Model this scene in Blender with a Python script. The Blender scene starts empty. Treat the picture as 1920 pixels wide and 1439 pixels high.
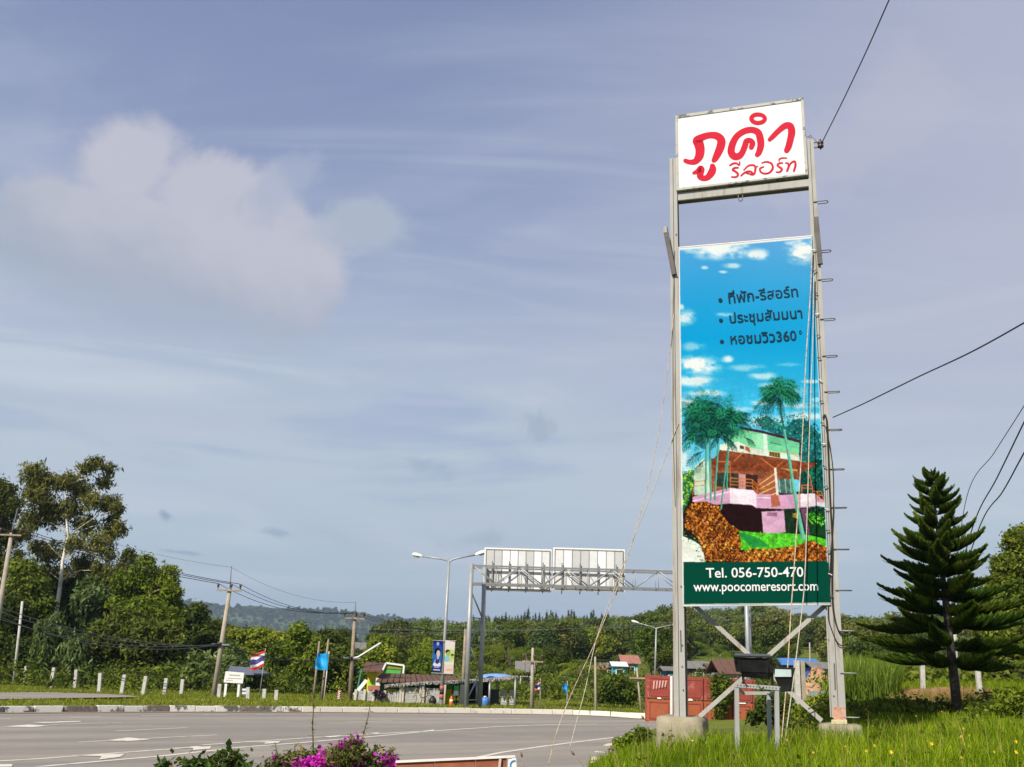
import bpy, bmesh, math, random
import numpy as np
from mathutils import Vector, Matrix
SC = bpy.context.scene
COL = SC.collection
rnd = random.Random(7)
rs = np.random.RandomState(7)
R = math.radians

# ---------------------------------------------------------------- camera
HAZE = 0.00014
EYE = 1.7
F_PX, PITCH, ROLL = 1940.0, R(15.7), R(1.7)
_F = Vector((0, math.cos(PITCH), math.sin(PITCH)))
_U0 = Vector((0, -math.sin(PITCH), math.cos(PITCH)))
_R0 = Vector((1, 0, 0))
_RT = _R0 * math.cos(ROLL) + _U0 * math.sin(ROLL)
_UP = _U0 * math.cos(ROLL) - _R0 * math.sin(ROLL)
cam_d = bpy.data.cameras.new('camera')
cam = bpy.data.objects.new('camera', cam_d)
COL.objects.link(cam)
cam_d.sensor_width = 36.0
cam_d.lens = 36.0 * F_PX / 1920.0
cam_d.clip_start, cam_d.clip_end = 0.1, 20000.0
cam.matrix_world = Matrix(((_RT.x, _UP.x, -_F.x, 0), (_RT.y, _UP.y, -_F.y, 0), (_RT.z, _UP.z, -_F.z, EYE), (0, 0, 0, 1)))
SC.camera = cam

# ---------------------------------------------------------------- light
SUN_EL, SUN_LEFT = R(40), R(33)          # height, and degrees to the left of straight behind the camera
sdir = Vector((-math.sin(SUN_LEFT) * math.cos(SUN_EL), -math.cos(SUN_LEFT) * math.cos(SUN_EL), math.sin(SUN_EL)))
sun_d = bpy.data.lights.new('sun', 'SUN')
sun_d.energy, sun_d.angle, sun_d.color = 4.7, R(0.6), (1.0, 0.94, 0.83)
sun = bpy.data.objects.new('sun', sun_d)
COL.objects.link(sun)
sun.rotation_euler = (-sdir).to_track_quat('-Z', 'Y').to_euler()
vs = SC.view_settings
vs.view_transform, vs.look, vs.exposure, vs.gamma = 'Standard', 'None', 0.6, 1.0
vs.use_curve_mapping = False
SC.cycles.max_bounces = 6
SC.cycles.transparent_max_bounces = 6
SC.cycles.use_denoising = True
SC.cycles.volume_bounces = 0


def lin(r, g, b, k=1.0):
    f = lambda c: ((c / 255 + .055) / 1.055) ** 2.4 if c > 10 else c / 255 / 12.92
    return (f(r) * k, f(g) * k, f(b) * k)


class NT:
    """small helper for node trees"""
    def __init__(s, tree):
        s.t = tree
        tree.nodes.clear()

    def n(s, typ, **kw):
        nd = s.t.nodes.new(typ)
        for k, v in kw.items():
            setattr(nd, k, v)
        return nd

    def put(s, sock, v):
        if isinstance(v, bpy.types.NodeSocket):
            s.t.links.new(v, sock)
        else:
            sock.default_value = v

    def math(s, op, a, b=0.0, c=None, clamp=False):
        nd = s.n('ShaderNodeMath', operation=op, use_clamp=clamp)
        s.put(nd.inputs[0], a)
        s.put(nd.inputs[1], b)
        if c is not None:
            s.put(nd.inputs[2], c)
        return nd.outputs[0]

    def mix(s, f, a, b, mode='MIX'):
        nd = s.n('ShaderNodeMix', data_type='RGBA', blend_type=mode)
        s.put(nd.inputs[0], f)
        for i, v in ((6, a), (7, b)):
            if isinstance(v, tuple) and len(v) == 3:
                v = (*v, 1)
            s.put(nd.inputs[i], v)
        return nd.outputs[2]

    def noise(s, vec, scale, detail=4, rough=.55, dist=0.0):
        nd = s.n('ShaderNodeTexNoise')
        if vec is not None:
            s.put(nd.inputs['Vector'], vec)
        nd.inputs['Scale'].default_value = scale
        nd.inputs['Detail'].default_value = detail
        nd.inputs['Roughness'].default_value = rough
        nd.inputs['Distortion'].default_value = dist
        return nd.outputs['Fac']

    def ramp(s, fac, stops, interp='LINEAR'):
        nd = s.n('ShaderNodeValToRGB')
        cr = nd.color_ramp
        cr.interpolation = interp
        while len(cr.elements) < len(stops):
            cr.elements.new(.5)
        for e, (p, c) in zip(cr.elements, stops):
            e.position = p
            e.color = (*c, 1) if len(c) == 3 else c
        s.put(nd.inputs[0], fac)
        return nd.outputs[0]

    def smooth(s, v, a, b):
        nd = s.n('ShaderNodeMapRange', interpolation_type='SMOOTHSTEP')
        s.put(nd.inputs['Value'], v)
        nd.inputs['From Min'].default_value = a
        nd.inputs['From Max'].default_value = b
        return nd.outputs['Result']

    def vmul(s, v, k):
        nd = s.n('ShaderNodeVectorMath', operation='MULTIPLY')
        s.put(nd.inputs[0], v)
        nd.inputs[1].default_value = k
        return nd.outputs[0]

    def dot(s, v, k):
        nd = s.n('ShaderNodeVectorMath', operation='DOT_PRODUCT')
        s.put(nd.inputs[0], v)
        nd.inputs[1].default_value = k
        return nd.outputs['Value']


# ---------------------------------------------------------------- pixel geometry (photo is 1920 x 1439)
def ray(px, py):
    return (_F * F_PX + _RT * (px - 960) - _UP * (py - 719.5)).normalized()


CAM = Vector((0, 0, EYE))


def at(px, py, Y):
    r = ray(px, py)
    return CAM + r * (Y / r.y)


def on_z(px, py, z=0.0):
    r = ray(px, py)
    return CAM + r * ((z - EYE) / r.z)


def proj(p):
    d = Vector(p) - CAM
    w = d.dot(_F)
    return 960 + F_PX * d.dot(_RT) / w, 719.5 - F_PX * d.dot(_UP) / w


# ---------------------------------------------------------------- sky
world = bpy.data.worlds.new('World')
SC.world = world
world.use_nodes = True
w = NT(world.node_tree)
tc = w.n('ShaderNodeTexCoord').outputs['Generated']
sky = w.n('ShaderNodeTexSky', sky_type='NISHITA', sun_disc=False)
sky.sun_elevation = SUN_EL
sky.sun_rotation = math.atan2(sdir.x, sdir.y)
sky.dust_density = 2.0
K = 6.6                                  # the Background runs at strength 0.1
sep = w.n('ShaderNodeSeparateXYZ')
w.put(sep.inputs[0], tc)
el = sep.outputs['Z']
S = lambda r, g, b: lin(r, g, b, 1.0)
veil = w.ramp(el, [(0.0, S(182, 197, 207)), (0.05, S(182, 199, 212)), (0.12, S(191, 208, 219)), (0.19, S(199, 212, 223)), (0.27, S(187, 200, 220)), (0.42, S(150, 164, 200)),
                   (0.62, S(128, 143, 184)), (1.0, S(118, 134, 180))])
# thin high cloud, drawn on a flat layer overhead so that it is seen in perspective
div = w.math('ADD', w.math('MAXIMUM', el, 0.0), 0.22)
cmb = w.n('ShaderNodeCombineXYZ')
w.put(cmb.inputs[0], w.math('DIVIDE', sep.outputs['X'], div))
w.put(cmb.inputs[1], w.math('DIVIDE', sep.outputs['Y'], div))
lay = cmb.outputs[0]
streak = w.noise(w.vmul(lay, (0.9, 2.1, 1)), 1.15, 7, .58, .7)
streak2 = w.noise(w.vmul(lay, (0.5, 3.5, 1)), 1.6, 5, .5, 1.2)
broad = w.noise(lay, 0.55, 3, .5, .2)
base = w.mix(0.86, w.n('ShaderNodeVectorMath', operation='SCALE').outputs[0], veil)
scl = base.node.inputs[6].links[0].from_node
w.put(scl.inputs[0], sky.outputs[0])
scl.inputs['Scale'].default_value = 0.06
band = w.noise(w.vmul(tc, (1.6, 1.6, 13.0)), 1.5, 6, .55, .9)
lowsky = w.math('MULTIPLY', w.smooth(el, .46, .22), w.smooth(el, .02, .12))
base = w.mix(w.math('MULTIPLY', w.math('MULTIPLY', w.smooth(band, .46, .70), lowsky), .80), base, S(203, 212, 222))
base = w.mix(w.math('MULTIPLY', w.math('MULTIPLY', w.smooth(band, .46, .28), lowsky), .55), base, S(158, 174, 206))
right_ = w.smooth(w.dot(tc, tuple(_RT)), -0.12, 0.5)
base = w.mix(w.math('MULTIPLY', w.math('MULTIPLY', right_, w.smooth(el, .12, .34)), .72), base, S(190, 193, 211))
base = w.mix(w.math('MULTIPLY', w.smooth(streak, .42, .78), .55), base, S(188, 194, 214))
base = w.mix(w.math('MULTIPLY', w.smooth(streak2, .50, .80), .50), base, S(190, 197, 216))
base = w.mix(w.math('MULTIPLY', w.smooth(broad, .55, .85), .35), base, S(176, 180, 202))


def cloud_at(px, py):
    d = ray(px, py)
    r_ = Vector((d.y, -d.x, 0)).normalized()
    u_ = r_.cross(d).normalized()
    return d, r_, u_


def px_angle(n):
    return n / F_PX * .93


dC, rC, uC = cloud_at(310, 450)
P, Q, FR = w.dot(tc, tuple(rC)), w.dot(tc, tuple(uC)), w.dot(tc, tuple(dC))
nz = w.noise(tc, 8.0, 10, .58, .35)
nz2 = w.noise(tc, 4.2, 5, .5, .3)
lump = None
for (cx, cy, ax, ay) in ((205, 335, 125, 105), (390, 395, 180, 130), (120, 440, 200, 130), (290, 470, 330, 180), (470, 510, 190, 140),
                         (340, 545, 280, 85), (120, 500, 120, 70)):
    p0, q0 = px_angle(cx - 310), -px_angle(cy - 450)
    a = w.math('DIVIDE', w.math('SUBTRACT', P, p0), px_angle(ax))
    b = w.math('DIVIDE', w.math('SUBTRACT', Q, q0), px_angle(ay))
    m = w.math('SUBTRACT', 1.0, w.math('SQRT', w.math('ADD', w.math('MULTIPLY', a, a), w.math('MULTIPLY', b, b))))
    lump = m if lump is None else w.math('SMOOTH_MAX', lump, m, .18)
dens = w.math('ADD', lump, w.math('MULTIPLY', w.math('SUBTRACT', nz, .5), 1.9))
dens = w.math('ADD', dens, w.math('MULTIPLY', w.math('SUBTRACT', nz2, .5), 1.3))
soft = w.smooth(w.math('ADD', Q, w.math('MULTIPLY', w.math('SUBTRACT', nz2, .5), .12)), -px_angle(200), -px_angle(55))      # the base melts away
cov = w.math('MULTIPLY', w.smooth(dens, -.06, .36), w.math('ADD', w.math('MULTIPLY', soft, .75), .2))
cov = w.math('MULTIPLY', cov, w.smooth(FR, .5, .6))
shade = w.smooth(w.math('ADD', Q, w.math('ADD', w.math('MULTIPLY', w.math('SUBTRACT', nz2, .5), .26), w.math('MULTIPLY', w.math('SUBTRACT', nz, .5), .16))), -px_angle(190), px_angle(75))
ccol = w.mix(shade, S(163, 174, 189), S(197, 197, 208))
base = w.mix(w.math('MULTIPLY', cov, .93), base, ccol)
nz3 = w.noise(tc, 30.0, 8, .62, .4)
# side wisps and small grey scraps
for (cx, cy, ax, ay, rot, col, amt) in ((680, 410, 110, 70, .1, S(176, 186, 202), .85), (545, 330, 140, 60, -.7, S(170, 180, 203), .7),
                                        (1010, 800, 95, 38, 0, S(158, 172, 190), .55), (310, 965, 26, 15, .5, S(140, 155, 178), .8),
                                        (790, 870, 80, 30, .3, S(160, 176, 196), .5), (525, 1000, 55, 12, .1, S(148, 166, 188), .6),
                                        (340, 1036, 60, 6, .05, S(150, 166, 186), .7), (900, 1010, 90, 30, -.2, S(160, 176, 194), .45),
                                        (1650, 250, 260, 130, -.3, S(190, 190, 206), .45)):
    d2, r2, u2 = cloud_at(cx, cy)
    p2, q2 = w.dot(tc, tuple(r2)), w.dot(tc, tuple(u2))
    c_, s_ = math.cos(rot), math.sin(rot)
    a = w.math('DIVIDE', w.math('ADD', w.math('MULTIPLY', p2, c_), w.math('MULTIPLY', q2, -s_)), px_angle(ax))
    b = w.math('DIVIDE', w.math('ADD', w.math('MULTIPLY', p2, s_), w.math('MULTIPLY', q2, c_)), px_angle(ay))
    m = w.math('SUBTRACT', 1.0, w.math('SQRT', w.math('ADD', w.math('MULTIPLY', a, a), w.math('MULTIPLY', b, b))))
    m = w.math('ADD', m, w.math('MULTIPLY', w.math('SUBTRACT', nz3 if ax < 100 else nz, .5), 3.4 if ax < 105 else 4.6))
    m = w.math('SUBTRACT', m, .18 if ax < 70 else .12)
    m = w.math('MULTIPLY', w.math('MULTIPLY', w.smooth(m, .0, .8), amt), w.smooth(w.dot(tc, tuple(d2)), .8, .9))
    base = w.mix(m, base, col)
fin = w.n('ShaderNodeVectorMath', operation='SCALE')
w.put(fin.inputs[0], base)
fin.inputs['Scale'].default_value = K
bg = w.n('ShaderNodeBackground')
w.put(bg.inputs['Color'], fin.outputs[0])
bg.inputs['Strength'].default_value = 0.1
wo = w.n('ShaderNodeOutputWorld')
w.put(wo.inputs['Surface'], bg.outputs[0])


# ---------------------------------------------------------------- mesh helpers
def tag(o, label=None, cat=None, group=None, kind=None):
    if label: o['label'] = label
    if cat: o['category'] = cat
    if group: o['group'] = group
    if kind: o['kind'] = kind
    return o


def offset_of(o):
    p = Vector((0, 0, 0))
    while o is not None:
        p += o.location
        o = o.parent
    return p


def link(name, me, parent=None, loc=None):
    o = bpy.data.objects.new(name, me)
    COL.objects.link(o)
    if parent is not None: o.parent = parent
    if loc is not None: o.location = loc
    return o


def thing(name, label, cat, loc=(0, 0, 0), group=None):
    o = link(name, None, None, loc)
    o.empty_display_size = .2
    return tag(o, label, cat, group)


def np_mesh(name, V, Fq, tint=None, mat=None, smooth=False, per=4):
    """mesh from numpy arrays; Fq is (n, per) faces"""
    me = bpy.data.meshes.new(name)
    V = np.asarray(V, dtype=np.float32)
    Fq = np.asarray(Fq, dtype=np.int32)
    me.vertices.add(len(V))
    me.vertices.foreach_set('co', V.ravel())
    me.loops.add(Fq.size)
    me.loops.foreach_set('vertex_index', Fq.ravel())
    me.polygons.add(len(Fq))
    me.polygons.foreach_set('loop_start', np.arange(0, Fq.size, per, dtype=np.int32))
    if tint is not None:
        at_ = me.attributes.new('tint', 'FLOAT', 'FACE')
        at_.data.foreach_set('value', np.asarray(tint, dtype=np.float32))
    if smooth:
        me.polygons.foreach_set('use_smooth', np.ones(len(Fq), dtype=bool))
    me.update(calc_edges=True)
    if mat is not None: me.materials.append(mat)
    return me


class MB:
    """collects primitives in world space and links them as ONE mesh object"""
    def __init__(s):
        s.v, s.f, s.m = [], [], []

    def add(s, vs, fs, mi=0):
        b = len(s.v)
        s.v += [Vector(v) for v in vs]
        s.f += [tuple(b + i for i in f) for f in fs]
        s.m += [mi] * len(fs)
        return s

    def hexa(s, p, mi=0):
        """8 corners: 0-3 front ring, 4-7 back ring in the same order"""
        return s.add(p, [(0, 1, 2, 3), (7, 6, 5, 4), (0, 4, 5, 1), (1, 5, 6, 2), (2, 6, 7, 3), (3, 7, 4, 0)], mi)

    def box(s, c, size, rz=0.0, mi=0):
        c = Vector(c)
        x, y, z = (k / 2 for k in size)
        M = Matrix.Rotation(rz, 3, 'Z')
        pts = [c + M @ Vector(q) for q in ((-x, -y, -z), (x, -y, -z), (x, -y, z), (-x, -y, z), (-x, y, -z), (x, y, -z), (x, y, z), (-x, y, z))]
        return s.hexa(pts, mi)

    def bar(s, p, q, wd, dp, side=None, mi=0, taper=1.0):
        p, q = Vector(p), Vector(q)
        d = (q - p).normalized()
        sd = Vector(side) if side is not None else Vector((0, 1, 0))
        b = d.cross(sd)
        if b.length < 1e-4: b = d.cross(Vector((1, 0, 0)))
        b.normalize()
        a = b.cross(d).normalized()
        o = []
        for c, k in ((p, 1), (q, taper)):
            o.append([c + b * wd / 2 * k * i + a * dp / 2 * k * j for i, j in ((-1, -1), (1, -1), (1, 1), (-1, 1))])
        A, B = o
        return s.add(A + B, [(3, 2, 1, 0), (4, 5, 6, 7), (0, 1, 5, 4), (1, 2, 6, 5), (2, 3, 7, 6), (3, 0, 4, 7)], mi)

    def tube(s, pts, r, n=6, mi=0, cap=True):
        pts = [Vector(p) for p in pts]
        rr = r if isinstance(r, (list, tuple)) else [r] * len(pts)
        b0 = len(s.v)
        prev = None
        for i, p in enumerate(pts):
            d = (pts[min(i + 1, len(pts) - 1)] - pts[max(i - 1, 0)]).normalized()
            if prev is None:
                a = d.cross(Vector((0, 0, 1)))
                if a.length < 1e-3: a = d.cross(Vector((1, 0, 0)))
            else:
                a = prev - d * prev.dot(d)
            a.normalize()
            prev = a
            b = d.cross(a)
            for k in range(n):
                t = 2 * math.pi * k / n
                s.v.append(p + (a * math.cos(t) + b * math.sin(t)) * rr[i])
        for i in range(len(pts) - 1):
            for k in range(n):
                s.f.append((b0 + i * n + k, b0 + i * n + (k + 1) % n, b0 + (i + 1) * n + (k + 1) % n, b0 + (i + 1) * n + k))
                s.m.append(mi)
        if cap:
            s.f.append(tuple(b0 + k for k in reversed(range(n))))
            e = b0 + (len(pts) - 1) * n
            s.f.append(tuple(e + k for k in range(n)))
            s.m += [mi, mi]
        return s

    def lathe(s, c, prof, n=10, mi=0):
        """prof: list of (radius, z)"""
        c = Vector(c)
        return s.tube([c + Vector((0, 0, z)) for _, z in prof], [max(r_, 1e-4) for r_, _ in prof], n, mi)

    def slab(s, quad, Y, thick, mi=0, dY=None):
        """four photo points at depth Y (or one depth each), extruded away from the camera"""
        Ys = dY if dY is not None else [Y] * 4
        f = [at(x, y, yy) for (x, y), yy in zip(quad, Ys)]
        return s.hexa(f + [p + Vector((0, thick, 0)) for p in f], mi)

    def build(s, name, mats, parent=None, smooth=False, bevel=0.0, local=False, loc=None):
        if parent is None and loc is None:
            zs = [v.z for v in s.v]
            loc = Vector((sum(v.x for v in s.v) / len(s.v), sum(v.y for v in s.v) / len(s.v), min(zs)))
        off = Vector((0, 0, 0)) if local else (offset_of(parent) if parent is not None else Vector((0, 0, 0))) + (Vector(loc) if loc is not None else Vector((0, 0, 0)))
        me = bpy.data.meshes.new(name)
        me.from_pydata([v - off for v in s.v], [], s.f)
        mats = mats if isinstance(mats, (list, tuple)) else [mats]
        for m in mats: me.materials.append(m)
        me.polygons.foreach_set('material_index', s.m)
        if smooth: me.polygons.foreach_set('use_smooth', [True] * len(s.f))
        bm = bmesh.new()
        bm.from_mesh(me)
        bmesh.ops.recalc_face_normals(bm, faces=bm.faces)
        if bevel > 0:
            bmesh.ops.bevel(bm, geom=[e for e in bm.edges if e.calc_face_angle(0) > .5], offset=bevel, segments=2, affect='EDGES', profile=.7)
        bm.to_mesh(me)
        bm.free()
        return link(name, me, parent, loc)


def copy_thing(o, parent=None):
    c = o.copy()
    COL.objects.link(c)
    if parent is not None: c.parent = parent
    for ch in [k for k in o.children]:
        copy_thing(ch, c)
    return c


# ---------------------------------------------------------------- materials
MATS = {}


def mat(name, col, rough=.7, var=.15, scale=6.0, col2=None, amt2=.5, scale2=2.0, lo=.5, hi=.65, metal=0.0, bump=0.0, bscale=30.0, spec=.3, stretch=(1, 1, 1)):
    """procedural material: base colour with grain, an optional second colour in patches (wear, dirt), fine relief"""
    if name in MATS: return MATS[name]
    m = bpy.data.materials.new(name)
    m.use_nodes = True
    t = NT(m.node_tree)
    pos = t.n('ShaderNodeNewGeometry').outputs['Position']
    g = t.noise(pos, scale, 5, .6)
    c = t.mix(t.smooth(g, .3, .7), tuple(k * (1 - var) for k in col), tuple(min(1, k * (1 + var)) for k in col))
    if col2 is not None:
        p = t.noise(t.vmul(pos, stretch), scale2, 8, .65)
        c = t.mix(t.math('MULTIPLY', t.smooth(p, lo, hi), amt2), c, col2)
    b = t.n('ShaderNodeBsdfPrincipled')
    t.put(b.inputs['Base Color'], c)
    b.inputs['Roughness'].default_value = rough
    b.inputs['Metallic'].default_value = metal
    b.inputs['Specular IOR Level'].default_value = spec
    if bump > 0:
        bp = t.n('ShaderNodeBump')
        bp.inputs['Strength'].default_value = bump
        bp.inputs['Distance'].default_value = .02
        t.put(bp.inputs['Height'], t.noise(pos, bscale, 6, .65))
        t.put(b.inputs['Normal'], bp.outputs[0])
    o = t.n('ShaderNodeOutputMaterial')
    t.put(o.inputs['Surface'], b.outputs[0])
    MATS[name] = m
    return m


def leaf_mat(name, c1, c2, trans=.3, c3=None, objvar=.25):
    """leaves: 'tint' picks the colour, the object's random shifts its brightness; some light passes through"""
    if name in MATS: return MATS[name]
    m = bpy.data.materials.new(name)
    m.use_nodes = True
    t = NT(m.node_tree)
    tn = t.n('ShaderNodeAttribute', attribute_name='tint').outputs['Fac']
    c = t.ramp(tn, [(0, c1), (.6, c2), (1, c3 or tuple(k * 1.3 for k in c2))])
    oi = t.n('ShaderNodeObjectInfo').outputs['Random']
    k = t.math('ADD', t.math('MULTIPLY', oi, 2 * objvar), 1 - objvar)
    hs = t.n('ShaderNodeHueSaturation')
    t.put(hs.inputs['Color'], c)
    t.put(hs.inputs['Value'], k)
    t.put(hs.inputs['Hue'], t.math('ADD', t.math('MULTIPLY', oi, -.03), .515))
    b = t.n('ShaderNodeBsdfPrincipled')
    t.put(b.inputs['Base Color'], hs.outputs[0])
    b.inputs['Roughness'].default_value = .6
    b.inputs['Specular IOR Level'].default_value = .12
    tr = t.n('ShaderNodeBsdfTranslucent')
    t.put(tr.inputs['Color'], t.mix(1.0, hs.outputs[0], (1.5, 1.5, .7), 'MULTIPLY'))
    mx = t.n('ShaderNodeMixShader')
    mx.inputs[0].default_value = trans
    t.put(mx.inputs[1], b.outputs[0])
    t.put(mx.inputs[2], tr.outputs[0])
    o = t.n('ShaderNodeOutputMaterial')
    t.put(o.inputs['Surface'], mx.outputs[0])
    MATS[name] = m
    return m

# ---------------------------------------------------------------- lie of the land
BANK = np.array([(-90, 4), (-14, 8), (-6, 11), (-1, 15.5), (1.3, 19.6), (2.3, 25), (3.3, 31), (4.4, 36), (6.8, 40.3), (12, 43), (25, 45.5), (90, 50)], float)
KPX = [(0, 1337), (150, 1336), (300, 1335), (460, 1335.3), (620, 1336), (760, 1337), (900, 1338.3), (1000, 1339.6), (1080, 1341), (1140, 1343.5), (1190, 1347.5)]
_k = [on_z(x, y) for x, y in KPX]
_k0, _k1 = _k[0] - (_k[1] - _k[0]).normalized() * 22, None
_e = (_k[-1] - _k[-2]).normalized()
KERB = np.array([(_k0.x, _k0.y - 2)] + [(p.x, p.y) for p in _k] + [(_k[-1].x + 6, _k[-1].y - .3), (_k[-1].x + 50, _k[-1].y + 3)], float)


def seg_dist(x, y, L):
    """distance to polyline L, signed: positive to the right-hand (y below) side of its direction"""
    best = np.full(x.shape, 1e9)
    sg = np.ones(x.shape)
    for (ax, ay), (bx, by) in zip(L[:-1], L[1:]):
        dx, dy = bx - ax, by - ay
        t = np.clip(((x - ax) * dx + (y - ay) * dy) / (dx * dx + dy * dy), 0, 1)
        ex, ey = x - ax - t * dx, y - ay - t * dy
        d = np.hypot(ex, ey)
        s = np.where(dx * ey - dy * ex < 0, 1.0, -1.0)
        u = d < best - 1e-9
        best = np.where(u, d, best)
        sg = np.where(u, s, sg)
    return best * sg


def sst(a, b, v):
    t = np.clip((v - a) / (b - a), 0, 1)
    return t * t * (3 - 2 * t)


def vnoise(x, y, s):
    return (np.sin(x / s * 1.7 + 1.3 * np.sin(y / s * 1.1)) + np.sin(y / s * 2.1 + 1.7 * np.sin(x / s * .9 + 2)) + np.sin((x + y) / s * 1.3 + .5)) / 3


def H(x, y):
    x, y = np.asarray(x, float), np.asarray(y, float)
    db = seg_dist(x, y, BANK)                  # > 0: on the near bank
    dk = -seg_dist(x, y, KERB)                 # > 0: beyond the kerb
    near = .10 + .62 * sst(.2, 2.5, x) + .06 * np.clip(x - 2.5, 0, 14) + .010 * np.clip(y - 15, 0, 14)
    near = near - .72 * sst(15.7, 20.5, y) * (1 - sst(.245, .30, x / np.maximum(y, 1)))
    near = near + .05 * vnoise(x, y, 1.3)
    z = -.05 + (near + .05) * sst(-.15, 1.3, db)
    far = .17 + .04 * vnoise(x, y, 4) * sst(.8, 3, dk)
    z = np.where(dk > 0.42, far, z)
    az = sst(-.13, .0, x / np.maximum(y, 1))
    hill = (1.0 + .9 * az) * sst(62, 112, y) + (8 + 13 * az) * sst(110, 520, y) * (1 + .16 * vnoise(x, y, 90)) + 6 * sst(90, 200, y) * sst(60, 160, x)
    hill = hill - 16 * sst(640, 1100, y)
    return z + hill * sst(55, 70, y)


def hz(x, y): return float(H(np.array([x]), np.array([y]))[0])


def on_ground(px, py, t0=5.0, t1=900.0):
    r = ray(px, py)
    t = t0
    while t < t1:
        p = CAM + r * t
        if p.z <= hz(p.x, p.y): return p
        t *= 1.012
    return CAM + r * t1


def stand(px, Y, py=1290):
    """ground point seen in photo column px at depth Y"""
    p = at(px, py, Y)
    for _ in range(3):
        z = hz(p.x, Y)
        q = proj((p.x, Y, z))
        p = at(px, q[1], Y)
    return Vector((p.x, Y, hz(p.x, Y)))


xs = np.unique(np.concatenate([np.arange(-60, 40, .5), np.arange(-1, 14, .25), np.arange(-260, 300, 12), np.arange(-3000, 3001, 150)]))
ys = np.unique(np.concatenate([np.arange(-14, 64, .5), np.arange(6, 30, .25), np.arange(64, 180, 3), np.arange(180, 1200, 15), np.arange(1200, 7001, 300)]))
gx, gy = np.meshgrid(xs, ys)
gzz = H(gx, gy)
V = np.stack([gx, gy, gzz], -1).reshape(-1, 3)
nx, ny = len(xs), len(ys)
i = (np.arange(ny - 1)[:, None] * nx + np.arange(nx - 1)[None, :]).ravel()
Fq = np.stack([i, i + 1, i + 1 + nx, i + nx], 1)
m = bpy.data.materials.new('earth_and_turf')
m.use_nodes = True
t = NT(m.node_tree)
pos = t.n('ShaderNodeNewGeometry').outputs['Position']
c = t.mix(t.smooth(t.noise(pos, .35, 6, .6), .35, .65), (.070, .095, .014), (.140, .160, .024))
c = t.mix(t.math('MULTIPLY', t.smooth(t.noise(pos, 1.1, 8, .7), .56, .72), .7), c, (.17, .125, .07))
c = t.mix(t.math('MULTIPLY', t.smooth(t.noise(pos, 26, 4, .7), .45, .7), .5), c, (.05, .07, .015))
b = t.n('ShaderNodeBsdfPrincipled')
t.put(b.inputs['Base Color'], c)
b.inputs['Roughness'].default_value = .95
b.inputs['Specular IOR Level'].default_value = .1
bp = t.n('ShaderNodeBump')
bp.inputs['Strength'].default_value = .8
bp.inputs['Distance'].default_value = .05
t.put(bp.inputs['Height'], t.noise(pos, 9, 8, .7))
t.put(b.inputs['Normal'], bp.outputs[0])
o = t.n('ShaderNodeOutputMaterial')
t.put(o.inputs['Surface'], b.outputs[0])
tag(link('ground', np_mesh('ground', V, Fq, None, m, True)), kind='structure')


# ---------------------------------------------------------------- road
def asphalt():
    m = bpy.data.materials.new('asphalt')
    m.use_nodes = True
    t = NT(m.node_tree)
    pos = t.n('ShaderNodeNewGeometry').outputs['Position']
    c = t.mix(t.smooth(t.noise(pos, 60, 3, .7), .35, .65), (.215, .190, .160), (.285, .252, .215))
    rot = t.n('ShaderNodeVectorRotate', rotation_type='Z_AXIS')
    t.put(rot.inputs['Vector'], pos)
    rot.inputs['Angle'].default_value = R(-38)
    lane = t.noise(t.vmul(rot.outputs[0], (.035, .55, 1)), 1.0, 4, .55)       # wheel tracks and old resurfacing along the lanes
    c = t.mix(t.math('MULTIPLY', t.smooth(lane, .40, .60), .6), c, (.150, .138, .124))
    c = t.mix(t.math('MULTIPLY', t.smooth(t.noise(pos, .5, 6, .6), .5, .75), .5), c, (.30, .25, .20))
    c = t.mix(t.math('MULTIPLY', t.smooth(t.noise(pos, 1.7, 7, .65), .55, .72), .35), c, (.14, .125, .11))
    vo = t.n('ShaderNodeTexVoronoi', feature='DISTANCE_TO_EDGE')
    t.put(vo.inputs['Vector'], t.vmul(pos, (.16, .16, .16)))
    wob = t.n('ShaderNodeVectorMath', operation='ADD')
    crack = t.smooth(vo.outputs[0], .004, .0)
    c = t.mix(t.math('MULTIPLY', crack, t.math('MULTIPLY', t.smooth(t.noise(pos, .25, 2), .52, .6), .6)), c, (.06, .055, .05))
    b = t.n('ShaderNodeBsdfPrincipled')
    t.put(b.inputs['Base Color'], c)
    b.inputs['Roughness'].default_value = .85
    b.inputs['Specular IOR Level'].default_value = .25
    bp = t.n('ShaderNodeBump')
    bp.inputs['Strength'].default_value = .35
    bp.inputs['Distance'].default_value = .01
    t.put(bp.inputs['Height'], t.noise(pos, 110, 4, .7))
    t.put(b.inputs['Normal'], bp.outputs[0])
    o = t.n('ShaderNodeOutputMaterial')
    t.put(o.inputs['Surface'], b.outputs[0])
    return m


ASPH = asphalt()
rx, ry = np.meshgrid(np.arange(-90, 91, 6.), np.arange(2, 53, 3.))
nx = rx.shape[1]
i = (np.arange(rx.shape[0] - 1)[:, None] * nx + np.arange(nx - 1)[None, :]).ravel()
tag(link('road', np_mesh('road', np.stack([rx, ry, 0 * rx], -1).reshape(-1, 3), np.stack([i, i + 1, i + 1 + nx, i + nx], 1), None, ASPH)), kind='structure')


def flat_poly(name, pts, z, mtl, kind='structure'):
    me = bpy.data.meshes.new(name)
    me.from_pydata([(p[0], p[1], z) for p in pts], [], [tuple(range(len(pts)))])
    bm = bmesh.new()
    bm.from_mesh(me)
    bmesh.ops.triangulate(bm, faces=bm.faces)
    bmesh.ops.recalc_face_normals(bm, faces=bm.faces)
    for f in bm.faces:
        if f.normal.z < 0: f.normal_flip()
    bm.to_mesh(me)
    bm.free()
    me.materials.append(mtl)
    return tag(link(name, me), kind=kind)


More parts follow.
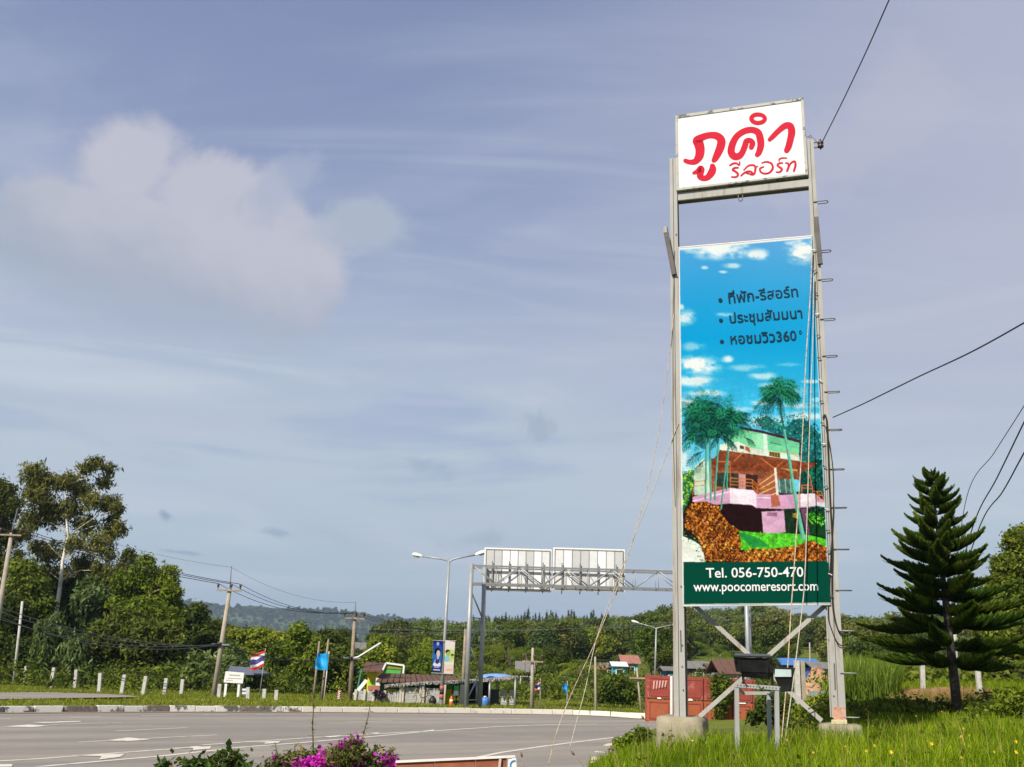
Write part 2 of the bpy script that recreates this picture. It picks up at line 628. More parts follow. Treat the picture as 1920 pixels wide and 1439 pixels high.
side = [on_z(x, y, .22) for x, y in ((-6, 1299.5), (60, 1299), (120, 1300), (180, 1301.5), (232, 1304), (262, 1307), (220, 1308.5), (150, 1309.5), (70, 1311), (-6, 1312.5))]
side_z = .235
side = [(side[0].x - 30, side[0].y + 2)] + [(p.x, p.y) for p in side] + [(side[-1].x - 30, side[-1].y - 2)]
flat_poly('side_road', side, side_z, ASPH)

PAINT = mat('road_paint', (.56, .52, .44), .8, .10, 30, (.26, .23, .195), .75, 3.2, .50, .66)


def marking(name, pts, z=.010):
    return flat_poly(name, [(p.x, p.y) for p in (on_z(x, y) for x, y in pts)], z, PAINT)


def line(pxs, w_, name='lane_line'):
    """a painted line of real width w_ along photo points on the road"""
    pts = [on_z(x, y) for x, y in pxs]
    L, Rr = [], []
    for k, p in enumerate(pts):
        d = (pts[min(k + 1, len(pts) - 1)] - pts[max(k - 1, 0)]).normalized()
        n_ = Vector((-d.y, d.x, 0)) * w_ / 2
        L.append(p + n_)
        Rr.append(p - n_)
    return flat_poly(name, [(p.x, p.y) for p in L + Rr[::-1]], .005, PAINT)


line([(-40, 1430), (80, 1423), (200, 1414), (340, 1403.5), (372, 1400)], .13)
line([(378, 1397.5), (480, 1390.5), (600, 1382.5), (700, 1377), (790, 1371.5)], .13)
line([(70, 1438.5), (160, 1430.5), (300, 1418.5), (420, 1405.5)], .14)
line([(428, 1403.8), (560, 1393.5), (700, 1381.5), (800, 1372), (860, 1368), (930, 1363.3), (990, 1360.6), (1050, 1358.8), (1120, 1358.2)], .15)
line([(880, 1424), (940, 1411.5), (1000, 1402.5), (1060, 1394.5), (1120, 1387), (1168, 1381.5)], .14, 'edge_line')
line([(215, 1371.5), (285, 1368), (354, 1364.8)], .11)
line([(148, 1392.5), (260, 1386), (406, 1378.5)], .11)
line([(90, 1359.5), (160, 1357.2), (230, 1356)], .11)
line([(650, 1354.8), (700, 1353.2), (735, 1352.3)], .10)
line([(900, 1349.2), (940, 1348.6), (975, 1348.2)], .10)
for a_, b_ in (((-30, 1349.4), (20, 1348.2)), ((130, 1345.6), (190, 1344.4)), ((265, 1342.6), (330, 1341.6)), ((380, 1341), (425, 1340.4)), ((480, 1340), (515, 1339.8)), ((570, 1339.7), (590, 1339.6))):
    line([a_, b_], .12, 'edge_line')
line([(55, 1309.6), (110, 1308.9)], .2, 'edge_line') .location.z = side_z + .004
# arrows
marking('lane_arrow', [(130, 1417.5), (235, 1414.2), (225, 1420.5), (186, 1425.5), (190, 1419)])
marking('lane_arrow', [(315, 1403.5), (396, 1400.5), (394, 1405), (357, 1408), (362, 1403.8)])
marking('lane_arrow', [(462, 1393), (527, 1390.2), (522, 1394), (495, 1396), (498, 1393.2)])
marking('lane_arrow', [(196, 1389.6), (240, 1383.8), (282, 1387.6), (240, 1391)])
marking('lane_arrow', [(4, 1363.2), (54, 1359.5), (92, 1361.6), (60, 1364.6)])
marking('lane_arrow', [(60, 1355.2), (150, 1352.8), (152, 1354.2), (80, 1357)])
marking('lane_arrow', [(604, 1382.2), (640, 1379.6), (638, 1382), (620, 1383.8)])
marking('lane_arrow', [(688, 1376.2), (712, 1374), (708, 1376.6)])
marking('lane_arrow', [(790, 1371.5), (815, 1369), (812, 1372.2)])
marking('stop_line', [(-20, 1434.5), (24, 1434), (22, 1438.9), (-26, 1440.2)])

# kerb: a dusty concrete channel and painted stones laid end to end along it
DUST = mat('gutter_dust', (.27, .19, .115), .95, .2, 5, (.16, .145, .13), .7, .8, .45, .6, bump=.3)
KP_OLD = mat('kerb_worn_paint', (.62, .60, .55), .85, .08, 20, (.075, .065, .055), .92, 1.9, .50, .585, bump=.5, bscale=18)
KP_NEW = mat('kerb_paint', (.56, .53, .46), .85, .06, 20, (.30, .26, .2), .6, 2.2, .55, .68, bump=.3, bscale=18)
KP_DARK = mat('kerb_bare', (.14, .12, .10), .9, .25, 9, (.5, .47, .42), .7, 3.4, .52, .62, bump=.6, bscale=14)


def walk(L, step):
    out, acc = [], 0.0
    L = [Vector((a, b, 0)) for a, b in L]
    cur = 0.0
    cum = [0]
    for a, b in zip(L[:-1], L[1:]): cum.append(cum[-1] + (b - a).length)
    s = 0.0
    while s < cum[-1]:
        k = max(j for j in range(len(cum)) if cum[j] <= s)
        k = min(k, len(L) - 2)
        d = (L[k + 1] - L[k]).normalized()
        out.append((L[k] + d * (s - cum[k]), d))
        s += step() if callable(step) else step
    return out


st = walk(KERB, .5)
Lp = [p + Vector((d.y, -d.x, 0)) * .62 for p, d in st] + [p - Vector((-d.y, d.x, 0)) * .02 for p, d in st][::-1]
kerb = flat_poly('kerb', [(p.x, p.y) for p in Lp], .014, DUST)
pts = [p for p in walk(KERB, lambda: rnd.choice((.8, 1.0, 1.0, 1.25))) if -24 < p[0].x < 9]
for (p, d), (q, _) in zip(pts[:-1], pts[1:]):
    n_ = Vector((-d.y, d.x, 0))
    hgt, wd = .215 + rnd.uniform(-.012, .012), .17
    tw = rnd.uniform(-.012, .012)
    a, b2 = p + d * .012 + n_ * tw, q - d * .012 + n_ * (tw + rnd.uniform(-.01, .01))
    mb = MB()
    up = Vector((0, 0, 1))
    mb.hexa([a, b2, b2 + up * hgt + n_ * .03, a + up * hgt + n_ * .03, a + n_ * wd, b2 + n_ * wd, b2 + n_ * wd + up * (hgt + .004), a + n_ * wd + up * (hgt + .004)])
    old = p.x < -8.3
    r_ = rnd.random()
    mb.build('kerb_stone', (KP_DARK if r_ < .2 else KP_OLD) if old else KP_NEW, kerb, bevel=.018)

# ---------------------------------------------------------------- leaves and trees
G_DARK = leaf_mat('leaf_dark', (.026, .040, .005), (.066, .092, .011), .26, (.13, .155, .02))
G_MID = leaf_mat('leaf_mid', (.038, .060, .006), (.098, .135, .013), .32, (.19, .22, .024))
G_LIGHT = leaf_mat('leaf_light', (.062, .098, .008), (.150, .195, .016), .35, (.25, .28, .03))
G_OLIVE = leaf_mat('leaf_olive', (.050, .058, .012), (.115, .125, .026), .30, (.20, .19, .045))
G_GREY = leaf_mat('leaf_grey', (.055, .085, .025), (.120, .165, .048), .30, (.19, .23, .08))
G_PINE = leaf_mat('leaf_pine', (.018, .036, .004), (.066, .110, .012), .28, (.15, .20, .022), 0.0)
BARK = mat('bark_brown', (.13, .10, .075), .9, .3, 8, (.25, .22, .18), .5, 3, bump=.6)
BARK_W = mat('bark_white', (.62, .58, .50), .85, .12, 4, (.30, .24, .17), .7, 1.6, .5, .62, bump=.3, stretch=(1, 1, .4))


def leaves(clumps, n, size, flat=.0, droop=.0, aspect=1.8, seed=0, shell=.45, clump_leaf=5):
    """n leaf sprays spread through ellipsoidal clumps; each spray is a few separate bent leaves.
    clumps: (x, y, z, rx, ry, rz). returns verts, quads, tint"""
    r = np.random.RandomState(seed)
    C = np.array(clumps, float)
    wt = (C[:, 3] * C[:, 4] * C[:, 5]) ** (2 / 3)
    ci = r.choice(len(C), n, p=wt / wt.sum())
    u = r.normal(size=(n, 3))
    u /= np.linalg.norm(u, axis=1)[:, None]
    rad = shell + (1 - shell) * r.rand(n) ** .5
    rad *= 1 + .16 * r.normal(size=n)
    ctr = C[ci, :3] + u * C[ci, 3:] * rad[:, None]
    m = clump_leaf
    ctr = np.repeat(ctr, m, 0) + r.normal(size=(n * m, 3)) * size * .9
    uu = np.repeat(u, m, 0)
    N = n * m
    nrm = uu * .7 + r.normal(size=(N, 3)) * .6 + np.array([0, 0, .35 + flat])
    nrm /= np.linalg.norm(nrm, axis=1)[:, None]
    a = np.cross(nrm, r.normal(size=(N, 3)))
    a[:, 2] -= droop
    a -= nrm * (a * nrm).sum(1)[:, None]
    a /= np.linalg.norm(a, axis=1)[:, None] + 1e-6
    b = np.cross(nrm, a)
    s = size * (.6 + .8 * r.rand(N))[:, None]
    hl, hw = s * .5 * aspect, s * .5
    v0 = ctr - a * hl
    v1 = ctr + b * hw * .8 - nrm * s * .08
    v2 = ctr + a * hl - nrm * s * .22
    v3 = ctr - b * hw * .8 - nrm * s * .08
    V = np.stack([v0, v1, v2, v3], 1).reshape(-1, 3)
    Fq = np.arange(4 * N).reshape(-1, 4)
    tint = np.clip(np.repeat(.42 + .22 * r.normal(size=n) , m) + .14 * r.normal(size=N) + np.repeat(r.normal(size=len(C))[ci] * .12, m), 0, 1)
    return V, Fq, tint


def px_clumps(lst, Y, seed=0, depth=1.0, spread=0.0, grow=1.0):
    """(px, py, radius in px[, vertical factor]) -> ellipsoids round depth Y, scattered in depth"""
    r = random.Random(seed)
    out = []
    k = Y / 2015 * 1.0
    for q in lst:
        px, py, rp = q[:3]
        vf = q[3] if len(q) > 3 else .85
        yy = Y + r.uniform(-1, 1) * depth * rp * k + r.uniform(-1, 1) * spread
        p = at(px, py, yy)
        rr = rp * yy / 2015 * .95 * grow
        out.append((p.x, p.y, p.z, rr, rr * .9, rr * vf))
    return out


def tree(name, label, cat, base, clumps, n, size, lmat, trunk_r=.15, bark=None, trunk=None, group=None, limbs=True, seed=1, limb_k=1.0, **kw):
    base = Vector(base)
    t = thing(name, label, cat, base, group)
    V, Fq, ti = leaves(clumps, n, size, seed=seed, **kw)
    link('crown', np_mesh('crown', V - np.array(base), Fq, ti, lmat), t)
    C = [Vector(c[:3]) for c in clumps]
    top = max(C, key=lambda c: c.z)
    cx = sum((c for c in C), Vector()) / len(C)
    if trunk is None:
        trunk = [base + Vector((0, 0, -.15)), base.lerp(cx, .45) + Vector((.1, 0, 0)), cx, cx.lerp(top, .8)]
    mb = MB()
    nt = len(trunk)
    mb.tube(trunk, [trunk_r * (1 - .75 * k / (nt - 1)) for k in range(nt)], 7)
    if limbs:
        for c in C:
            best = min(range(nt), key=lambda k: (Vector(trunk[k]) - c).length + (0 if Vector(trunk[k]).z < c.z else 3))
            p = Vector(trunk[best])
            mid = p.lerp(c, .5) + Vector((rnd.uniform(-.2, .2), rnd.uniform(-.2, .2), .12 * (c - p).length))
            mb.tube([p, mid, c], [trunk_r * .38 * limb_k, trunk_r * .26 * limb_k, trunk_r * .1 * limb_k], 5)
    mb.build('trunk', bark or BARK, t, True)
    return t


def T(name, label, cat, Y, pxs, n, size, lmat, base_px=None, depth=1.0, spread=0.0, seed=1, trunk_px=None, grow=1.0, **kw):
    cl = px_clumps(pxs, Y, seed, depth, spread, grow)
    bx = base_px if base_px is not None else sum(q[0] for q in pxs) / len(pxs)
    base = stand(bx, Y)
    tr = None
    if trunk_px: tr = [base + Vector((0, 0, -.15))] + [at(x, y, Y) for x, y in trunk_px]
    return tree(name, label, cat, base, cl, n, size, lmat, trunk=tr, seed=seed, **kw)


# the wood at the left edge, behind the white fence posts
T('eucalyptus_tree', 'tall open eucalyptus with a bare white trunk, highest tree at the left', 'tree', 84,
  [(62, 888, 26), (82, 905, 22), (70, 930, 30), (112, 905, 18), (128, 900, 17), (150, 918, 22), (160, 880, 14), (178, 870, 17), (205, 880, 13), (196, 905, 15), (172, 940, 22),
   (205, 945, 20), (222, 955, 13), (224, 990, 15), (206, 1000, 18), (210, 975, 15), (130, 955, 26), (95, 965, 28), (60, 975, 24), (45, 1000, 18), (160, 985, 22), (185, 1020, 24), (205, 1040, 14),
   (140, 1020, 20), (95, 1035, 24), (70, 1025, 16), (160, 1060, 26), (190, 1070, 20), (120, 1075, 18), (84, 1072, 20)],
  4200, .135, G_OLIVE, base_px=100, seed=3, trunk_px=[(105, 1155), (114, 1090), (118, 1050), (128, 1005), (122, 950), (126, 905)], trunk_r=.20, bark=BARK_W, limb_k=.5, grow=1.22, aspect=3.0, droop=1.4, shell=.12, spread=1.0)
T('eucalyptus_tree', 'olive eucalyptus crown cut by the left picture edge behind the leaning pole', 'tree', 78,
  [(-30, 930, 50), (12, 920, 22), (20, 950, 28), (-10, 985, 40), (15, 1010, 24), (-30, 1040, 45), (10, 1062, 26), (-50, 960, 40), (36, 1040, 12)],
  3600, .14, G_OLIVE, base_px=-20, seed=4, trunk_r=.25, aspect=2.2, droop=.8, shell=.2)
T('broadleaf_tree', 'bright green pointed tree right of the tall eucalyptus, against the sky', 'tree', 76,
  [(272, 1068, 22, 1.2), (282, 1095, 28), (312, 1085, 20, 1.3), (322, 1110, 18), (255, 1110, 30), (300, 1125, 34), (235, 1092, 24), (325, 1140, 18), (262, 1150, 34), (305, 1165, 34), (228, 1130, 24)],
  5200, .16, G_LIGHT, seed=5, trunk_r=.2, aspect=2.0, shell=.3, droop=.4)
T('broadleaf_tree', 'olive tree tip peeping between the eucalyptus and the bright pointed tree', 'tree', 83,
  [(240, 1048, 13, 1.3), (232, 1072, 20), (246, 1085, 18), (215, 1095, 24)], 1200, .19, G_OLIVE, seed=6, trunk_r=.15, shell=.2)
T('willow_like_tree', 'pale blue green drooping tree under the white eucalyptus trunk', 'tree', 71,
  [(95, 1190, 26, 1.4), (120, 1215, 24, 1.4), (100, 1235, 30), (140, 1225, 24, 1.2), (80, 1225, 20), (150, 1250, 20), (92, 1262, 22)], 2000, .17, G_GREY, seed=7, aspect=3.0, droop=2.0, trunk_r=.10, shell=.2)
T('willow_like_tree', 'pale drooping sapling crown left of the bright pointed tree', 'tree', 78,
  [(165, 1105, 17, 1.3), (185, 1120, 20), (160, 1130, 20), (200, 1150, 24), (178, 1160, 24)], 1300, .2, G_GREY, seed=8, aspect=2.8, droop=1.5, trunk_r=.12, shell=.2)
T('broadleaf_tree', 'dark round tree standing low in the middle of the left wood', 'tree', 73,
  [(240, 1180, 44), (205, 1195, 40), (270, 1200, 44), (310, 1195, 34), (240, 1225, 50), (330, 1215, 24), (200, 1235, 34), (290, 1240, 46)], 6500, .18, G_DARK, seed=9, trunk_r=.2, shell=.35)
T('broadleaf_tree', 'yellow green bushy tree in the wood below the leaning pole', 'tree', 76,
  [(45, 1070, 24), (60, 1100, 30), (25, 1110, 30), (75, 1135, 26), (40, 1150, 36)], 3600, .18, G_MID, seed=10, trunk_r=.2, shell=.35)
T('broadleaf_tree', 'dark bushy tree at the bottom left corner of the wood', 'tree', 74,
  [(10, 1150, 40), (40, 1190, 40), (-10, 1210, 50), (50, 1230, 36), (10, 1260, 40), (70, 1255, 26)], 5000, .18, G_DARK, seed=11, trunk_r=.2, shell=.35)
T('broadleaf_tree', 'dark tree filling the gap behind the drooping sapling', 'tree', 88,
  [(90, 1110, 40), (140, 1110, 40), (190, 1100, 40), (150, 1160, 60), (80, 1165, 50), (215, 1140, 40), (240, 1120, 40)], 3000, .32, G_DARK, seed=12, trunk_r=.25, shell=.3)
T('shrub', 'mid green shrub behind the third and fourth white fence posts', 'shrub', 71, [(150, 1270, 26), (175, 1262, 24), (128, 1275, 20), (195, 1275, 20)], 1500, .16, G_MID, seed=13, trunk_r=.05)
T('shrub', 'dark shrub under the round tree in the left wood', 'shrub', 71.5, [(230, 1268, 26), (260, 1275, 24), (320, 1268, 26), (340, 1280, 18), (300, 1280, 20)], 1800, .18, G_DARK, seed=14, trunk_r=.05)
T('shrub', 'shrub behind the leftmost white fence post', 'shrub', 75, [(20, 1272, 20), (60, 1270, 24), (90, 1278, 18), (-10, 1268, 24)], 1400, .18, G_DARK, seed=15, trunk_r=.05)
T('big_leaf_shrub', 'pale shrub with large leaves left of the wired concrete pole', 'shrub', 66, [(372, 1248, 16, 1.4), (384, 1235, 10), (362, 1262, 16), (380, 1268, 14), (358, 1280, 14)], 260, .26, G_GREY, seed=16, trunk_r=.05, aspect=1.5, clump_leaf=4)
T('broadleaf_tree', 'dark tree between the left wood and the wired concrete pole', 'tree', 84, [(345, 1165, 26), (370, 1150, 20), (350, 1200, 36), (385, 1190, 30), (395, 1215, 34), (360, 1225, 34)], 3800, .2, G_DARK, seed=17, trunk_r=.2)

# trees along the verge in the middle
T('rain_tree', 'flat topped light green rain tree behind the white notice board', 'tree', 88,
  [(450, 1192, 24, .4), (490, 1190, 26, .4), (525, 1198, 22, .4), (445, 1212, 26, .4), (490, 1210, 28, .4), (530, 1214, 20, .4), (465, 1230, 22, .4), (510, 1228, 20, .45)],
  3800, .17, G_LIGHT, base_px=495, seed=20, trunk_r=.22, flat=.8, shell=.2)
T('broadleaf_tree', 'leafy tree with a forked pale trunk left of the blue flag', 'tree', 68,
  [(560, 1190, 18, 1.2), (575, 1205, 20), (590, 1215, 16), (552, 1212, 16), (600, 1240, 16), (572, 1245, 20), (555, 1262, 18), (590, 1270, 22)],
  2200, .15, G_LIGHT, base_px=556, seed=21, trunk_r=.12, bark=BARK_W, shell=.15)
T('broadleaf_tree', 'dark tree right behind the blue flag poles', 'tree', 72, [(625, 1215, 26), (640, 1245, 30), (618, 1260, 30), (645, 1280, 28), (612, 1200, 16), (600, 1290, 26), (560, 1290, 20)], 3800, .18, G_DARK, seed=22, trunk_r=.15)
T('broadleaf_tree', 'dark bushy tree behind the striped national flag', 'tree', 74, [(520, 1250, 30), (540, 1275, 28), (500, 1270, 28), (530, 1225, 22), (470, 1275, 24), (512, 1292, 26), (545, 1298, 20)], 4200, .16, G_MID, seed=23, trunk_r=.15)
T('broadleaf_tree', 'grey green tree right of the wired concrete pole', 'tree', 72, [(430, 1235, 22, 1.2), (445, 1250, 20), (418, 1255, 18), (440, 1275, 22), (420, 1285, 20)], 1500, .2, G_GREY, seed=24, trunk_r=.12)
T('broadleaf_tree', 'olive tree behind the wired concrete pole', 'tree', 92, [(410, 1190, 26), (430, 1205, 24), (390, 1205, 24), (405, 1225, 30), (440, 1225, 24)], 3000, .2, G_OLIVE, seed=25, trunk_r=.15)
T('broadleaf_tree', 'yellow green round tree behind the white lamp arm of the wooden pole', 'tree', 80, [(715, 1215, 22), (705, 1232, 22), (728, 1232, 18), (690, 1240, 14)], 2200, .16, G_LIGHT, seed=26, trunk_r=.12)
T('broadleaf_tree', 'yellow green tree left of the blue portrait banner', 'tree', 84, [(790, 1245, 18), (775, 1255, 16), (800, 1262, 18), (762, 1262, 14)], 1900, .16, G_LIGHT, seed=27, trunk_r=.12)
T('broadleaf_tree', 'round green tree left of the red metal barrier', 'tree', 62, [(1155, 1290, 22), (1140, 1302, 18), (1172, 1300, 20), (1158, 1315, 22), (1140, 1320, 12)], 3200, .13, G_MID, base_px=1160, seed=28, trunk_r=.10)
T('broadleaf_tree', 'pale feathery tree in the middle of the hillside behind the guy ropes', 'tree', 130, [(1020, 1200, 18, 1.2), (1010, 1212, 14), (1030, 1215, 14)], 1100, .28, G_GREY, seed=29, trunk_r=.15)
T('broadleaf_tree', 'pale tall tree just right of the feathery tree on the hillside', 'tree', 132, [(1052, 1188, 12, 1.4), (1054, 1205, 11)], 600, .28, G_OLIVE, seed=30, trunk_r=.15)
# big tree at the right edge
T('broadleaf_tree', 'large sunlit tree at the right picture edge behind the layered conifer', 'tree', 46,
  [(1905, 1015, 24), (1925, 1005, 24), (1885, 1060, 26), (1915, 1055, 34), (1880, 1105, 34), (1925, 1110, 40), (1870, 1150, 34), (1910, 1165, 44), (1945, 1060, 40), (1850, 1180, 26), (1880, 1200, 34), (1940, 1190, 40), (1905, 1225, 36)],
  9000, .115, G_MID, base_px=1920, seed=31, trunk_r=.22, shell=.3)
T('shrub', 'thin leaved shrub under the large right tree', 'shrub', 40, [(1810, 1258, 16), (1790, 1268, 12), (1835, 1252, 12), (1850, 1262, 14)], 800, .12, G_LIGHT, seed=32, trunk_r=.04, shell=.1)
T('shrub', 'brownish shrub at the right edge beyond the dry grass', 'shrub', 38, [(1880, 1278, 20), (1905, 1270, 22), (1925, 1280, 20), (1860, 1288, 12)], 1300, .12, G_OLIVE, seed=33, trunk_r=.05)
# shrubs near the tower and the barrier
T('shrub', 'leafy shrub growing against the right end of the red metal barrier', 'shrub', 24, [(1435, 1332, 18), (1455, 1337, 22), (1415, 1345, 10), (1478, 1337, 20), (1445, 1318, 12)], 1900, .055, G_DARK, seed=34, trunk_r=.02, shell=.2)
T('shrub', 'bright shrub beside the right tower leg in front of the corrugated fence', 'shrub', 22, [(1535, 1325, 18), (1550, 1335, 16), (1515, 1335, 18), (1545, 1318, 12)], 1500, .05, G_LIGHT, seed=35, trunk_r=.02, shell=.2)
T('shrub', 'low olive weeds right of the right tower leg', 'shrub', 21, [(1620, 1335, 22, .6), (1655, 1330, 24, .6), (1690, 1332, 22, .6), (1600, 1345, 18, .6)], 2600, .05, G_MID, seed=36, trunk_r=.015, shell=.2)
T('shrub', 'low weeds in front of the layered conifer trunk', 'shrub', 21.5, [(1730, 1328, 18, .5), (1765, 1330, 16, .5), (1705, 1336, 18, .5)], 1500, .05, G_OLIVE, seed=37, trunk_r=.015, shell=.2)
T('shrub', 'light green weeds standing in the grass at the right edge', 'shrub', 17, [(1895, 1310, 16), (1912, 1320, 16), (1880, 1325, 12), (1930, 1312, 16)], 1500, .05, G_LIGHT, seed=38, trunk_r=.012, shell=.1)
T('shrub', 'weeds on the road bank left of the left concrete footing', 'shrub', 18.5, [(1185, 1388, 14, .6), (1205, 1378, 12, .7), (1165, 1395, 12, .5)], 420, .045, G_LIGHT, seed=39, trunk_r=.01, shell=.1)
t_ = T('climbing_vine', 'green vine climbing up the middle of the red metal barrier', 'vine', 36.2, [(1345, 1275, 9, 1.1), (1358, 1285, 12, 1.3), (1345, 1300, 11, 1.3), (1362, 1308, 9, 1.4), (1350, 1325, 10, 1.3), (1345, 1342, 8), (1368, 1280, 6), (1338, 1285, 5)],
       420, .075, G_MID, depth=.15, seed=40, trunk_r=.02, shell=.1)
# banana-like plant in the left wood
base = stand(283, 70)
t = thing('banana_plant', 'banana plant with long arching leaves in front of the dark left wood', 'plant', base)
for k in range(9):
    p0 = at(283, 1268, 70)
    a = k * .7
    ln = rnd.uniform(1.1, 1.7)
    V, Fq = [], []
    dr = Vector((math.cos(a), math.sin(a) * .6, .9))
    sd = Vector((-math.sin(a), math.cos(a), .25))
    for j in range(7):
        s = j / 6
        c = p0 + dr * ln * s - Vector((0, 0, 1)) * ln * .55 * s * s - base
        wv = .17 * math.sin(math.pi * min(1, .08 + s * .92)) + .01
        V += [c + sd * wv, c - sd * wv]
    for j in range(6): Fq.append((2 * j, 2 * j + 1, 2 * j + 3, 2 * j + 2))
    link('leaf', np_mesh('leaf', [tuple(v) for v in V], Fq, [.5 + .1 * (k % 4)] * len(Fq), G_LIGHT), t)
MB().tube([base, at(283, 1268, 70)], .09, 7).build('stem', BARK, t)


# ---------------------------------------------------------------- coconut palms
def palm_mesh(seed, ln=2.6):
    r = random.Random(seed)
    V, Fq, ti = [], [], []
    for k in range(13):
        a = k * 2.4 + r.uniform(-.2, .2)
        up = r.uniform(-.1, 1.35)
        L = ln * r.uniform(.8, 1.1)
        d = Vector((math.cos(a), math.sin(a), 0))
        sd = Vector((-math.sin(a), math.cos(a), 0))
        tn = r.uniform(.0, .9)
        dp = r.uniform(.3, .65)
        n_ = 22
        for j in range(2, n_):
            s = j / n_
            c = d * L * s * (1 - .12 * s) + Vector((0, 0, up * L * s * .55 - L * dp * s * s))
            w_ = L * .24 * math.sin(math.pi * (.12 + .86 * s))
            for sg in (-1, 1):
                b = len(V)
                tip = c + (sd * sg * .75 + d * r.uniform(.4, .7)) * w_ * r.uniform(.8, 1.1) - Vector((0, 0, w_ * r.uniform(.5, 1.0)))
                V += [c, c + d * L * .020, tip + d * L * .005, tip]
                Fq.append((b, b + 1, b + 2, b + 3))
                ti.append(min(1, max(0, tn + r.uniform(-.3, .3))))
    return np_mesh('fronds', [tuple(v) for v in V], Fq, ti, G_LIGHT)


PALMS = [palm_mesh(k) for k in range(4)]
for k, (px, py, Y, s, lab) in enumerate([
        (952, 1225, 92, .95, 'coconut palm with dark fronds behind the gantry column'), (945, 1262, 74, .8, 'coconut palm with low arching fronds above the fringed awning'),
        (985, 1225, 96, .8, 'yellowing coconut palm right of the gantry column'), (1175, 1232, 118, .8, 'small coconut palm beside the blue house on the slope'),
        (1335, 1215, 110, .95, 'coconut palm behind the red barrier seen between the tower legs'), (1350, 1228, 100, .8, 'bushy palm with yellow fronds seen between the tower legs'),
        (1230, 1222, 125, .9, 'palm beside the far double lamp'), (905, 1218, 120, .9, 'palm on the slope just left of the gantry column top'),
        (640, 1255, 84, .8, 'palm half hidden right of the blue flag'), (1085, 1250, 86, .8, 'spiky palm clump right of the crossarm pole')]):
    top = at(px, py, Y)
    b0 = Vector((top.x + .3, Y, hz(top.x + .3, Y)))
    t = thing('coconut_palm', lab, 'palm tree', b0, 'coconut palms on the slope')
    o = link('crown', PALMS[k % 4], t, top - b0)
    o.scale = (s, s, s)
    o.rotation_euler = (0, 0, k * 1.3)
    MB().tube([b0, b0.lerp(top, .5) + Vector((.12, 0, 0)), top], [.16, .12, .09], 7).build('trunk', BARK, t, True)


# ---------------------------------------------------------------- the wooded slopes
def proto_tree(seed, kind):
    r = random.Random(seed)
    if kind == 'conifer':
        cl = [(r.uniform(-.1, .1), r.uniform(-.1, .1), z, rr, rr, .7) for z, rr in ((2, 1.7), (3, 1.6), (4, 1.35), (5, 1.15), (6, .9), (7, .65), (8, .4), (8.8, .22))]
        cl += [(r.uniform(-.8, .8), r.uniform(-.8, .8), r.uniform(2, 5), .8, .8, .6) for _ in range(4)]
        V, Fq, ti = leaves(cl, 800, .26, seed=seed, aspect=2, shell=.3, clump_leaf=3)
        h = 8.6
    else:
        n = 7 + seed % 4
        cl = []
        for k in range(n):
            a = r.uniform(0, 6.28)
            d = r.uniform(.2, 1) ** .6 * (2.0 if kind == 'round' else 1.5)
            cl.append((d * math.cos(a), d * math.sin(a), 3.6 + r.uniform(-1.4, 1.8) + (1.0 if kind == 'tall' else 0) * r.uniform(0, 2), r.uniform(.9, 1.5), r.uniform(.9, 1.5), r.uniform(.7, 1.15)))
        V, Fq, ti = leaves(cl, 1000, .26, seed=seed, shell=.4, clump_leaf=3)
        h = 4.0
    mb = MB().tube([(0, 0, -1), (.1, 0, h * .5), (0, .1, h * .95)], [.2, .15, .05], 5)
    me = bpy.data.meshes.new('trunk')
    me.from_pydata(mb.v, [], mb.f)
    me.materials.append(BARK)
    return V, Fq, ti, me


LM = {'d': G_DARK, 'm': G_MID, 'l': G_LIGHT, 'o': G_OLIVE, 'g': G_GREY, 'p': leaf_mat('leaf_ridge_conifer', (.010, .020, .005), (.030, .048, .010), .18, (.06, .085, .015))}
PROTO = []
for k, (kind, lm) in enumerate([('round', 'd'), ('round', 'm'), ('tall', 'd'), ('tall', 'm'), ('round', 'l'), ('tall', 'o'), ('round', 'o'), ('round', 'd'), ('tall', 'g')]):
    V, Fq, ti, tm = proto_tree(50 + k, kind)
    PROTO.append((np_mesh('crown', V, Fq, ti, LM[lm]), tm))
CONI = []
for k in range(3):
    V, Fq, ti, tm = proto_tree(80 + k, 'conifer')
    CONI.append((np_mesh('crown', V, Fq, ti, LM['p']), tm))


def put_tree(pr, p, s, label, cat, group, sz=None):
    t = thing('conifer' if pr in CONI else 'broadleaf_tree', label, cat, p, group)
    a = link('crown', pr[0], t)
    b = link('trunk', pr[1], t)
    for o in (a, b):
        o.scale = (s, s, (sz or s))
        o.rotation_euler = (0, 0, rnd.uniform(0, 6.28))
    return t


HOUSE_PX = [(1080, 1215, 1245, 1275), (1285, 1420, 1232, 1290), (1480, 1560, 1225, 1330), (965, 1000, 1236, 1262), (655, 700, 1198, 1226), (1160, 1215, 1226, 1250)]


def blocked(px, py, tall):
    """keep tree tops from covering the houses and the bare field that the photograph shows"""
    for a, b, c, d in HOUSE_PX:
        if a - 6 < px < b + 6 and py - tall < d and py > c: return True
    if 1588 < px < 1720 and 1172 < py - tall * .3 < 1228: return True
    return False


SKYL = [(0, 1150), (250, 1150), (340, 1160), (380, 1165), (450, 1185), (520, 1193), (600, 1191), (650, 1182), (720, 1177), (770, 1170), (830, 1174), (880, 1172), (950, 1170), (1130, 1163), (1200, 1157), (1260, 1143), (1330, 1150), (1400, 1140), (1440, 1142), (1480, 1154), (1560, 1158), (1650, 1158), (1720, 1155), (1930, 1145)]


def skyline(px): return float(np.interp(px, [a for a, _ in SKYL], [b for _, b in SKYL]))


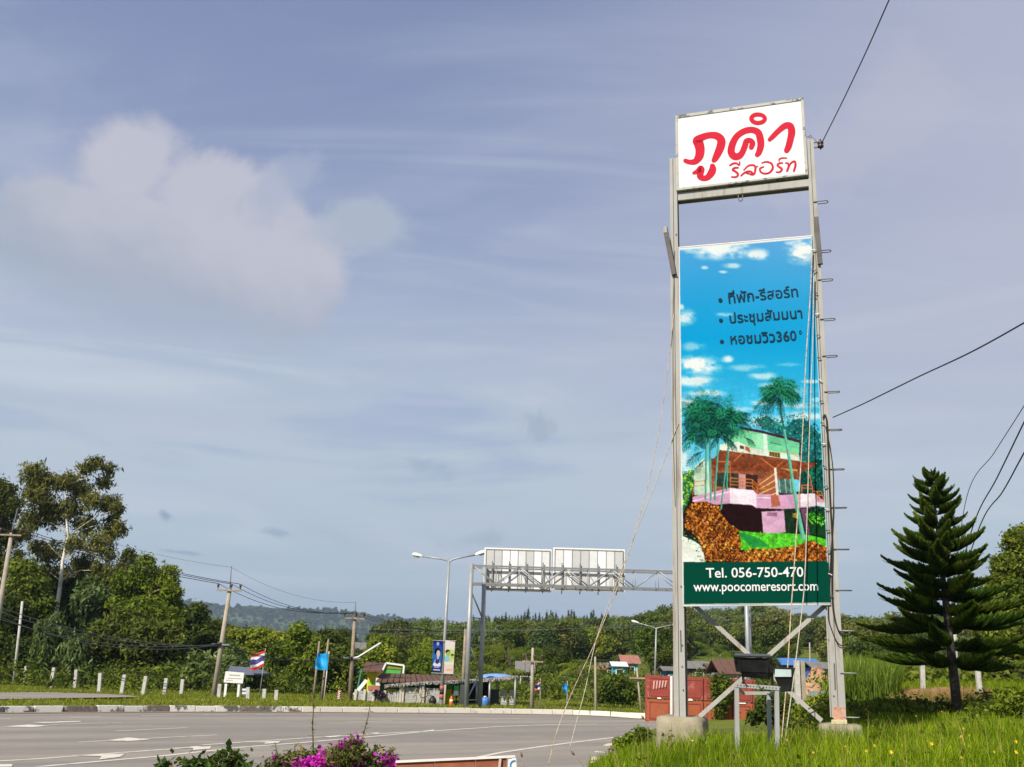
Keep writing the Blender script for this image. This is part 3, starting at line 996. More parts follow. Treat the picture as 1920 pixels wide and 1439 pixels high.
LOOK = ['dark round', 'mid green round', 'dark tall', 'mid green tall', 'yellow green round', 'tall olive', 'olive round', 'deep green round', 'pale grey green']
PLACES = [(470, 'behind the white notice board'), (640, 'behind the large flags'), (760, 'behind the wooden lamp pole'), (870, 'above the shop roof'), (1000, 'behind the gantry column'),
          (1130, 'behind the guy ropes'), (1260, 'by the far double lamp'), (1420, 'between the sign legs, left half'), (1560, 'between the sign legs, right half'), (1720, 'left of the layered conifer'), (9999, 'behind the layered conifer')]


def slope_label(k, px, Y):
    where = next(n for x, n in PLACES if px < x)
    return '%s tree %s on the slope %s' % (LOOK[k], 'low' if Y < 130 else 'halfway up' if Y < 185 else 'high', where)


n1 = 0
tries = 0
while n1 < 270 and tries < 6000:                 # the nearer trees one by one
    tries += 1
    Y = 92 + 150 * rnd.random() ** 1.3
    px = rnd.uniform(330, 1940)
    if px < 760 and Y < 100: continue
    p = stand(px, Y)
    x_, y_ = proj(p)
    s = rnd.uniform(.55, 1.0) * (1.15 if Y > 130 else .8)
    lim = skyline(px) + rnd.uniform(2, 70) * (1.3 - Y / 260)
    s = min(s, .92 * (at(px, lim, Y).z - p.z) / 6.4)
    if s < .28 or blocked(x_, y_, 6 * s * 2015 / Y): continue
    k = rnd.randrange(9) if rnd.random() > .3 else rnd.choice((0, 2, 7))
    put_tree(PROTO[k], p, s, slope_label(k, px, Y), 'tree', 'broadleaf trees on the slope', s * rnd.uniform(.85, 1.1))
    n1 += 1
for k in range(46):                               # conifers along the skyline
    px = 885 + k * 5.6 + rnd.uniform(-3, 3)
    Y = rnd.uniform(380, 440)
    p = stand(px, Y)
    target = 1153 + 5 * math.sin(k * .9) + rnd.uniform(-9, 9) + (8 if px < 930 else 0)
    s = max(.6, (at(px, target, Y).z - p.z) / 9.2)
    put_tree(CONI[k % 3], p, s * .85, '%s conifer on the skyline %s' % (('dark pointed', 'narrow dark', 'dark broad based')[k % 3], 'under the left gantry board' if px < 1035 else 'under the right gantry board' if px < 1085 else 'right of the guy ropes'), 'conifer', 'conifers on the ridge', s)


def forest(name, pts, scl, protos, seed):
    """a wood that reads as one mass: prototypes instanced on points"""
    me = bpy.data.meshes.new(name)
    me.vertices.add(len(pts))
    me.vertices.foreach_set('co', np.asarray(pts, dtype=np.float32).ravel())
    a = me.attributes.new('tree_scale', 'FLOAT', 'POINT')
    a.data.foreach_set('value', np.asarray(scl, dtype=np.float32))
    ob = link(name, me)
    tag(ob, kind='stuff')
    ng = bpy.data.node_groups.new(name, 'GeometryNodeTree')
    ng.interface.new_socket('Geometry', in_out='INPUT', socket_type='NodeSocketGeometry')
    ng.interface.new_socket('Geometry', in_out='OUTPUT', socket_type='NodeSocketGeometry')
    N, L = ng.nodes.new, ng.links.new
    gi, go = N('NodeGroupInput'), N('NodeGroupOutput')
    jn = N('GeometryNodeGeometryToInstance')
    for pr in protos:
        o2 = bpy.data.objects.new('tree_form', pr[0])
        oi = N('GeometryNodeObjectInfo')
        oi.inputs['Object'].default_value = o2
        oi.inputs['As Instance'].default_value = True
        L(oi.outputs['Geometry'], jn.inputs[0])
    io = N('GeometryNodeInstanceOnPoints')
    L(gi.outputs[0], io.inputs['Points'])
    L(jn.outputs[0], io.inputs['Instance'])
    # GeometryToInstance already gives one instance per linked form
    io.inputs['Pick Instance'].default_value = True
    rv = N('FunctionNodeRandomValue')
    rv.data_type = 'FLOAT_VECTOR'
    rv.inputs[0].default_value = (-.05, -.05, 0)
    rv.inputs[1].default_value = (.05, .05, 6.28)
    L(rv.outputs[0], io.inputs['Rotation'])
    na = N('GeometryNodeInputNamedAttribute')
    na.data_type = 'FLOAT'
    na.inputs[0].default_value = 'tree_scale'
    L(na.outputs[0], io.inputs['Scale'])
    ri = N('FunctionNodeRandomValue')
    ri.data_type = 'INT'
    ri.inputs[4].default_value = 0
    ri.inputs[5].default_value = len(protos) - 1
    ri.inputs['Seed'].default_value = seed
    L(ri.outputs[2], io.inputs['Instance Index'])
    L(io.outputs[0], go.inputs[0])
    md = ob.modifiers.new('wood', 'NODES')
    md.node_group = ng
    return ob


pts, scl = [], []
for _ in range(5200):
    Y = 150 + 520 * rnd.random()
    px = rnd.uniform(250, 2000)
    x = at(px, 1250, Y).x
    z = hz(x, Y)
    xx, yy = proj((x, Y, z))
    s = rnd.uniform(.8, 1.4) * (1.0 if Y < 260 else 1.15)
    s = min(s, (at(px, skyline(px) + rnd.uniform(-3, 14), Y).z - z) / 6.6)
    if s < .3: continue
    if blocked(xx, yy, 6 * s * 2015 / Y): continue
    pts.append((x, Y, z - .3))
    scl.append(s)
forest('hillside_forest', pts, scl, PROTO, 3)

# far blue ridge
FX, FY = np.meshgrid(np.linspace(-2600, 2200, 160), np.linspace(1900, 3900, 60))
SKY_PX = [(-400, 1120), (0, 1122), (200, 1124), (340, 1130), (400, 1133), (470, 1138), (540, 1144), (600, 1148), (650, 1153), (720, 1158), (780, 1163), (850, 1170), (1000, 1180), (1300, 1195), (2200, 1215)]
ax_ = [at(px, py, 2900).x for px, py in SKY_PX]
az_ = [at(px, py, 2900).z for px, py in SKY_PX]


def far_h(x, y):
    top = np.interp(x, ax_, az_) - 9
    prof = np.exp(-((y - 2900) / 430) ** 2)
    return (top + 7 * vnoise(x, y, 60)) * prof + 10 * vnoise(x, y, 170) * prof


FZ = far_h(FX, FY)
nx = FX.shape[1]
i = (np.arange(FX.shape[0] - 1)[:, None] * nx + np.arange(nx - 1)[None, :]).ravel()
m = mat('far_woods', (.035, .06, .016), .95, .35, .02, (.075, .10, .03), .6, .008, .45, .6)
tag(link('far_hill', np_mesh('far_hill', np.stack([FX, FY, FZ], -1).reshape(-1, 3), np.stack([i, i + 1, i + 1 + nx, i + nx], 1), None, m, True)), kind='structure')
pts, scl = [], []
for _ in range(4200):
    y = 1950 + 1000 * rnd.random()
    px = rnd.uniform(280, 960)
    x = at(px, 1150, y).x
    pts.append((x, y, float(far_h(np.array([x]), np.array([y]))[0]) - 2))
    scl.append(rnd.uniform(1.0, 2.3) * (1.25 if y > 2800 else 1))
forest('far_forest', pts, scl, [PROTO[0], PROTO[1], PROTO[2], PROTO[7]], 5)

# air
def haze(density):
    m = bpy.data.materials.new('haze_air')
    m.use_nodes = True
    t = NT(m.node_tree)
    v = t.n('ShaderNodeVolumePrincipled')
    v.inputs['Color'].default_value = (.58, .74, 1.0, 1)
    v.inputs['Density'].default_value = density
    v.inputs['Anisotropy'].default_value = .2
    o = t.n('ShaderNodeOutputMaterial')
    t.put(o.inputs['Volume'], v.outputs[0])
    mb = MB().box((0, 1500, 120), (8000, 11100, 276))
    tag(mb.build('haze', m), kind='stuff')


# far mesh edges lie inside the box
if HAZE: haze(HAZE)

# ---------------------------------------------------------------- materials of made things
CONC = mat('pole_concrete', (.30, .26, .20), .9, .12, 3, (.20, .16, .12), .5, 1.5, .52, .7, bump=.2, stretch=(3, 3, .5))
CONC_W = mat('post_white', (.42, .40, .36), .85, .1, 8, (.22, .2, .16), .6, 3, .52, .68)
WOOD = mat('pole_wood', (.26, .20, .14), .9, .2, 5, (.14, .11, .08), .6, 2, .5, .65, stretch=(4, 4, .4))
STEEL = mat('galvanised', (.28, .29, .295), .5, .08, 5, (.28, .28, .27), .5, 1.6, .5, .7, metal=.3)
STEEL_D = mat('galvanised_dull', (.17, .175, .18), .6, .1, 5, (.2, .19, .18), .5, 1.6, .5, .7, metal=.2)
WHITE = mat('white_paint', (.62, .61, .58), .5, .04, 5, (.45, .42, .36), .4, 2, .56, .72)
BLACK = mat('black_plastic', (.012, .012, .013), .45, .1, 10)
CABLE = mat('cable_black', (.015, .015, .017), .6)
PORC = mat('insulator_brown', (.06, .035, .025), .3, spec=.5)
LAMPW = mat('lamp_housing', (.58, .57, .53), .45, .04)
LENS = mat('lamp_lens', (.42, .40, .34), .15, spec=.6)
ROOF_BR = mat('roof_brown', (.115, .055, .038), .8, .15, 6, (.07, .045, .035), .6, 1.5)
ROOF_GR = mat('roof_grey', (.16, .15, .14), .8, .15, 6, (.09, .07, .06), .6, 1.2)
ROOF_BL = mat('roof_blue', (.05, .16, .42), .6, .1, 4)
ROOF_RED = mat('roof_red', (.30, .13, .09), .8, .12, 5, (.18, .09, .07), .5, 1)
DARK = mat('dark_interior', (.02, .02, .02), .9)
YEL = mat('paint_yellow', (.62, .50, .02), .6, .08)
LIME = mat('paint_lime', (.28, .50, .03), .6, .08)
GRN = mat('paint_green', (.06, .30, .05), .6, .1)
TEAL = mat('paint_teal', (.03, .18, .14), .6, .1)
TURQ = mat('paint_turquoise', (.08, .42, .55), .6, .1)
CREAM = mat('plaster_cream', (.42, .38, .31), .8, .08, 4, (.32, .27, .2), .5, 1)
PLANK = mat('plank_whitewash', (.38, .365, .35), .85, .15, 4, (.25, .22, .2), .7, 3, .48, .62, stretch=(1, 1, 5))
SCREEN = mat('grey_screen', (.10, .10, .105), .8, .15, 5)
RED = mat('flag_red', (.55, .03, .03), .7, .05)
FWHITE = mat('flag_white', (.75, .74, .75), .7, .04)
FBLUE = mat('flag_navy', (.05, .04, .17), .7, .05)
CYAN = mat('flag_cyan', (.02, .30, .62), .6, .08)
ORANGE = mat('cone_orange', (.75, .14, .03), .5)


def clearY(px, py): return on_z(px, py, .17).y


def P2(px, py, Y): return at(px, py, Y)


# ---------------------------------------------------------------- white fence posts along the wood
FP = [(44, 1283, 1249), (95, 1290, 1252), (140, 1292, 1256), (186, 1297, 1262), (228, 1300, 1265), (268, 1302, 1268), (308, 1302, 1272), (340, 1302, 1274)]
mesh0 = None
for k, (px, b_, t_) in enumerate(FP + [(410, 1309, 1283), (458, 1309, 1287), (465, 1311, 1289), (495, 1311, 1292), (518, 1313, 1294)]):
    if px == 458: continue
    p = on_z(px, b_, .2)
    g = 'white posts before the left wood' if k < 8 else 'white posts round the notice board'
    nth = ('leftmost', 'second', 'third', 'fourth', 'fifth', 'sixth', 'seventh', 'rightmost')
    lab = '%s white fence post%s in the row before the left wood' % (nth[k], ' from the left' if 0 < k < 7 else '') if k < 8 else ('short white post just right of the leaning concrete pole', '', 'short white post seen between the legs of the notice board', 'short white post right of the notice board', 'short white post under the large striped flag')[k - 8]
    hgt = (at(px, t_, p.y).z - p.z)
    mb = MB().bar((p.x, p.y, p.z - .05), (p.x + rnd.uniform(-.06, .06), p.y, p.z + hgt), .17, .17)
    tag(mb.build('fence_post', CONC_W, bevel=.015), lab, 'post', g)


# ---------------------------------------------------------------- power poles and wires
def crossarm(t, c, ln, ang, matl=WOOD, ins=(-.45, .08, .45), name='crossarm'):
    d = Vector((math.cos(ang), math.sin(ang), 0))
    MB().bar(c - d * ln / 2, c + d * ln / 2, .075, .08).build(name, matl, t)
    out = []
    for k in ins:
        p = c + d * ln * k + Vector((0, 0, .055))
        MB().lathe(p, [(.02, 0), (.02, .10), (.07, .12), (.045, .17), (.075, .2), (.05, .26), (.02, .29)], 8).build('insulator', PORC, t, True)
        out.append(p + Vector((0, 0, .28)))
    return out


def upole(label, base, top, arm_frac=None, arm_len=1.6, arm_ang=.05, spike=None, r=(.15, .10), matl=CONC, low_arm=None, group=None, ins=(-.45, .08, .45)):
    t = thing('power_pole', label, 'pole', base, group)
    base, top = Vector(base), Vector(top)
    MB().tube([base - Vector((0, 0, .2)), top], list(r), 8).build('pole', matl, t, True)
    pins, ins = ins, []
    if arm_frac is not None: ins = crossarm(t, base.lerp(top, arm_frac) - Vector((0, .13, 0)), arm_len, arm_ang, ins=pins)
    if low_arm is not None:
        MB().bar(base.lerp(top, low_arm) + Vector((-.45, -.14, 0)), base.lerp(top, low_arm) + Vector((.45, -.14, 0)), .08, .08).build('cable_bracket', STEEL_D, t)
        MB().tube([base.lerp(top, low_arm - .015) - Vector((0, .16, 0)), base.lerp(top, low_arm + .02) - Vector((0, .16, 0))], .06, 6).build('cable_clamp', BLACK, t)
    if spike is not None: MB().tube([top, spike], [.035, .02], 6).build('lightning_rod', STEEL_D, t)
    return t, ins


Yb = clearY(400, 1308)
bB, tB = at(400, 1308, Yb), at(431, 1105, Yb)
_, insB = upole('leaning concrete pole with crossarm and lightning rod beside the white notice board', bB, tB, .985, 1.25, .05, at(434, 1062, Yb), low_arm=.48)
Yl = 52
_, insA = upole('leaning concrete pole at the left picture edge with a pale crossarm', at(-25, 1290, Yl), at(22, 1000, Yl), .985, 1.1, .05, at(33, 953, Yl))
upole('thin bleached pole standing in the left wood', stand(26, 70), at(42, 1128, 70), r=(.11, .08), matl=CONC_W)
Yd = clearY(656, 1313)
bD, tD = at(656, 1313, Yd), at(665, 1158, Yd)
tpole, insD = upole('brown wooden pole carrying a white street lamp arm left of the shop', bD, tD, .985, 1.15, .05, at(667, 1128, Yd), r=(.13, .08), matl=WOOD, low_arm=.50)
MB().tube([bD.lerp(tD, .50) + Vector((.05, -.1, 0)), at(672, 1232, Yd), at(714, 1206, Yd)], [.045, .045, .06], 7).build('lamp_arm', WHITE, tpole, True)
Ye = 60
_, insE = upole('wooden pole seen just left of the gantry column', at(866, 1322, Ye), at(873, 1180, Ye), None, r=(.11, .08), matl=WOOD)
Yf = clearY(998, 1329)
_, insF = upole('grey pole with a lowered crossarm between the shed and the small flag', at(997, 1329, Yf), at(999, 1215, Yf), .77, 1.0, .0, None, (.11, .06), CONC)
Yg = clearY(1117, 1335)
upole('plain slim pole without crossarm right of the guy ropes', at(1117, 1335, Yg), at(1116, 1232, Yg), r=(.065, .045))
Yh = 50
_, insH = upole('thin leaning pole with a short crossarm left of the red barrier', at(1203, 1336, Yh), at(1194, 1254, Yh), .78, .8, .0, None, (.055, .04), CONC, ins=())
Yr = 30
bR, tR = stand(1792, Yr), at(1783, 1135, Yr)
_, insR = upole('white concrete pole right behind the layered conifer', bR, tR, None, r=(.14, .11), matl=CONC_W)
for px, py0, py1, Y, lab in ((1731, 1287, 1243, 29, 'short white post in the dry grass left of the conifer trunk'), (1839, 1292, 1240, 27, 'leaning white post in the dry grass right of the conifer trunk')):
    b_ = stand(px, Y)
    tag(MB().bar(b_ - Vector((0, 0, .1)), at(px - (8 if px > 1800 else 2), py1, Y), .11, .10).build('fence_post', CONC_W, bevel=.01), lab, 'post')
for px, y0, y1, Y, lab in ((1520, 1300, 1205, 95, 'thin pole on the village slope behind the tower'), (1601, 1285, 1243, 60, 'small grey post right of the tower among tall grass')):
    b_ = stand(px, Y)
    tag(MB().tube([b_, at(px - 2, y1, Y)], [.09, .06], 6).build('slim_pole', CONC, smooth=True), lab, 'pole')


def wire(label, a, b, sag, r=.011, n=24, cat='power line', name='power_line', group=None, matl=CABLE):
    a, b = Vector(a), Vector(b)
    pts = [a.lerp(b, k / n) - Vector((0, 0, 4 * sag * (k / n) * (1 - k / n))) for k in range(n + 1)]
    return tag(MB().tube(pts, r, 5).build(name, matl, smooth=True), label, cat, group)


for k in range(3):
    wire('%s power line from the left edge pole to the leaning concrete pole' % ('left', 'middle', 'right')[k], insA[k], insB[k], .25, .016, group='lines over the left wood')
    wire('%s sagging power line between the concrete pole and the wooden lamp pole' % ('left', 'middle', 'right')[k], insB[k], insD[k], .55, .013, group='lines left of the shop')
    wire('%s power line running right from the wooden lamp pole' % ('left', 'middle', 'right')[k], insD[k], insE[k] if insE else at(872, 1185, Ye), .3, .010, group='lines over the shop')
wire('thin top wire between the two lightning rods', at(434, 1064, Yb), at(667, 1130, Yd), .5, .006)
wire('thin top wire running left from the lightning rod of the concrete pole', at(434, 1064, Yb), at(33, 955, Yl), .4, .006)
cl = bB.lerp(tB, .48) - Vector((0, .2, 0))
for k, (y0, sg) in enumerate(((1128, .55), (1137, .6), (1143, .9), (1150, .7))):
    wire('%s of four telephone cables sagging before the left wood' % ('uppermost', 'second highest', 'third highest', 'lowest')[k], at(-30, y0, 54), cl + Vector((0, 0, .04 * k - .08)), sg, .020, group='telephone cables before the left wood')
cd = bD.lerp(tD, .50) - Vector((0, .2, 0))
for k in range(2):
    wire('%s telephone cable between the concrete pole and the wooden lamp pole' % ('lower', 'upper')[k], cl + Vector((0, 0, .05 * k)), cd + Vector((0, 0, .05 * k)), .45, .016, group='telephone cables by the flags')
for y0, y1, Y0, Y1 in ((1180, 1175, 58, 80), (1188, 1165, 58, 80)):
    wire('%s thin grey wire crossing the wooded slope behind the gantry' % ('upper' if y0 == 1180 else 'lower'), at(660, y0, Yd), at(1500, y1 - 25, 82), .5, .012, group='wires across the slope', matl=STEEL_D)

# ---------------------------------------------------------------- notice board, flags, shelter
t = thing('notice_board', 'white notice board on two legs beside the leaning concrete pole', 'sign', on_z(437, 1309, .17))
Yn = on_z(437, 1309, .17).y
MB().slab([(419, 1280), (455, 1282), (458, 1262), (423, 1259)], Yn, .06).build('board', WHITE, t, bevel=.01)
for a, b_ in ((421.5, 1309), (446, 1310)):
    MB().bar(at(a, b_, Yn + .1), at(a + 2.5, 1282, Yn + .1), .12, .08).build('leg', WHITE, t)
INK = mat('faded_ink', (.25, .22, .2), .9)
mb = MB()
r_ = random.Random(3)
for row, (yy, x0, x1, hgt) in enumerate(((1266.5, 430, 449, 2.6), (1272.5, 427, 453, 1.6), (1276.5, 424, 436, 1.5))):
    x = x0
    while x < x1:
        w_ = r_.uniform(1.0, 2.2)
        mb.slab([(x, yy + .055 * (x - 437) + hgt / 2), (x + w_, yy + .055 * (x - 437) + hgt / 2), (x + w_ + .3, yy + .055 * (x - 437) - hgt / 2), (x + .3, yy + .055 * (x - 437) - hgt / 2)], Yn - .004, .003)
        x += w_ + .6
mb.build('lettering', INK, t)

Ys = 66
t = thing('bus_shelter', 'small dark roofed shelter behind the white notice board', 'shelter', stand(478, Ys))
mb = MB()
a, b_, c_, d_ = at(424, 1262, Ys), at(476, 1263, Ys - 1), at(470, 1252, Ys + 2.0), at(432, 1249, Ys + 2.6)
mb.hexa([a, b_, c_, d_] + [p - Vector((0, 0, .10)) for p in (a, b_, c_, d_)])
a, b_, c_, d_ = at(477, 1263, Ys - 1), at(505, 1263, Ys), at(498, 1258, Ys + 2), at(471, 1252, Ys + 2.0)
mb.hexa([a, b_, c_, d_] + [p - Vector((0, 0, .10)) for p in (a, b_, c_, d_)])
mb.build('roof', mat('roof_slate', (.10, .115, .15), .55, .1), t)
for x in (447, 459, 500):
    MB().bar(stand(x - 3, Ys), at(x, 1262, Ys), .14, .14).build('post', DARK, t)
MB().slab([(446, 1304), (456, 1305), (459, 1266), (450, 1266)], Ys + .6, .1).build('wall', mat('shelter_wall', (.06, .05, .07), .8), t)
b_ = on_z(459, 1305, .2)
t = thing('warning_board', 'small blue and white striped board on the ground by the shelter', 'sign', b_)
for k in range(4):
    y0 = 1305 - k * 3.4
    MB().slab([(454, y0), (463.5, y0 + .5), (463.8, y0 - 2.9), (454.3, y0 - 3.4)], b_.y, .04).build('board_stripe', (mat('stripe_blue', (.10, .14, .32), .7), WHITE)[k % 2], t)


def flag(label, pole_b, pole_t, Y, grid, mats_, stripes, group=None, r=.03, polem=STEEL):
    """grid: photo outline hoist-top, fly-top, fly-bottom, hoist-bottom; rippled cloth"""
    t = thing('flag', label, 'flag', at(*pole_b, Y), group)
    MB().tube([at(*pole_b, Y) - Vector((0, 0, .15)), at(*pole_t, Y)], [r, r * .75], 7).build('flagpole', polem, t, True)
    ht, ft, fb, hb = [at(*q, Y - .05) for q in grid]
    nu, nv = 16, 24
    V = []
    for j in range(nv + 1):
        for i in range(nu + 1):
            u, v = i / nu, j / nv
            p = ht.lerp(ft, u).lerp(hb.lerp(fb, u), v)
            p = p + Vector((0, -.16 * u ** .6 * math.sin(u * 6.5 + v * 2.6) - .08 * u * math.sin(v * 9 + u * 3), .05 * u * math.sin(u * 7 + 1)))
            V.append(p)
    mb = MB()
    fs, mi = [], []
    for j in range(nv):
        fr = (j + .5) / nv
        k = next(k for k, s in enumerate(stripes) if fr < s[0])
        for i in range(nu):
            fs.append((j * (nu + 1) + i, j * (nu + 1) + i + 1, (j + 1) * (nu + 1) + i + 1, (j + 1) * (nu + 1) + i))
            mi.append(stripes[k][1])
    mb.v, mb.f, mb.m = V, fs, mi
    mb.build('cloth', mats_, t, True)
    return t


TH = [(1 / 6, 0), (2 / 6, 1), (4 / 6, 2), (5 / 6, 1), (1.01, 0)]
flag('large red white and dark blue striped flag behind the notice board', (486, 1309), (498, 1216), clearY(486, 1309), [(497, 1220), (471, 1229), (469, 1260), (494, 1249)], [RED, FWHITE, FBLUE], TH)
flag('large plain light blue flag between wooden poles', (607, 1313), (617, 1222), clearY(607, 1313), [(616, 1225), (596, 1226), (590, 1255), (614, 1257)], [CYAN], [(1.01, 0)], polem=WHITE)
flag('small red white and dark blue striped flag beside the crossarm pole', (1013, 1330), (1013, 1272), clearY(1013, 1330), [(1013, 1275), (1005, 1281), (1002, 1298), (1012, 1296)], [RED, FWHITE, FBLUE], TH)
flag('small plain light blue flag left of the guy ropes', (1063, 1333), (1064, 1277), clearY(1063, 1333), [(1063.5, 1279), (1055, 1285), (1054, 1292), (1063, 1300)], [CYAN], [(1.01, 0)])
for bx, tx, ty, lab in ((587, 599, 1203, 'thinner of the two wooden poles behind the large blue flag'), (602, 616, 1199, 'thicker of the two wooden poles behind the large blue flag')):
    Y = clearY(bx, 1314) + 1.6
    tag(MB().tube([at(bx, 1314, Y) - Vector((0, 0, .15)), at(tx, ty, Y)], [.10 if bx == 602 else .07, .05], 7).build('wooden_pole', WOOD, smooth=True), lab, 'pole')
Y = clearY(637, 1312)
t = thing('hazard_marker', 'red and white striped hazard marker on the grass left of the shop', 'road sign', at(637, 1312, Y))
MB().bar(at(636, 1312, Y + .06), at(637, 1296, Y + .06), .08, .05).build('post', STEEL, t)
MB().slab([(632.5, 1311), (639.5, 1311), (641, 1294.5), (634, 1294.5)], Y, .03).build('plate', WHITE, t)
mb = MB()
for k in range(4):
    y0 = 1310 - k * 4.2
    x0 = 632.6 + .09 * (1311 - y0)
    mb.slab([(x0, y0), (x0 + 6.6, y0 - 3.5), (x0 + 6.7, y0 - 5.4), (x0 + .1, y0 - 1.9)], Y - .004, .003)
mb.build('stripes', RED, t)

# ---------------------------------------------------------------- shop, board fence, shed
Y = 57.0
t = thing('shop_building', 'low shop with brown roofs, yellow walls and a green gable board', 'building', on_z(770, 1320, .17))
MB().slab([(687, 1302), (704, 1302), (706, 1256), (689, 1256)], Y, 3.0).build('yellow_wall', YEL, t)
MB().slab([(690, 1286), (703, 1286), (703.5, 1277), (691, 1277)], Y - .12, .1).build('lime_panel', LIME, t)
w_ = MB().slab([(692, 1300), (701, 1300), (702, 1288), (693, 1288)], Y - .06, .05).build('door', DARK, t)


def roof(name, quad, Y0, Y1, th, m_, par):
    """sloping roof sheet: first two points on the eaves at Y0, last two on the ridge at Y1, cut into sheets laid side by side"""
    (x0, y0), (x1, y1), (x2, y2), (x3, y3) = quad
    n = max(1, int(abs(x1 - x0) / 11))
    a, b, c, d = at(x0, y0, Y0), at(x1, y1, Y0), at(x2, y2, Y1), at(x3, y3, Y1)
    for k in range(n):
        u, v = k / n, (k + 1) / n - .012
        q = [a.lerp(b, u), a.lerp(b, v), d.lerp(c, v), d.lerp(c, u)]
        dz = Vector((0, 0, rnd.uniform(0, .03)))
        MB().hexa([p + dz for p in q] + [p + dz - Vector((0, 0, th)) for p in q]).build(name, m_, par)


roof('roof_sheet', [(680, 1257), (716, 1258), (723, 1244), (686, 1242)], Y - .8, Y + 2.5, .08, ROOF_BR, t)
roof('roof_sheet', [(705, 1278), (872, 1279), (852, 1268), (716, 1263)], Y - 1.6, Y + 2.5, .08, ROOF_BR, t)
MB().slab([(716, 1262), (750, 1263.5), (757, 1249), (724, 1245)], Y - .2, .06).build('gable_board', GRN, t)
MB().slab([(719, 1253.5), (752, 1256), (756, 1250), (724, 1246.5)], Y - .24, .03).build('gable_top_stripe', mat('paint_olive', (.16, .20, .02), .6), t)
mb = MB()
for p, q in (((715, 1262), (724, 1243.5)), ((724, 1243.5), (757.5, 1248)), ((757.5, 1248), (756, 1263))):
    mb.bar(at(*p, Y - .3), at(*q, Y - .3), .09, .09)
mb.build('gable_frame', WHITE, t)
MB().slab([(713, 1300), (868, 1303), (868, 1278), (714, 1276)], Y, 3).build('front_wall', TEAL, t)
MB().slab([(704, 1286), (713, 1286), (713, 1274), (705, 1270)], Y - .5, .3).build('white_corner', WHITE, t)
MB().bar(at(670, 1293, Y - .4), at(678, 1254, Y - .4), .07, .07).build('drain_pipe', TEAL, t)
MB().bar(at(664, 1304, Y - 1), at(687, 1276, Y - .5), .18, .08).build('stair_rail', WHITE, t)
MB().slab([(690, 1295), (712, 1296), (712, 1287), (690, 1286)], Y - .9, .1).build('brick_planter', mat('brick_red', (.30, .12, .08), .9), t)
MB().slab([(726, 1298), (745, 1298.5), (745, 1292.5), (726, 1292)], Y - 1.0, .05).build('yellow_counter', YEL, t)
MB().slab([(833, 1320), (846, 1320), (848, 1293), (835, 1293)], Y - 1.4, .08).build('yellow_door', YEL, t)
MB().slab([(835, 1293), (848, 1293), (849, 1284), (836, 1284)], Y - 1.4, .08).build('green_panel', GRN, t)
MB().bar(at(865, 1323, Y - 2.2), at(868, 1284, Y - 2.2), .26, .2).build('column', CREAM, t)
MB().bar(at(829, 1322, Y - 2.2), at(833, 1284, Y - 2.2), .22, .2).build('column', CREAM, t)

# pale board fence in panels before the shop
Yq = 55.2
t = thing('board_fence', 'whitewashed plank fence in front of the shop', 'fence', on_z(750, 1319, .17))
posts = [(665.5, 1313), (682, 1313.5), (699, 1317), (720, 1318), (750, 1319), (754, 1319), (787, 1319.5), (792.5, 1319.7), (826, 1321)]
for k, (px, py) in enumerate(posts):
    MB().bar(at(px, py, Yq - .05), at(px + 2.3, (1293 if k < 2 else 1295 if k < 4 else 1286), Yq - .05), .13, .12).build('post', CREAM if k > 2 else CONC_W, t)
for (x0, x1, y0, yt, nrow) in ((668, 680, 1312, 1295, 6), (684, 697, 1314, 1296, 6), (757, 785, 1318, 1289, 8), (795, 824, 1319.5, 1290, 8)):
    st_ = (y0 - yt) / nrow
    for k in range(nrow):
        ya = y0 - k * st_
        j = rnd.uniform(-.5, .5)
        MB().slab([(x0 + j, ya), (x1 + j, ya + .3), (x1 + .2 + j, ya - st_ * .84 + .3), (x0 + .2 + j, ya - st_ * .84)], Yq + rnd.uniform(-.02, .02), .035).build('plank', PLANK, t)
x = 702.0
while x < 748:
    wv = rnd.uniform(2.6, 4.2)
    if not 717 < x < 722:
        top = 1298 + rnd.uniform(-3, 3) + (4 if 705 < x < 717 else 0)
        MB().slab([(x, 1317.5), (x + wv, 1317.5), (x + wv + .8, top), (x + .8, top)], Yq + rnd.uniform(-.02, .02), .035).build('plank', PLANK if rnd.random() < .75 else CONC, t)
    x += wv + .7
T('hanging_plant', 'dark drooping plant on the plank fence', 'plant', 55.0, [(706, 1300, 4, .7), (712, 1303, 5, .6), (718, 1304, 4, .7)], 120, .07, leaf_mat('leaf_purple', (.02, .015, .025), (.05, .035, .05), .1), base_px=712, limbs=False, trunk_r=.02, seed=60)
for k, (px, nm) in enumerate(((777, 'bare thin shrub before the left plank panel of the shop fence'), (799, 'bare thin shrub before the right plank panel of the shop fence'))):
    b_ = stand(px, 54.6)
    T('bare_shrub', nm, 'shrub', 54.6, [(px, 1300, 7, 1.3), (px + 3, 1293, 5, 1.2)], 9, .05, G_OLIVE, base_px=px, trunk_r=.02, seed=61 + k)

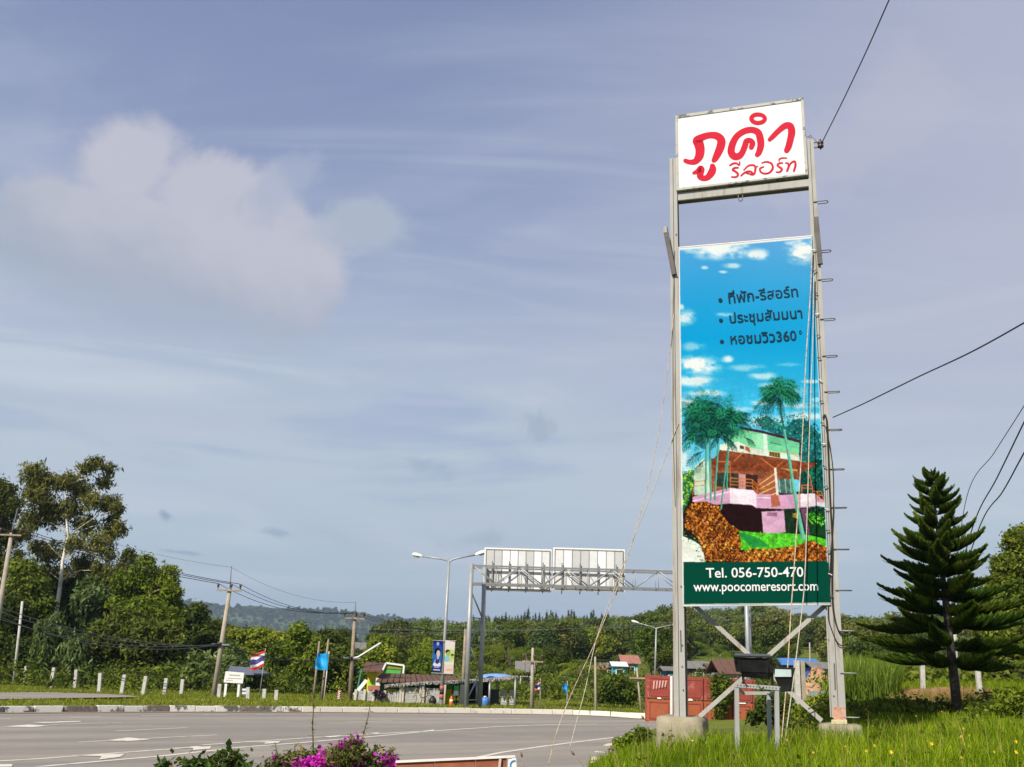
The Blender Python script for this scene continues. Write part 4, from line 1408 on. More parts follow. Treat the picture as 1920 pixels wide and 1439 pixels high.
# fringed awning and the open shed
Ya = 55.0
t = thing('open_shed', 'open fringed roof shed with grey screens right of the shop', 'shed', on_z(920, 1327, .17))
NET = mat('fringe_thatch', (.34, .33, .30), .95, .35, 14, (.07, .065, .06), .8, 9, .45, .6)
path = [(722, 1285), (760, 1282), (800, 1279), (850, 1277), (900, 1275), (940, 1271.5), (970, 1268.5)]
mb = MB()
for (x0, y0), (x1, y1) in zip(path[:-1], path[1:]):
    a, b_ = at(x0, y0, Ya), at(x1, y1, Ya)
    a2, b2 = at(x0, y0 - 2, Ya + 3.4), at(x1, y1 - 2, Ya + 3.4)
    mb.hexa([a, b_, b2, a2] + [p - Vector((0, 0, .06)) for p in (a, b_, b2, a2)])
mb.build('roof', ROOF_GR, t)
V, Fq = [], []
for (x0, y0), (x1, y1) in zip(path[:-1], path[1:]):
    n_ = int((x1 - x0) * 2.2)
    for k in range(n_):
        u = k / n_
        p = at(x0 + (x1 - x0) * u, y0 + (y1 - y0) * u, Ya - .05 + rnd.uniform(-.12, .08)) + Vector((0, 0, .03))
        hh = rnd.uniform(.08, .20) if x0 < 900 else rnd.uniform(.08, .18)
        d = Vector((rnd.uniform(-.08, .08), rnd.uniform(-.05, .02), -hh))
        b0 = len(V)
        V += [p - Vector((.035, 0, 0)), p + Vector((.035, .02, 0)), p + d + Vector((.02, .02, 0)), p + d - Vector((.02, 0, 0))]
        Fq.append((b0, b0 + 1, b0 + 2, b0 + 3))
o = link('fringe', np_mesh('fringe', [tuple(v - offset_of(t)) for v in V], Fq, None, NET), t)
o['kind'] = 'stuff'
for px, yb, yt in ((917, 1326, 1275), (965, 1329, 1272), (893, 1322, 1277)):
    MB().tube([at(px, yb, Ya), at(px + 1.5, yt, Ya)], .055, 7).build('post', STEEL, t, True)
MB().slab([(878, 1325), (917, 1327), (918, 1277), (880, 1279)], Ya + 3.2, .1).build('interior_shade', DARK, t)  # near-black sheet put in for the shade inside the shed
MB().slab([(917, 1326), (935, 1327), (936, 1293), (918, 1293)], Ya + 2.4, .06).build('grey_screen', SCREEN, t)
for (x0, x1, yb, yt, n_) in ((938, 950, 1327, 1293, 7), (955, 963, 1328, 1293, 7)):
    for k in range(n_):
        ya = yb - k * (yb - yt) / n_
        MB().slab([(x0, ya), (x1, ya + .2), (x1, ya - 4.1), (x0, ya - 4.3)], Ya + .8 + rnd.uniform(-.02, .02), .04).build('plank', PLANK, t)
for k in range(3):
    MB().tube([at(938, 1318 + k * 4, Ya - .02), at(965, 1319 + k * 4, Ya - .02)], .02, 5).build('rail', STEEL_D, t, True)
t = thing('tarpaulin_dome', 'blue tarpaulin dome showing above the fringed shed roof', 'tarpaulin', at(932, 1275, 60))
mb = MB()
c_ = at(932, 1272, 60)
prof = [(1.15, 0), (1.0, .10), (.7, .19), (.3, .24), (.02, .25)]
mb.lathe(c_, prof, 16)
o = mb.build('cover', mat('tarp_blue', (.16, .28, .58), .6, .1), t, True)
MB().tube([stand(932, 60), c_], .05, 6).build('pole', STEEL, t)
b_ = at(846, 1324, 53.5)
t = thing('traffic_cone', 'orange traffic cone in front of the yellow shop door', 'cone', b_)
MB().box(b_ + Vector((0, 0, .02)), (.34, .34, .04)).build('base', ORANGE, t)
MB().lathe(b_, [(.13, .04), (.08, .22), (.035, .46), (.03, .47)], 12).build('cone', ORANGE, t, True)
MB().lathe(b_, [(.095, .2), (.07, .3)], 12).build('reflective_band', WHITE, t, True)
b_ = at(811, 1320.5, 54.0)
tag(MB().lathe(b_, [(.14, 0), (.2, .08), (.18, .24), (.09, .34), (.04, .40)], 9).build('rubbish_bag', BLACK, smooth=True), 'black rubbish bag at the foot of the plank fence', 'bag')
b_ = at(855, 1305, 54.2)
t = thing('shop_sign', 'green and white sign board hanging by the yellow shop door', 'sign', b_)
MB().slab([(850, 1304), (859, 1304.5), (860, 1296), (851, 1296)], 54.2, .05).build('white_half', WHITE, t)
MB().slab([(851, 1296), (860, 1296), (860.5, 1286), (851.5, 1286)], 54.2, .05).build('green_half', GRN, t)
MB().bar(at(855, 1322, 54.3), at(856, 1300, 54.3), .06, .05).build('leg', DARK, t)
b_ = at(909, 1327, 54.5)
t = thing('water_barrel', 'blue plastic barrel standing under the open shed', 'barrel', b_)
MB().lathe(b_, [(.16, 0), (.2, .08), (.21, .3), (.19, .48), (.12, .5), (.02, .5)], 12).build('barrel', mat('barrel_blue', (.06, .16, .45), .5), t, True)
MB().lathe(b_ + Vector((0, 0, .5)), [(.08, 0), (.08, .05), (.01, .05)], 10).build('cap', WHITE, t, True)


# ---------------------------------------------------------------- street lamps
def street_lamp(label, base, Y, apex, armL, armR, headL, headR, band=None):
    t = thing('street_lamp', label, 'street lamp', base, 'double armed street lamps')
    A = at(*apex, Y)
    MB().tube([base - Vector((0, 0, .1)), base.lerp(A, .5), A], [.105, .085, .06], 10).build('pole', STEEL, t, True)
    MB().lathe(base, [(.2, 0), (.2, .03), (.13, .035), (.12, .25)], 10).build('base_plate', STEEL_D, t)
    for arm, hd, sg in ((armL, headL, -1), (armR, headR, 1)):
        MB().tube([A - Vector((0, 0, .25))] + [at(*q, Y) for q in arm], [.045] * (len(arm) + 1), 7).build('arm', STEEL, t, True)
        p, q = at(*hd[0], Y), at(*hd[1], Y)
        d = (q - p).normalized()
        n_ = Vector((0, 1, 0))
        up = d.cross(n_) * (1 if d.cross(n_).z > 0 else -1)
        L = (q - p).length
        pr = [(0, .09, .05), (.15, .14, .09), (.55, .17, .12), (.9, .14, .10), (1, .08, .05)]
        mb = MB()
        rings = []
        for s, wv, hv in pr:
            c = p + d * L * s
            rings.append([c - n_ * wv - up * .03, c + n_ * wv - up * .03, c + n_ * wv * .75 + up * hv, c - n_ * wv * .75 + up * hv])
        for a, b_ in zip(rings[:-1], rings[1:]):
            b0 = len(mb.v)
            mb.v += a + b_
            for k in range(4):
                mb.f.append((b0 + k, b0 + (k + 1) % 4, b0 + 4 + (k + 1) % 4, b0 + 4 + k)); mb.m.append(0)
        b0 = len(mb.v)
        mb.v += rings[0] + rings[-1]
        mb.f += [(b0, b0 + 1, b0 + 2, b0 + 3), (b0 + 7, b0 + 6, b0 + 5, b0 + 4)]
        mb.m += [0, 0]
        h = mb.build('lamp_head', LAMPW, t, bevel=.01)
        MB().hexa([p + d * L * .3 - n_ * .12 - up * .034, p + d * L * .92 - n_ * .12 - up * .034, p + d * L * .92 + n_ * .12 - up * .034, p + d * L * .3 + n_ * .12 - up * .034] +
                  [p + d * L * .36 - n_ * .09 - up * .10, p + d * L * .86 - n_ * .09 - up * .10, p + d * L * .86 + n_ * .09 - up * .10, p + d * L * .36 + n_ * .09 - up * .10]).build('lens', LENS, h)
    return t


Yk = clearY(828, 1322)
lb = at(827, 1322, Yk)
lamp = street_lamp('near double armed street lamp carrying two portrait banners', lb, Yk, (842, 1052),
                   [(841.5, 1055), (838, 1051.5), (828, 1048.5), (792, 1043.5)], [(843, 1054), (848, 1050), (860, 1046.5), (892, 1040.5)], ((793, 1044), (773, 1040)), ((891, 1041), (913, 1034.5)))
for k in range(4):
    a = lb.lerp(at(842, 1052, Yk), .012 + k * .029)
    MB().tube([a, lb.lerp(at(842, 1052, Yk), .012 + k * .029 + .0288)], .112, 10).build('painted_band', (BLACK, mat('band_red', (.35, .10, .07), .7))[k % 2], lamp, True)
Ym = 92
lb2 = Vector((at(1228, 1300, Ym).x, Ym, hz(at(1228, 1300, Ym).x, Ym)))
street_lamp('far double armed street lamp rising behind the red metal barrier', lb2, Ym, (1230.5, 1177), [(1229.5, 1179), (1222, 1175.5), (1196, 1168.5)], [(1232, 1178), (1238, 1176.5), (1262, 1172)], ((1198, 1169), (1184, 1164.5)), ((1261, 1172), (1276, 1169)))


def lamp_banner(label, quad, Y, draw, par_top):
    t = thing('lamp_banner', label, 'banner', at(*quad[0], Y), 'portrait banners on the lamp pole')
    a, b_, c_, d_ = [at(*q, Y) for q in quad]        # bottom left, bottom right, top right, top left
    nu, nv = 26, 72
    V, Fq, colr = [], [], []
    for j in range(nv + 1):
        for i in range(nu + 1):
            u, v = i / nu, j / nv
            V.append(a.lerp(b_, u).lerp(d_.lerp(c_, u), v) + Vector((0, .03 * math.sin(v * 5 + u * 2), 0)) - offset_of(t))
            colr.append(draw(u, v))
    for j in range(nv):
        for i in range(nu):
            k = j * (nu + 1) + i
            Fq.append((k, k + 1, k + nu + 2, k + nu + 1))
    me = np_mesh('print', [tuple(v) for v in V], Fq)
    ca = me.color_attributes.new('print', 'FLOAT_COLOR', 'POINT')
    ca.data.foreach_set('color', np.array([(*c, 1) for c in colr], dtype=np.float32).ravel())
    me.materials.append(PRINT)
    link('print', me, t)
    for q0, q1 in ((d_, c_), (a, b_)):
        MB().tube([q0 - Vector((.05, 0, 0)), q1 + Vector((.05, 0, 0))], .02, 6).build('rod', STEEL, t)


PRINT = bpy.data.materials.new('printed_vinyl')
PRINT.use_nodes = True
t_ = NT(PRINT.node_tree)
b_ = t_.n('ShaderNodeBsdfPrincipled')
t_.put(b_.inputs['Base Color'], t_.n('ShaderNodeAttribute', attribute_name='print').outputs['Color'])
b_.inputs['Roughness'].default_value = .8
b_.inputs['Specular IOR Level'].default_value = .03
o_ = t_.n('ShaderNodeOutputMaterial')
t_.put(o_.inputs['Surface'], b_.outputs[0])


def ell(u, v, cx, cy, rx, ry): return ((u - cx) / rx) ** 2 + ((v - cy) / ry) ** 2 < 1


def blue_print(u, v):
    c = lin(40, 60 + 60 * max(0, 1 - abs(v - .5) * 2.4), 150 + 50 * max(0, 1 - abs(v - .45) * 2))
    if v > .9: c = lin(36, 42, 120)
    if ell(u, v, .5, .9, .14, .06): c = lin(170, 180, 220)
    if ell(u, v, .5, .28, .40, .16): c = lin(150, 160, 215)
    if ell(u, v, .55, .34, .22, .12): c = lin(64, 50, 130)
    if ell(u, v, .52, .66, .36, .11): c = lin(22, 22, 34)
    if ell(u, v, .6, .60, .2, .10): c = lin(226, 205, 196)
    if ell(u, v, .58, .48, .09, .06): c = lin(226, 205, 196)
    if ell(u, v, .5, .25, .48, .035) or ell(u, v, .22, .27, .14, .05) or ell(u, v, .78, .27, .14, .05): c = lin(235, 238, 245)
    if v < .16: c = lin(32, 40, 105)
    if .075 < v < .115 and .1 < u < .9 and (int(u * 26) % 4 or v > .1): c = lin(215, 218, 235)
    return tuple(k * .55 for k in c)


def pale_print(u, v):
    c = lin(238, 226, 222) if v > .75 else lin(226, 232, 190) if v > .45 else lin(236, 236, 220)
    if ell(u, v, .62, .55, .5, .2): c = lin(205, 222, 130)
    if ell(u, v, .3, .66, .24, .07): c = lin(30, 44, 32)
    if ell(u, v, .38, .60, .22, .07): c = lin(170, 190, 90)
    if ell(u, v, .82, .56, .15, .05): c = lin(34, 40, 34)
    if ell(u, v, .85, .51, .12, .045): c = lin(190, 190, 120)
    if ell(u, v, .25, .45, .3, .10): c = lin(150, 205, 215)
    if v < .28: c = lin(240, 214, 208)
    if .09 < v < .14 and .2 < u < .9 and int(u * 30) % 4: c = lin(215, 180, 110)
    if v < .02 or u > .97: c = lin(235, 232, 228)
    return tuple(k * .58 for k in c)


lamp_banner('blue portrait banner on the left side of the near street lamp', [(810.5, 1262), (826, 1263), (830.5, 1202), (812.5, 1201)], Yk - .14, blue_print, None)
lamp_banner('pale yellow and pink portrait banner on the right side of the near street lamp', [(832, 1263.5), (849.5, 1264), (853.5, 1202), (835, 1201.5)], Yk - .14, pale_print, None)

# ---------------------------------------------------------------- road sign gantry seen from behind
Yg = clearY(878, 1327)
t = thing('sign_gantry', 'steel lattice gantry with two sign boards seen from the back', 'gantry', at(880, 1327, Yg))
gl = at(879, 1331, Yg)
xL = at(887, 1064, Yg).x
zt, zb = at(1000, 1064, Yg).z, at(1000, 1097, Yg).z
xR = at(1408, 1068, Yg).x
D = 1.0


def leg(x, y0, lab=None, r=.14):
    b = Vector((x, y0, .1))
    MB().tube([b, Vector((x, y0, zt + .08))], r, 10).build('column', STEEL, t, True)
    MB().box((x, y0, .16), (.5, .5, .05)).build('base_plate', STEEL_D, t)


xa = at(879.5, 1200, Yg).x
xb = at(897, 1200, Yg).x + .14
leg(xa - .02, Yg, None, .115)
leg(xb + .02, Yg + D, None, .11)
z = .5
k = 0
while z < zb - .4:
    p, q = Vector((xa, Yg, z)), Vector((xb, Yg + D, z))
    MB().tube([p, q], .03, 6).build('lattice_strut', STEEL, t, True)
    z2 = min(z + 1.25, zb)
    a_, c_ = (p, Vector((xb, Yg + D, z2))) if k % 2 == 0 else (q, Vector((xa, Yg, z2)))
    MB().tube([a_, c_], .04, 6).build('lattice_strut', STEEL, t, True)
    z += 1.25
    k += 1
# far support behind the tower
xc1, xc2 = at(1402, 1200, Yg).x, at(1414, 1200, Yg).x
for x in (xc1, xc2): leg(x, Yg + (.0 if x == xc1 else D), None, .11)
z = .6
k = 0
while z < zb:
    MB().tube([Vector((xc1, Yg, z)), Vector((xc2, Yg + D, z + (.6 if k % 2 else -.0)))], .03, 6).build('lattice_strut', STEEL, t, True)
    z += .7
    k += 1
for zz, nm in ((zt, 'chord'), (zb, 'chord')):
    for yy in (Yg, Yg + D):
        MB().bar((xL - .15, yy, zz), (xR + .2, yy, zz), .075, .075, (0, 1, 0)).build(nm, STEEL_D, t)
nb = 12
for yy in (Yg, Yg + D):
    for k in range(nb):
        x0, x1 = xL + (xR - xL) * k / nb, xL + (xR - xL) * (k + 1) / nb
        a_, c_ = (Vector((x0, yy, zt)), Vector((x1, yy, zb))) if k % 2 == 0 else (Vector((x0, yy, zb)), Vector((x1, yy, zt)))
        MB().tube([a_, c_], .036 if yy == Yg else .026, 6).build('diagonal', STEEL, t, True)
        if k: MB().tube([Vector((x0, yy, zt)), Vector((x0, yy, zb))], .014, 6).build('upright', STEEL, t, True)
for k in range(nb + 1):
    x0 = xL + (xR - xL) * k / nb
    for zz in (zt, zb): MB().tube([Vector((x0, Yg, zz)), Vector((x0, Yg + D, zz))], .018, 6).build('cross_tie', STEEL_D, t, True)
Yp = Yg + D + .18
ALU = [mat('aluminium_bright', (.66, .66, .66), .55, .03, 3, (.62, .60, .56), .3, 1.2), mat('aluminium_dull', (.42, .42, .41), .5, .04, 3), mat('aluminium_mid', (.54, .54, .53), .5, .04, 3)]
EDGE = mat('board_rim', (.62, .61, .57), .6, .05)
SEAM = mat('seam_dark', (.20, .19, .17), .7)
for (x0, x1, pat) in ((907, 1034, (1, 1, 0, 0, 2, 1, 0, 2)), (1036.6, 1172, (2, 0, 1, 1, 2, 0, 2, 1))):
    A, B = at(x0, 1070, Yp), at(x1, 1070, Yp)
    za, zbm = at((x0 + x1) / 2, 1028.5, Yp).z, at((x0 + x1) / 2, 1109, Yp).z
    xs0, xs1 = A.x, B.x
    brd = MB().box(((xs0 + xs1) / 2, Yp + .06, (za + zbm) / 2), (xs1 - xs0, .06, za - zbm)).build('sign_board', EDGE, t, bevel=.02)
    n_ = len(pat)
    m0, m1 = xs0 + .10, xs1 - .10
    for k in range(n_):
        u0, u1 = m0 + (m1 - m0) * k / n_, m0 + (m1 - m0) * (k + 1) / n_
        MB().box(((u0 + u1) / 2, Yp + .02, (za + zbm) / 2), (u1 - u0 - .03, .03, za - zbm - .2)).build('panel_strip', ALU[pat[k]], brd)
        if k: MB().box((u0, Yp + .012, (za + zbm) / 2), (.03, .05, za - zbm - .2)).build('rib', SEAM, brd)
    mb = MB()
    for zz in (za - .09, zbm + .09): mb.box(((xs0 + xs1) / 2, Yp + .0, zz), (xs1 - xs0 - .16, .04, .035))
    for xx in (xs0 + .09, xs1 - .09): mb.box((xx, Yp - .001, (za + zbm) / 2), (.03, .04, za - zbm - .2))
    mb.build('stiffener', SEAM, brd)
    for k in range(4):
        xx = xs0 + (xs1 - xs0) * (k + .5) / 4
        MB().bar((xx, Yg + D + .075, zt + .35), (xx, Yg + D + .075, zb - .3), .05, .03).build('hanger', STEEL_D, t)

# ---------------------------------------------------------------- red metal barrier
Yw = 36.5
RED_HI = mat('barrier_red', (.24, .045, .032), .6, .08, 5, (.45, .24, .2), .35, 2.2, .55, .66)
RED_LO = mat('barrier_orange', (.30, .075, .030), .6, .08, 5, (.30, .09, .05), .5, 1.8)
RED_D = mat('barrier_frame', (.25, .05, .035), .7, .1, 5)
WPATCH = mat('peeled_white', (.70, .66, .62), .8, .1, 9)
t = thing('metal_barrier', 'red and orange panelled metal barrier behind the left tower leg', 'barrier', stand(1310, Yw))
cols = [(1213, 1258), (1260.5, 1318), (1320.5, 1372), (1374.5, 1411)]
for (x0, x1) in cols:
    s0, s1 = (x0 - 1213) * .045, (x1 - 1213) * .045
    for (yt, yb, m_) in ((1266, 1308.5, RED_HI), (1311, 1352, RED_LO)):
        pn = MB().slab([(x0, yb + s0), (x1, yb + s1), (x1, yt + s1), (x0, yt + s0)], Yw, .06).build('panel', RED_D if False else m_, t, bevel=.008)
        i_ = 5 if x1 - x0 > 30 else 3
        mb = MB()
        q = [(x0 + i_, yb + s0 - 5), (x1 - i_, yb + s1 - 5), (x1 - i_, yt + s1 + 5), (x0 + i_, yt + s0 + 5)]
        for k in range(4): mb.bar(at(*q[k], Yw - .005), at(*q[(k + 1) % 4], Yw - .005), .035, .022)
        mb.build('panel_moulding', RED_D, pn)
for px in (1213, 1259.3, 1319.3, 1373.3, 1411):
    s0 = (px - 1213) * .045
    MB().bar(at(px, 1353 + s0, Yw + .10), at(px, 1266 + s0, Yw + .10), .12, .08).build('post', WHITE if px == 1259.3 else RED_D, t)
MB().slab([(1256.6, 1345), (1261, 1345), (1261, 1268), (1256.6, 1268)], Yw - .06, .03).build('white_strip', WHITE, t)
for q in ([(1352, 1281), (1360, 1281.5), (1361, 1275.5), (1353, 1275)], [(1290, 1314), (1299, 1314.4), (1298, 1311), (1292, 1310)], [(1232, 1310.6), (1240, 1311), (1239, 1308.2), (1233, 1308)], [(1384, 1320), (1398, 1320.5), (1399, 1318), (1385, 1317.6)]):
    MB().slab(q, Yw - .035, .02).build('torn_sticker', WPATCH, t)
mb = MB()
for k in range(5):
    x = 1224 + k * 5.5
    mb.slab([(x, 1292 - k), (x + 2.4, 1293 - k), (x + 4.5, 1276), (x + 1, 1277)], Yw - .034 - .003 * k, .002)
mb.build('scratch_marks', mat('scratched_red', (.55, .28, .25), .8, .2, 20), t)


# ---------------------------------------------------------------- village on the slope
def house(label, x0, x1, yb, ye, yr, Y, wall, roofm, depth=4.0, win=True, cat='house'):
    a, b_ = at(x0, yb, Y), at(x1, yb, Y)
    zb_ = min(a.z, hz((a.x + b_.x) / 2, Y)) - .3
    ze, zr = at((x0 + x1) / 2, ye, Y).z, at((x0 + x1) / 2, yr, Y + depth / 2).z
    t = thing('village_house', label, cat, ((a.x + b_.x) / 2, Y, zb_))
    cx, wd = (a.x + b_.x) / 2, b_.x - a.x
    wl = MB().box((cx, Y + depth / 2, (zb_ + ze) / 2), (wd, depth, ze - zb_)).build('wall', wall, t)
    ov = .35
    n_ = max(2, int((x1 - x0) / 10))
    for k in range(n_):
        u0 = cx - wd / 2 - ov + (wd + 2 * ov) * k / n_
        u1 = cx - wd / 2 - ov + (wd + 2 * ov) * (k + 1) / n_ - .03
        for y0, y1 in ((Y - ov, Y + depth / 2), (Y + depth + ov, Y + depth / 2)):
            p = [(u0, y0, ze - .05), (u1, y0, ze - .05), (u1, y1, zr), (u0, y1, zr)]
            MB().hexa([Vector(q) for q in p] + [Vector(q) - Vector((0, 0, .06)) for q in p]).build('roof_sheet', roofm, t)
    if win:
        h_ = ze - zb_
        for k in range(max(1, int(wd / 2.2))):
            xx = cx - wd / 2 + wd * (k + .5) / max(1, int(wd / 2.2))
            f_ = MB().box((xx, Y - .02, ze - .75), (.8, .06, .8)).build('window', WHITE, t)
            MB().box((xx, Y - .05, ze - .75), (.64, .03, .64)).build('pane', DARK, f_)
    return t


house('turquoise house with a faded red roof on the wooded slope', 1170, 1196, 1252, 1243, 1229, 112, TURQ, ROOF_RED, 4)
house('low house with a patched pinkish roof left of the turquoise house', 1104, 1135, 1262, 1255, 1248, 108, CREAM, ROOF_RED, 4)
house('grey roofed hut right of the pinkish roofed house', 1130, 1160, 1258, 1250, 1243, 114, ROOF_GR, ROOF_GR, 4)
house('turquoise painted shack beside the turquoise house', 1152, 1172, 1256, 1248, 1241, 110, TURQ, WHITE, 3)
house('brown thatched hut behind the crossarm pole', 974, 996, 1265, 1258, 1240, 82, ROOF_BR, ROOF_GR, 3.5)
house('blue walled hut at the left end of the red barrier top', 1250, 1275, 1270, 1256, 1250, 84, mat('wall_blue', (.04, .13, .24), .8, .1), ROOF_GR, 3)
house('long grey roofed house seen between the tower legs', 1292, 1330, 1268, 1252, 1240, 90, mat('wall_brown', (.10, .07, .06), .9, .15), ROOF_GR, 4)
house('white walled house with a brown roof seen left of the black lamp', 1336, 1362, 1264, 1256, 1245, 88, WHITE, ROOF_BR, 4)
house('brown roofed house half hidden by the black lamp', 1355, 1400, 1275, 1262, 1238, 82, mat('wall_mauve', (.30, .25, .27), .8, .1), ROOF_BR, 5)
house('house with a bright blue roof between the right ropes and tower leg', 1470, 1535, 1252, 1246, 1235, 96, mat('wall_brown', (.10, .07, .06), .9, .15), ROOF_BL, 4)
house('small grey gabled house with a blue front right of the ropes', 1530, 1556, 1266, 1252, 1242, 78, mat('wall_royal', (.05, .13, .42), .7, .1), ROOF_GR, 3)
house('white house with a grey roof behind the wooden lamp pole', 664, 698, 1226, 1217, 1205, 120, WHITE, ROOF_GR, 5)
house('small white building seen past the leaning post at the right', 1850, 1872, 1272, 1258, 1250, 75, WHITE, ROOF_RED, 3)
p = at(1255, 1234, 105)
t = thing('water_tank', 'blue water tank on a tall stand beside the far double lamp', 'water tank', stand(1255, 105))
for dx in (-.5, .5): MB().tube([Vector((p.x + dx, 105, t.location.z)), Vector((p.x + dx * .8, 105, p.z - .4))], .06, 6).build('leg', STEEL_D, t)
MB().lathe(p - Vector((0, 0, .5)), [(.8, 0), (.85, .1), (.85, .7), (.6, .95), (.02, 1.0)], 12).build('tank', TURQ, t, True)
p = at(1248, 1232, 104)
t = thing('satellite_dish', 'small white dish standing near the blue water tank', 'dish', stand(1242, 104))
MB().tube([t.location, p], .05, 6).build('mast', WHITE, t)
MB().tube([p, p + Vector((.05, -.10, .05)), p + Vector((.12, -.22, .1))], [.05, .35, .55], 12).build('dish', WHITE, t, True)
# bare red earth and low walls behind the right half of the tower
SOIL = mat('bare_red_soil', (.34, .19, .11), .95, .2, 3, (.22, .17, .09), .5, 1.2, bump=.6, bscale=8)


def mound(name, px, py, Y, rx_, ry_, h_, m_, **kw):
    c = at(px, py, Y)
    c = Vector((c.x, Y, hz(c.x, Y) - .1))
    V, Fq = [], []
    nr, na = 7, 22
    r_ = random.Random(int(px))
    for j in range(nr + 1):
        for i in range(na):
            a = 2 * math.pi * i / na
            s = j / nr
            wob = 1 + .12 * math.sin(3 * a + px) + .06 * r_.uniform(-1, 1)
            V.append((rx_ * s * wob * math.cos(a), ry_ * s * wob * math.sin(a), h_ * (math.cos(s * math.pi) * .5 + .5) * (1 + .1 * r_.uniform(-1, 1))))
    for j in range(nr):
        for i in range(na):
            Fq.append((j * na + i, j * na + (i + 1) % na, (j + 1) * na + (i + 1) % na, (j + 1) * na + i))
    return tag(link(name, np_mesh(name, V, Fq, None, m_, True), None, c), kind='structure')


mound('earth_mound', 1535, 1300, 62, 2.3, 2.0, 2.4, SOIL)
mound('earth_mound', 1770, 1300, 28, 2.3, 1.6, .35, mat('dry_bank', (.25, .14, .07), .95, .2, 6, (.12, .12, .03), .6, 2))
mound('earth_cut', 852, 1200, 560, 5, 9, at(852, 1168, 560).z - hz(at(852, 1168, 560).x, 560), mat('red_earth_cut', (.42, .24, .15), .95, .15, .3))
t = thing('corrugated_fence', 'grey green corrugated sheet fence behind the right tower leg', 'fence', stand(1540, 33))
for k in range(5):
    x = 1516 + k * 9
    MB().slab([(x, 1324), (x + 8.6, 1324), (x + 8.6, 1296 + (k % 2)), (x, 1296 - (k % 2))], 33 + .02 * (k % 2), .03).build('sheet', mat('sheet_greygreen', (.20, .25, .24), .7, .1, 4, (.14, .15, .13), .5, 2), t)
for px, lab, w_ in ((1497, 'white painted gate post behind the right ropes', .16), (1508, 'bare grey gate post behind the right ropes', .13)):
    Y = 34
    tag(MB().bar(stand(px, Y) - Vector((0, 0, .1)), at(px - 4, 1239, Y), w_, w_).build('gate_post', CONC_W if px == 1497 else CONC, bevel=.01), lab, 'post')

# ---------------------------------------------------------------- the tall resort sign
TYAW = R(17.5)
TD = Vector((math.cos(TYAW), -math.sin(TYAW), 0))           # along the sign, to the right and nearer
TN = Vector((-math.sin(TYAW), -math.cos(TYAW), 0))          # out of its face
T0 = at(1390, 1278, 15.2)


def pl(px, py, off=0.0):
    """photo point on the sign's plane moved 'off' metres out of its face"""
    r = ray(px, py)
    p0 = T0 + TN * off
    return CAM + r * ((p0 - CAM).dot(TN) / r.dot(TN))


def pslab(mb, quad, off, thick, mi=0):
    """quad in photo points on the face plane at 'off'; thickness goes backwards"""
    f = [pl(x, y, off) for x, y in quad]
    return mb.hexa(f + [p - TN * thick for p in f], mi)


POSTM = mat('sign_steel_paint', (.31, .30, .275), .6, .05, 3, (.19, .13, .085), .75, 2.4, .52, .70, stretch=(4, 4, .3), bump=.15, spec=.15)
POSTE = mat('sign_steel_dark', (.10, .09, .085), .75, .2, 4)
RUST = mat('rust_plate', (.36, .19, .13), .85, .3, 9, (.48, .40, .34), .6, 5)
base = stand(1400, T0.y)
tower = thing('resort_sign', 'tall two legged roadside sign with red Thai lettering above a resort banner', 'billboard', base)


def post(bl, br, tr, tl, name='post'):
    """two channels side by side with a recessed joint"""
    mb = MB()
    f = .47
    mid_b = (bl[0] + (br[0] - bl[0]) * f, bl[1] + (br[1] - bl[1]) * f)
    mid_t = (tl[0] + (tr[0] - tl[0]) * f, tl[1] + (tr[1] - tl[1]) * f)
    g = .55
    pslab(mb, [bl, (mid_b[0] - g, mid_b[1]), (mid_t[0] - g * .7, mid_t[1]), tl], 0, .17)
    pslab(mb, [(mid_b[0] + g, mid_b[1]), br, tr, (mid_t[0] + g * .7, mid_t[1])], 0, .17)
    pslab(mb, [(mid_b[0] - g, mid_b[1]), (mid_b[0] + g, mid_b[1]), (mid_t[0] + g * .7, mid_t[1]), (mid_t[0] - g * .7, mid_t[1])], -.02, .12)
    return mb.build(name, POSTM, tower, bevel=.004)


pL = post((1263, 1348), (1286, 1348), (1268.5, 297), (1255.5, 297))
pR = post((1560, 1346), (1587, 1346), (1525.5, 262), (1512.5, 262))
# dark inner flange seen behind each post
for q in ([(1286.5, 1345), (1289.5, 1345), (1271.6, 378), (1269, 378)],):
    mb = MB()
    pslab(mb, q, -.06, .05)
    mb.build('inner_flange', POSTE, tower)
mb = MB()
pslab(mb, [(1556.5, 1345), (1559.3, 1345), (1521.5, 445), (1518.8, 445)], -.05, .05)
mb.build('inner_flange', POSTM, tower)
# slots and bolts
for pts_ in ([(1564, 1244), (1566, 1293)], [(1276, 1182), (1277, 1222)]):
    mb = MB()
    mb.bar(pl(*pts_[0], .004), pl(*pts_[1], .004), .016, .012, TN)
    mb.build('slot', POSTE, tower)
for px, py in ((1277, 1100), (1279, 1210), (1279, 1250), (1281, 1294), (1270, 520), (1268, 440), (1563, 1305), (1553, 1200), (1545, 900), (1530, 560)):
    MB().tube([pl(px, py, 0), pl(px, py, .015)], .011, 6).build('bolt', POSTE, tower)
mb = MB()
pslab(mb, [(1563, 1350), (1586.5, 1350), (1585.5, 1326), (1561.5, 1326)], .012, .012)
mb.build('rusty_base_plate', RUST, tower, bevel=.003)
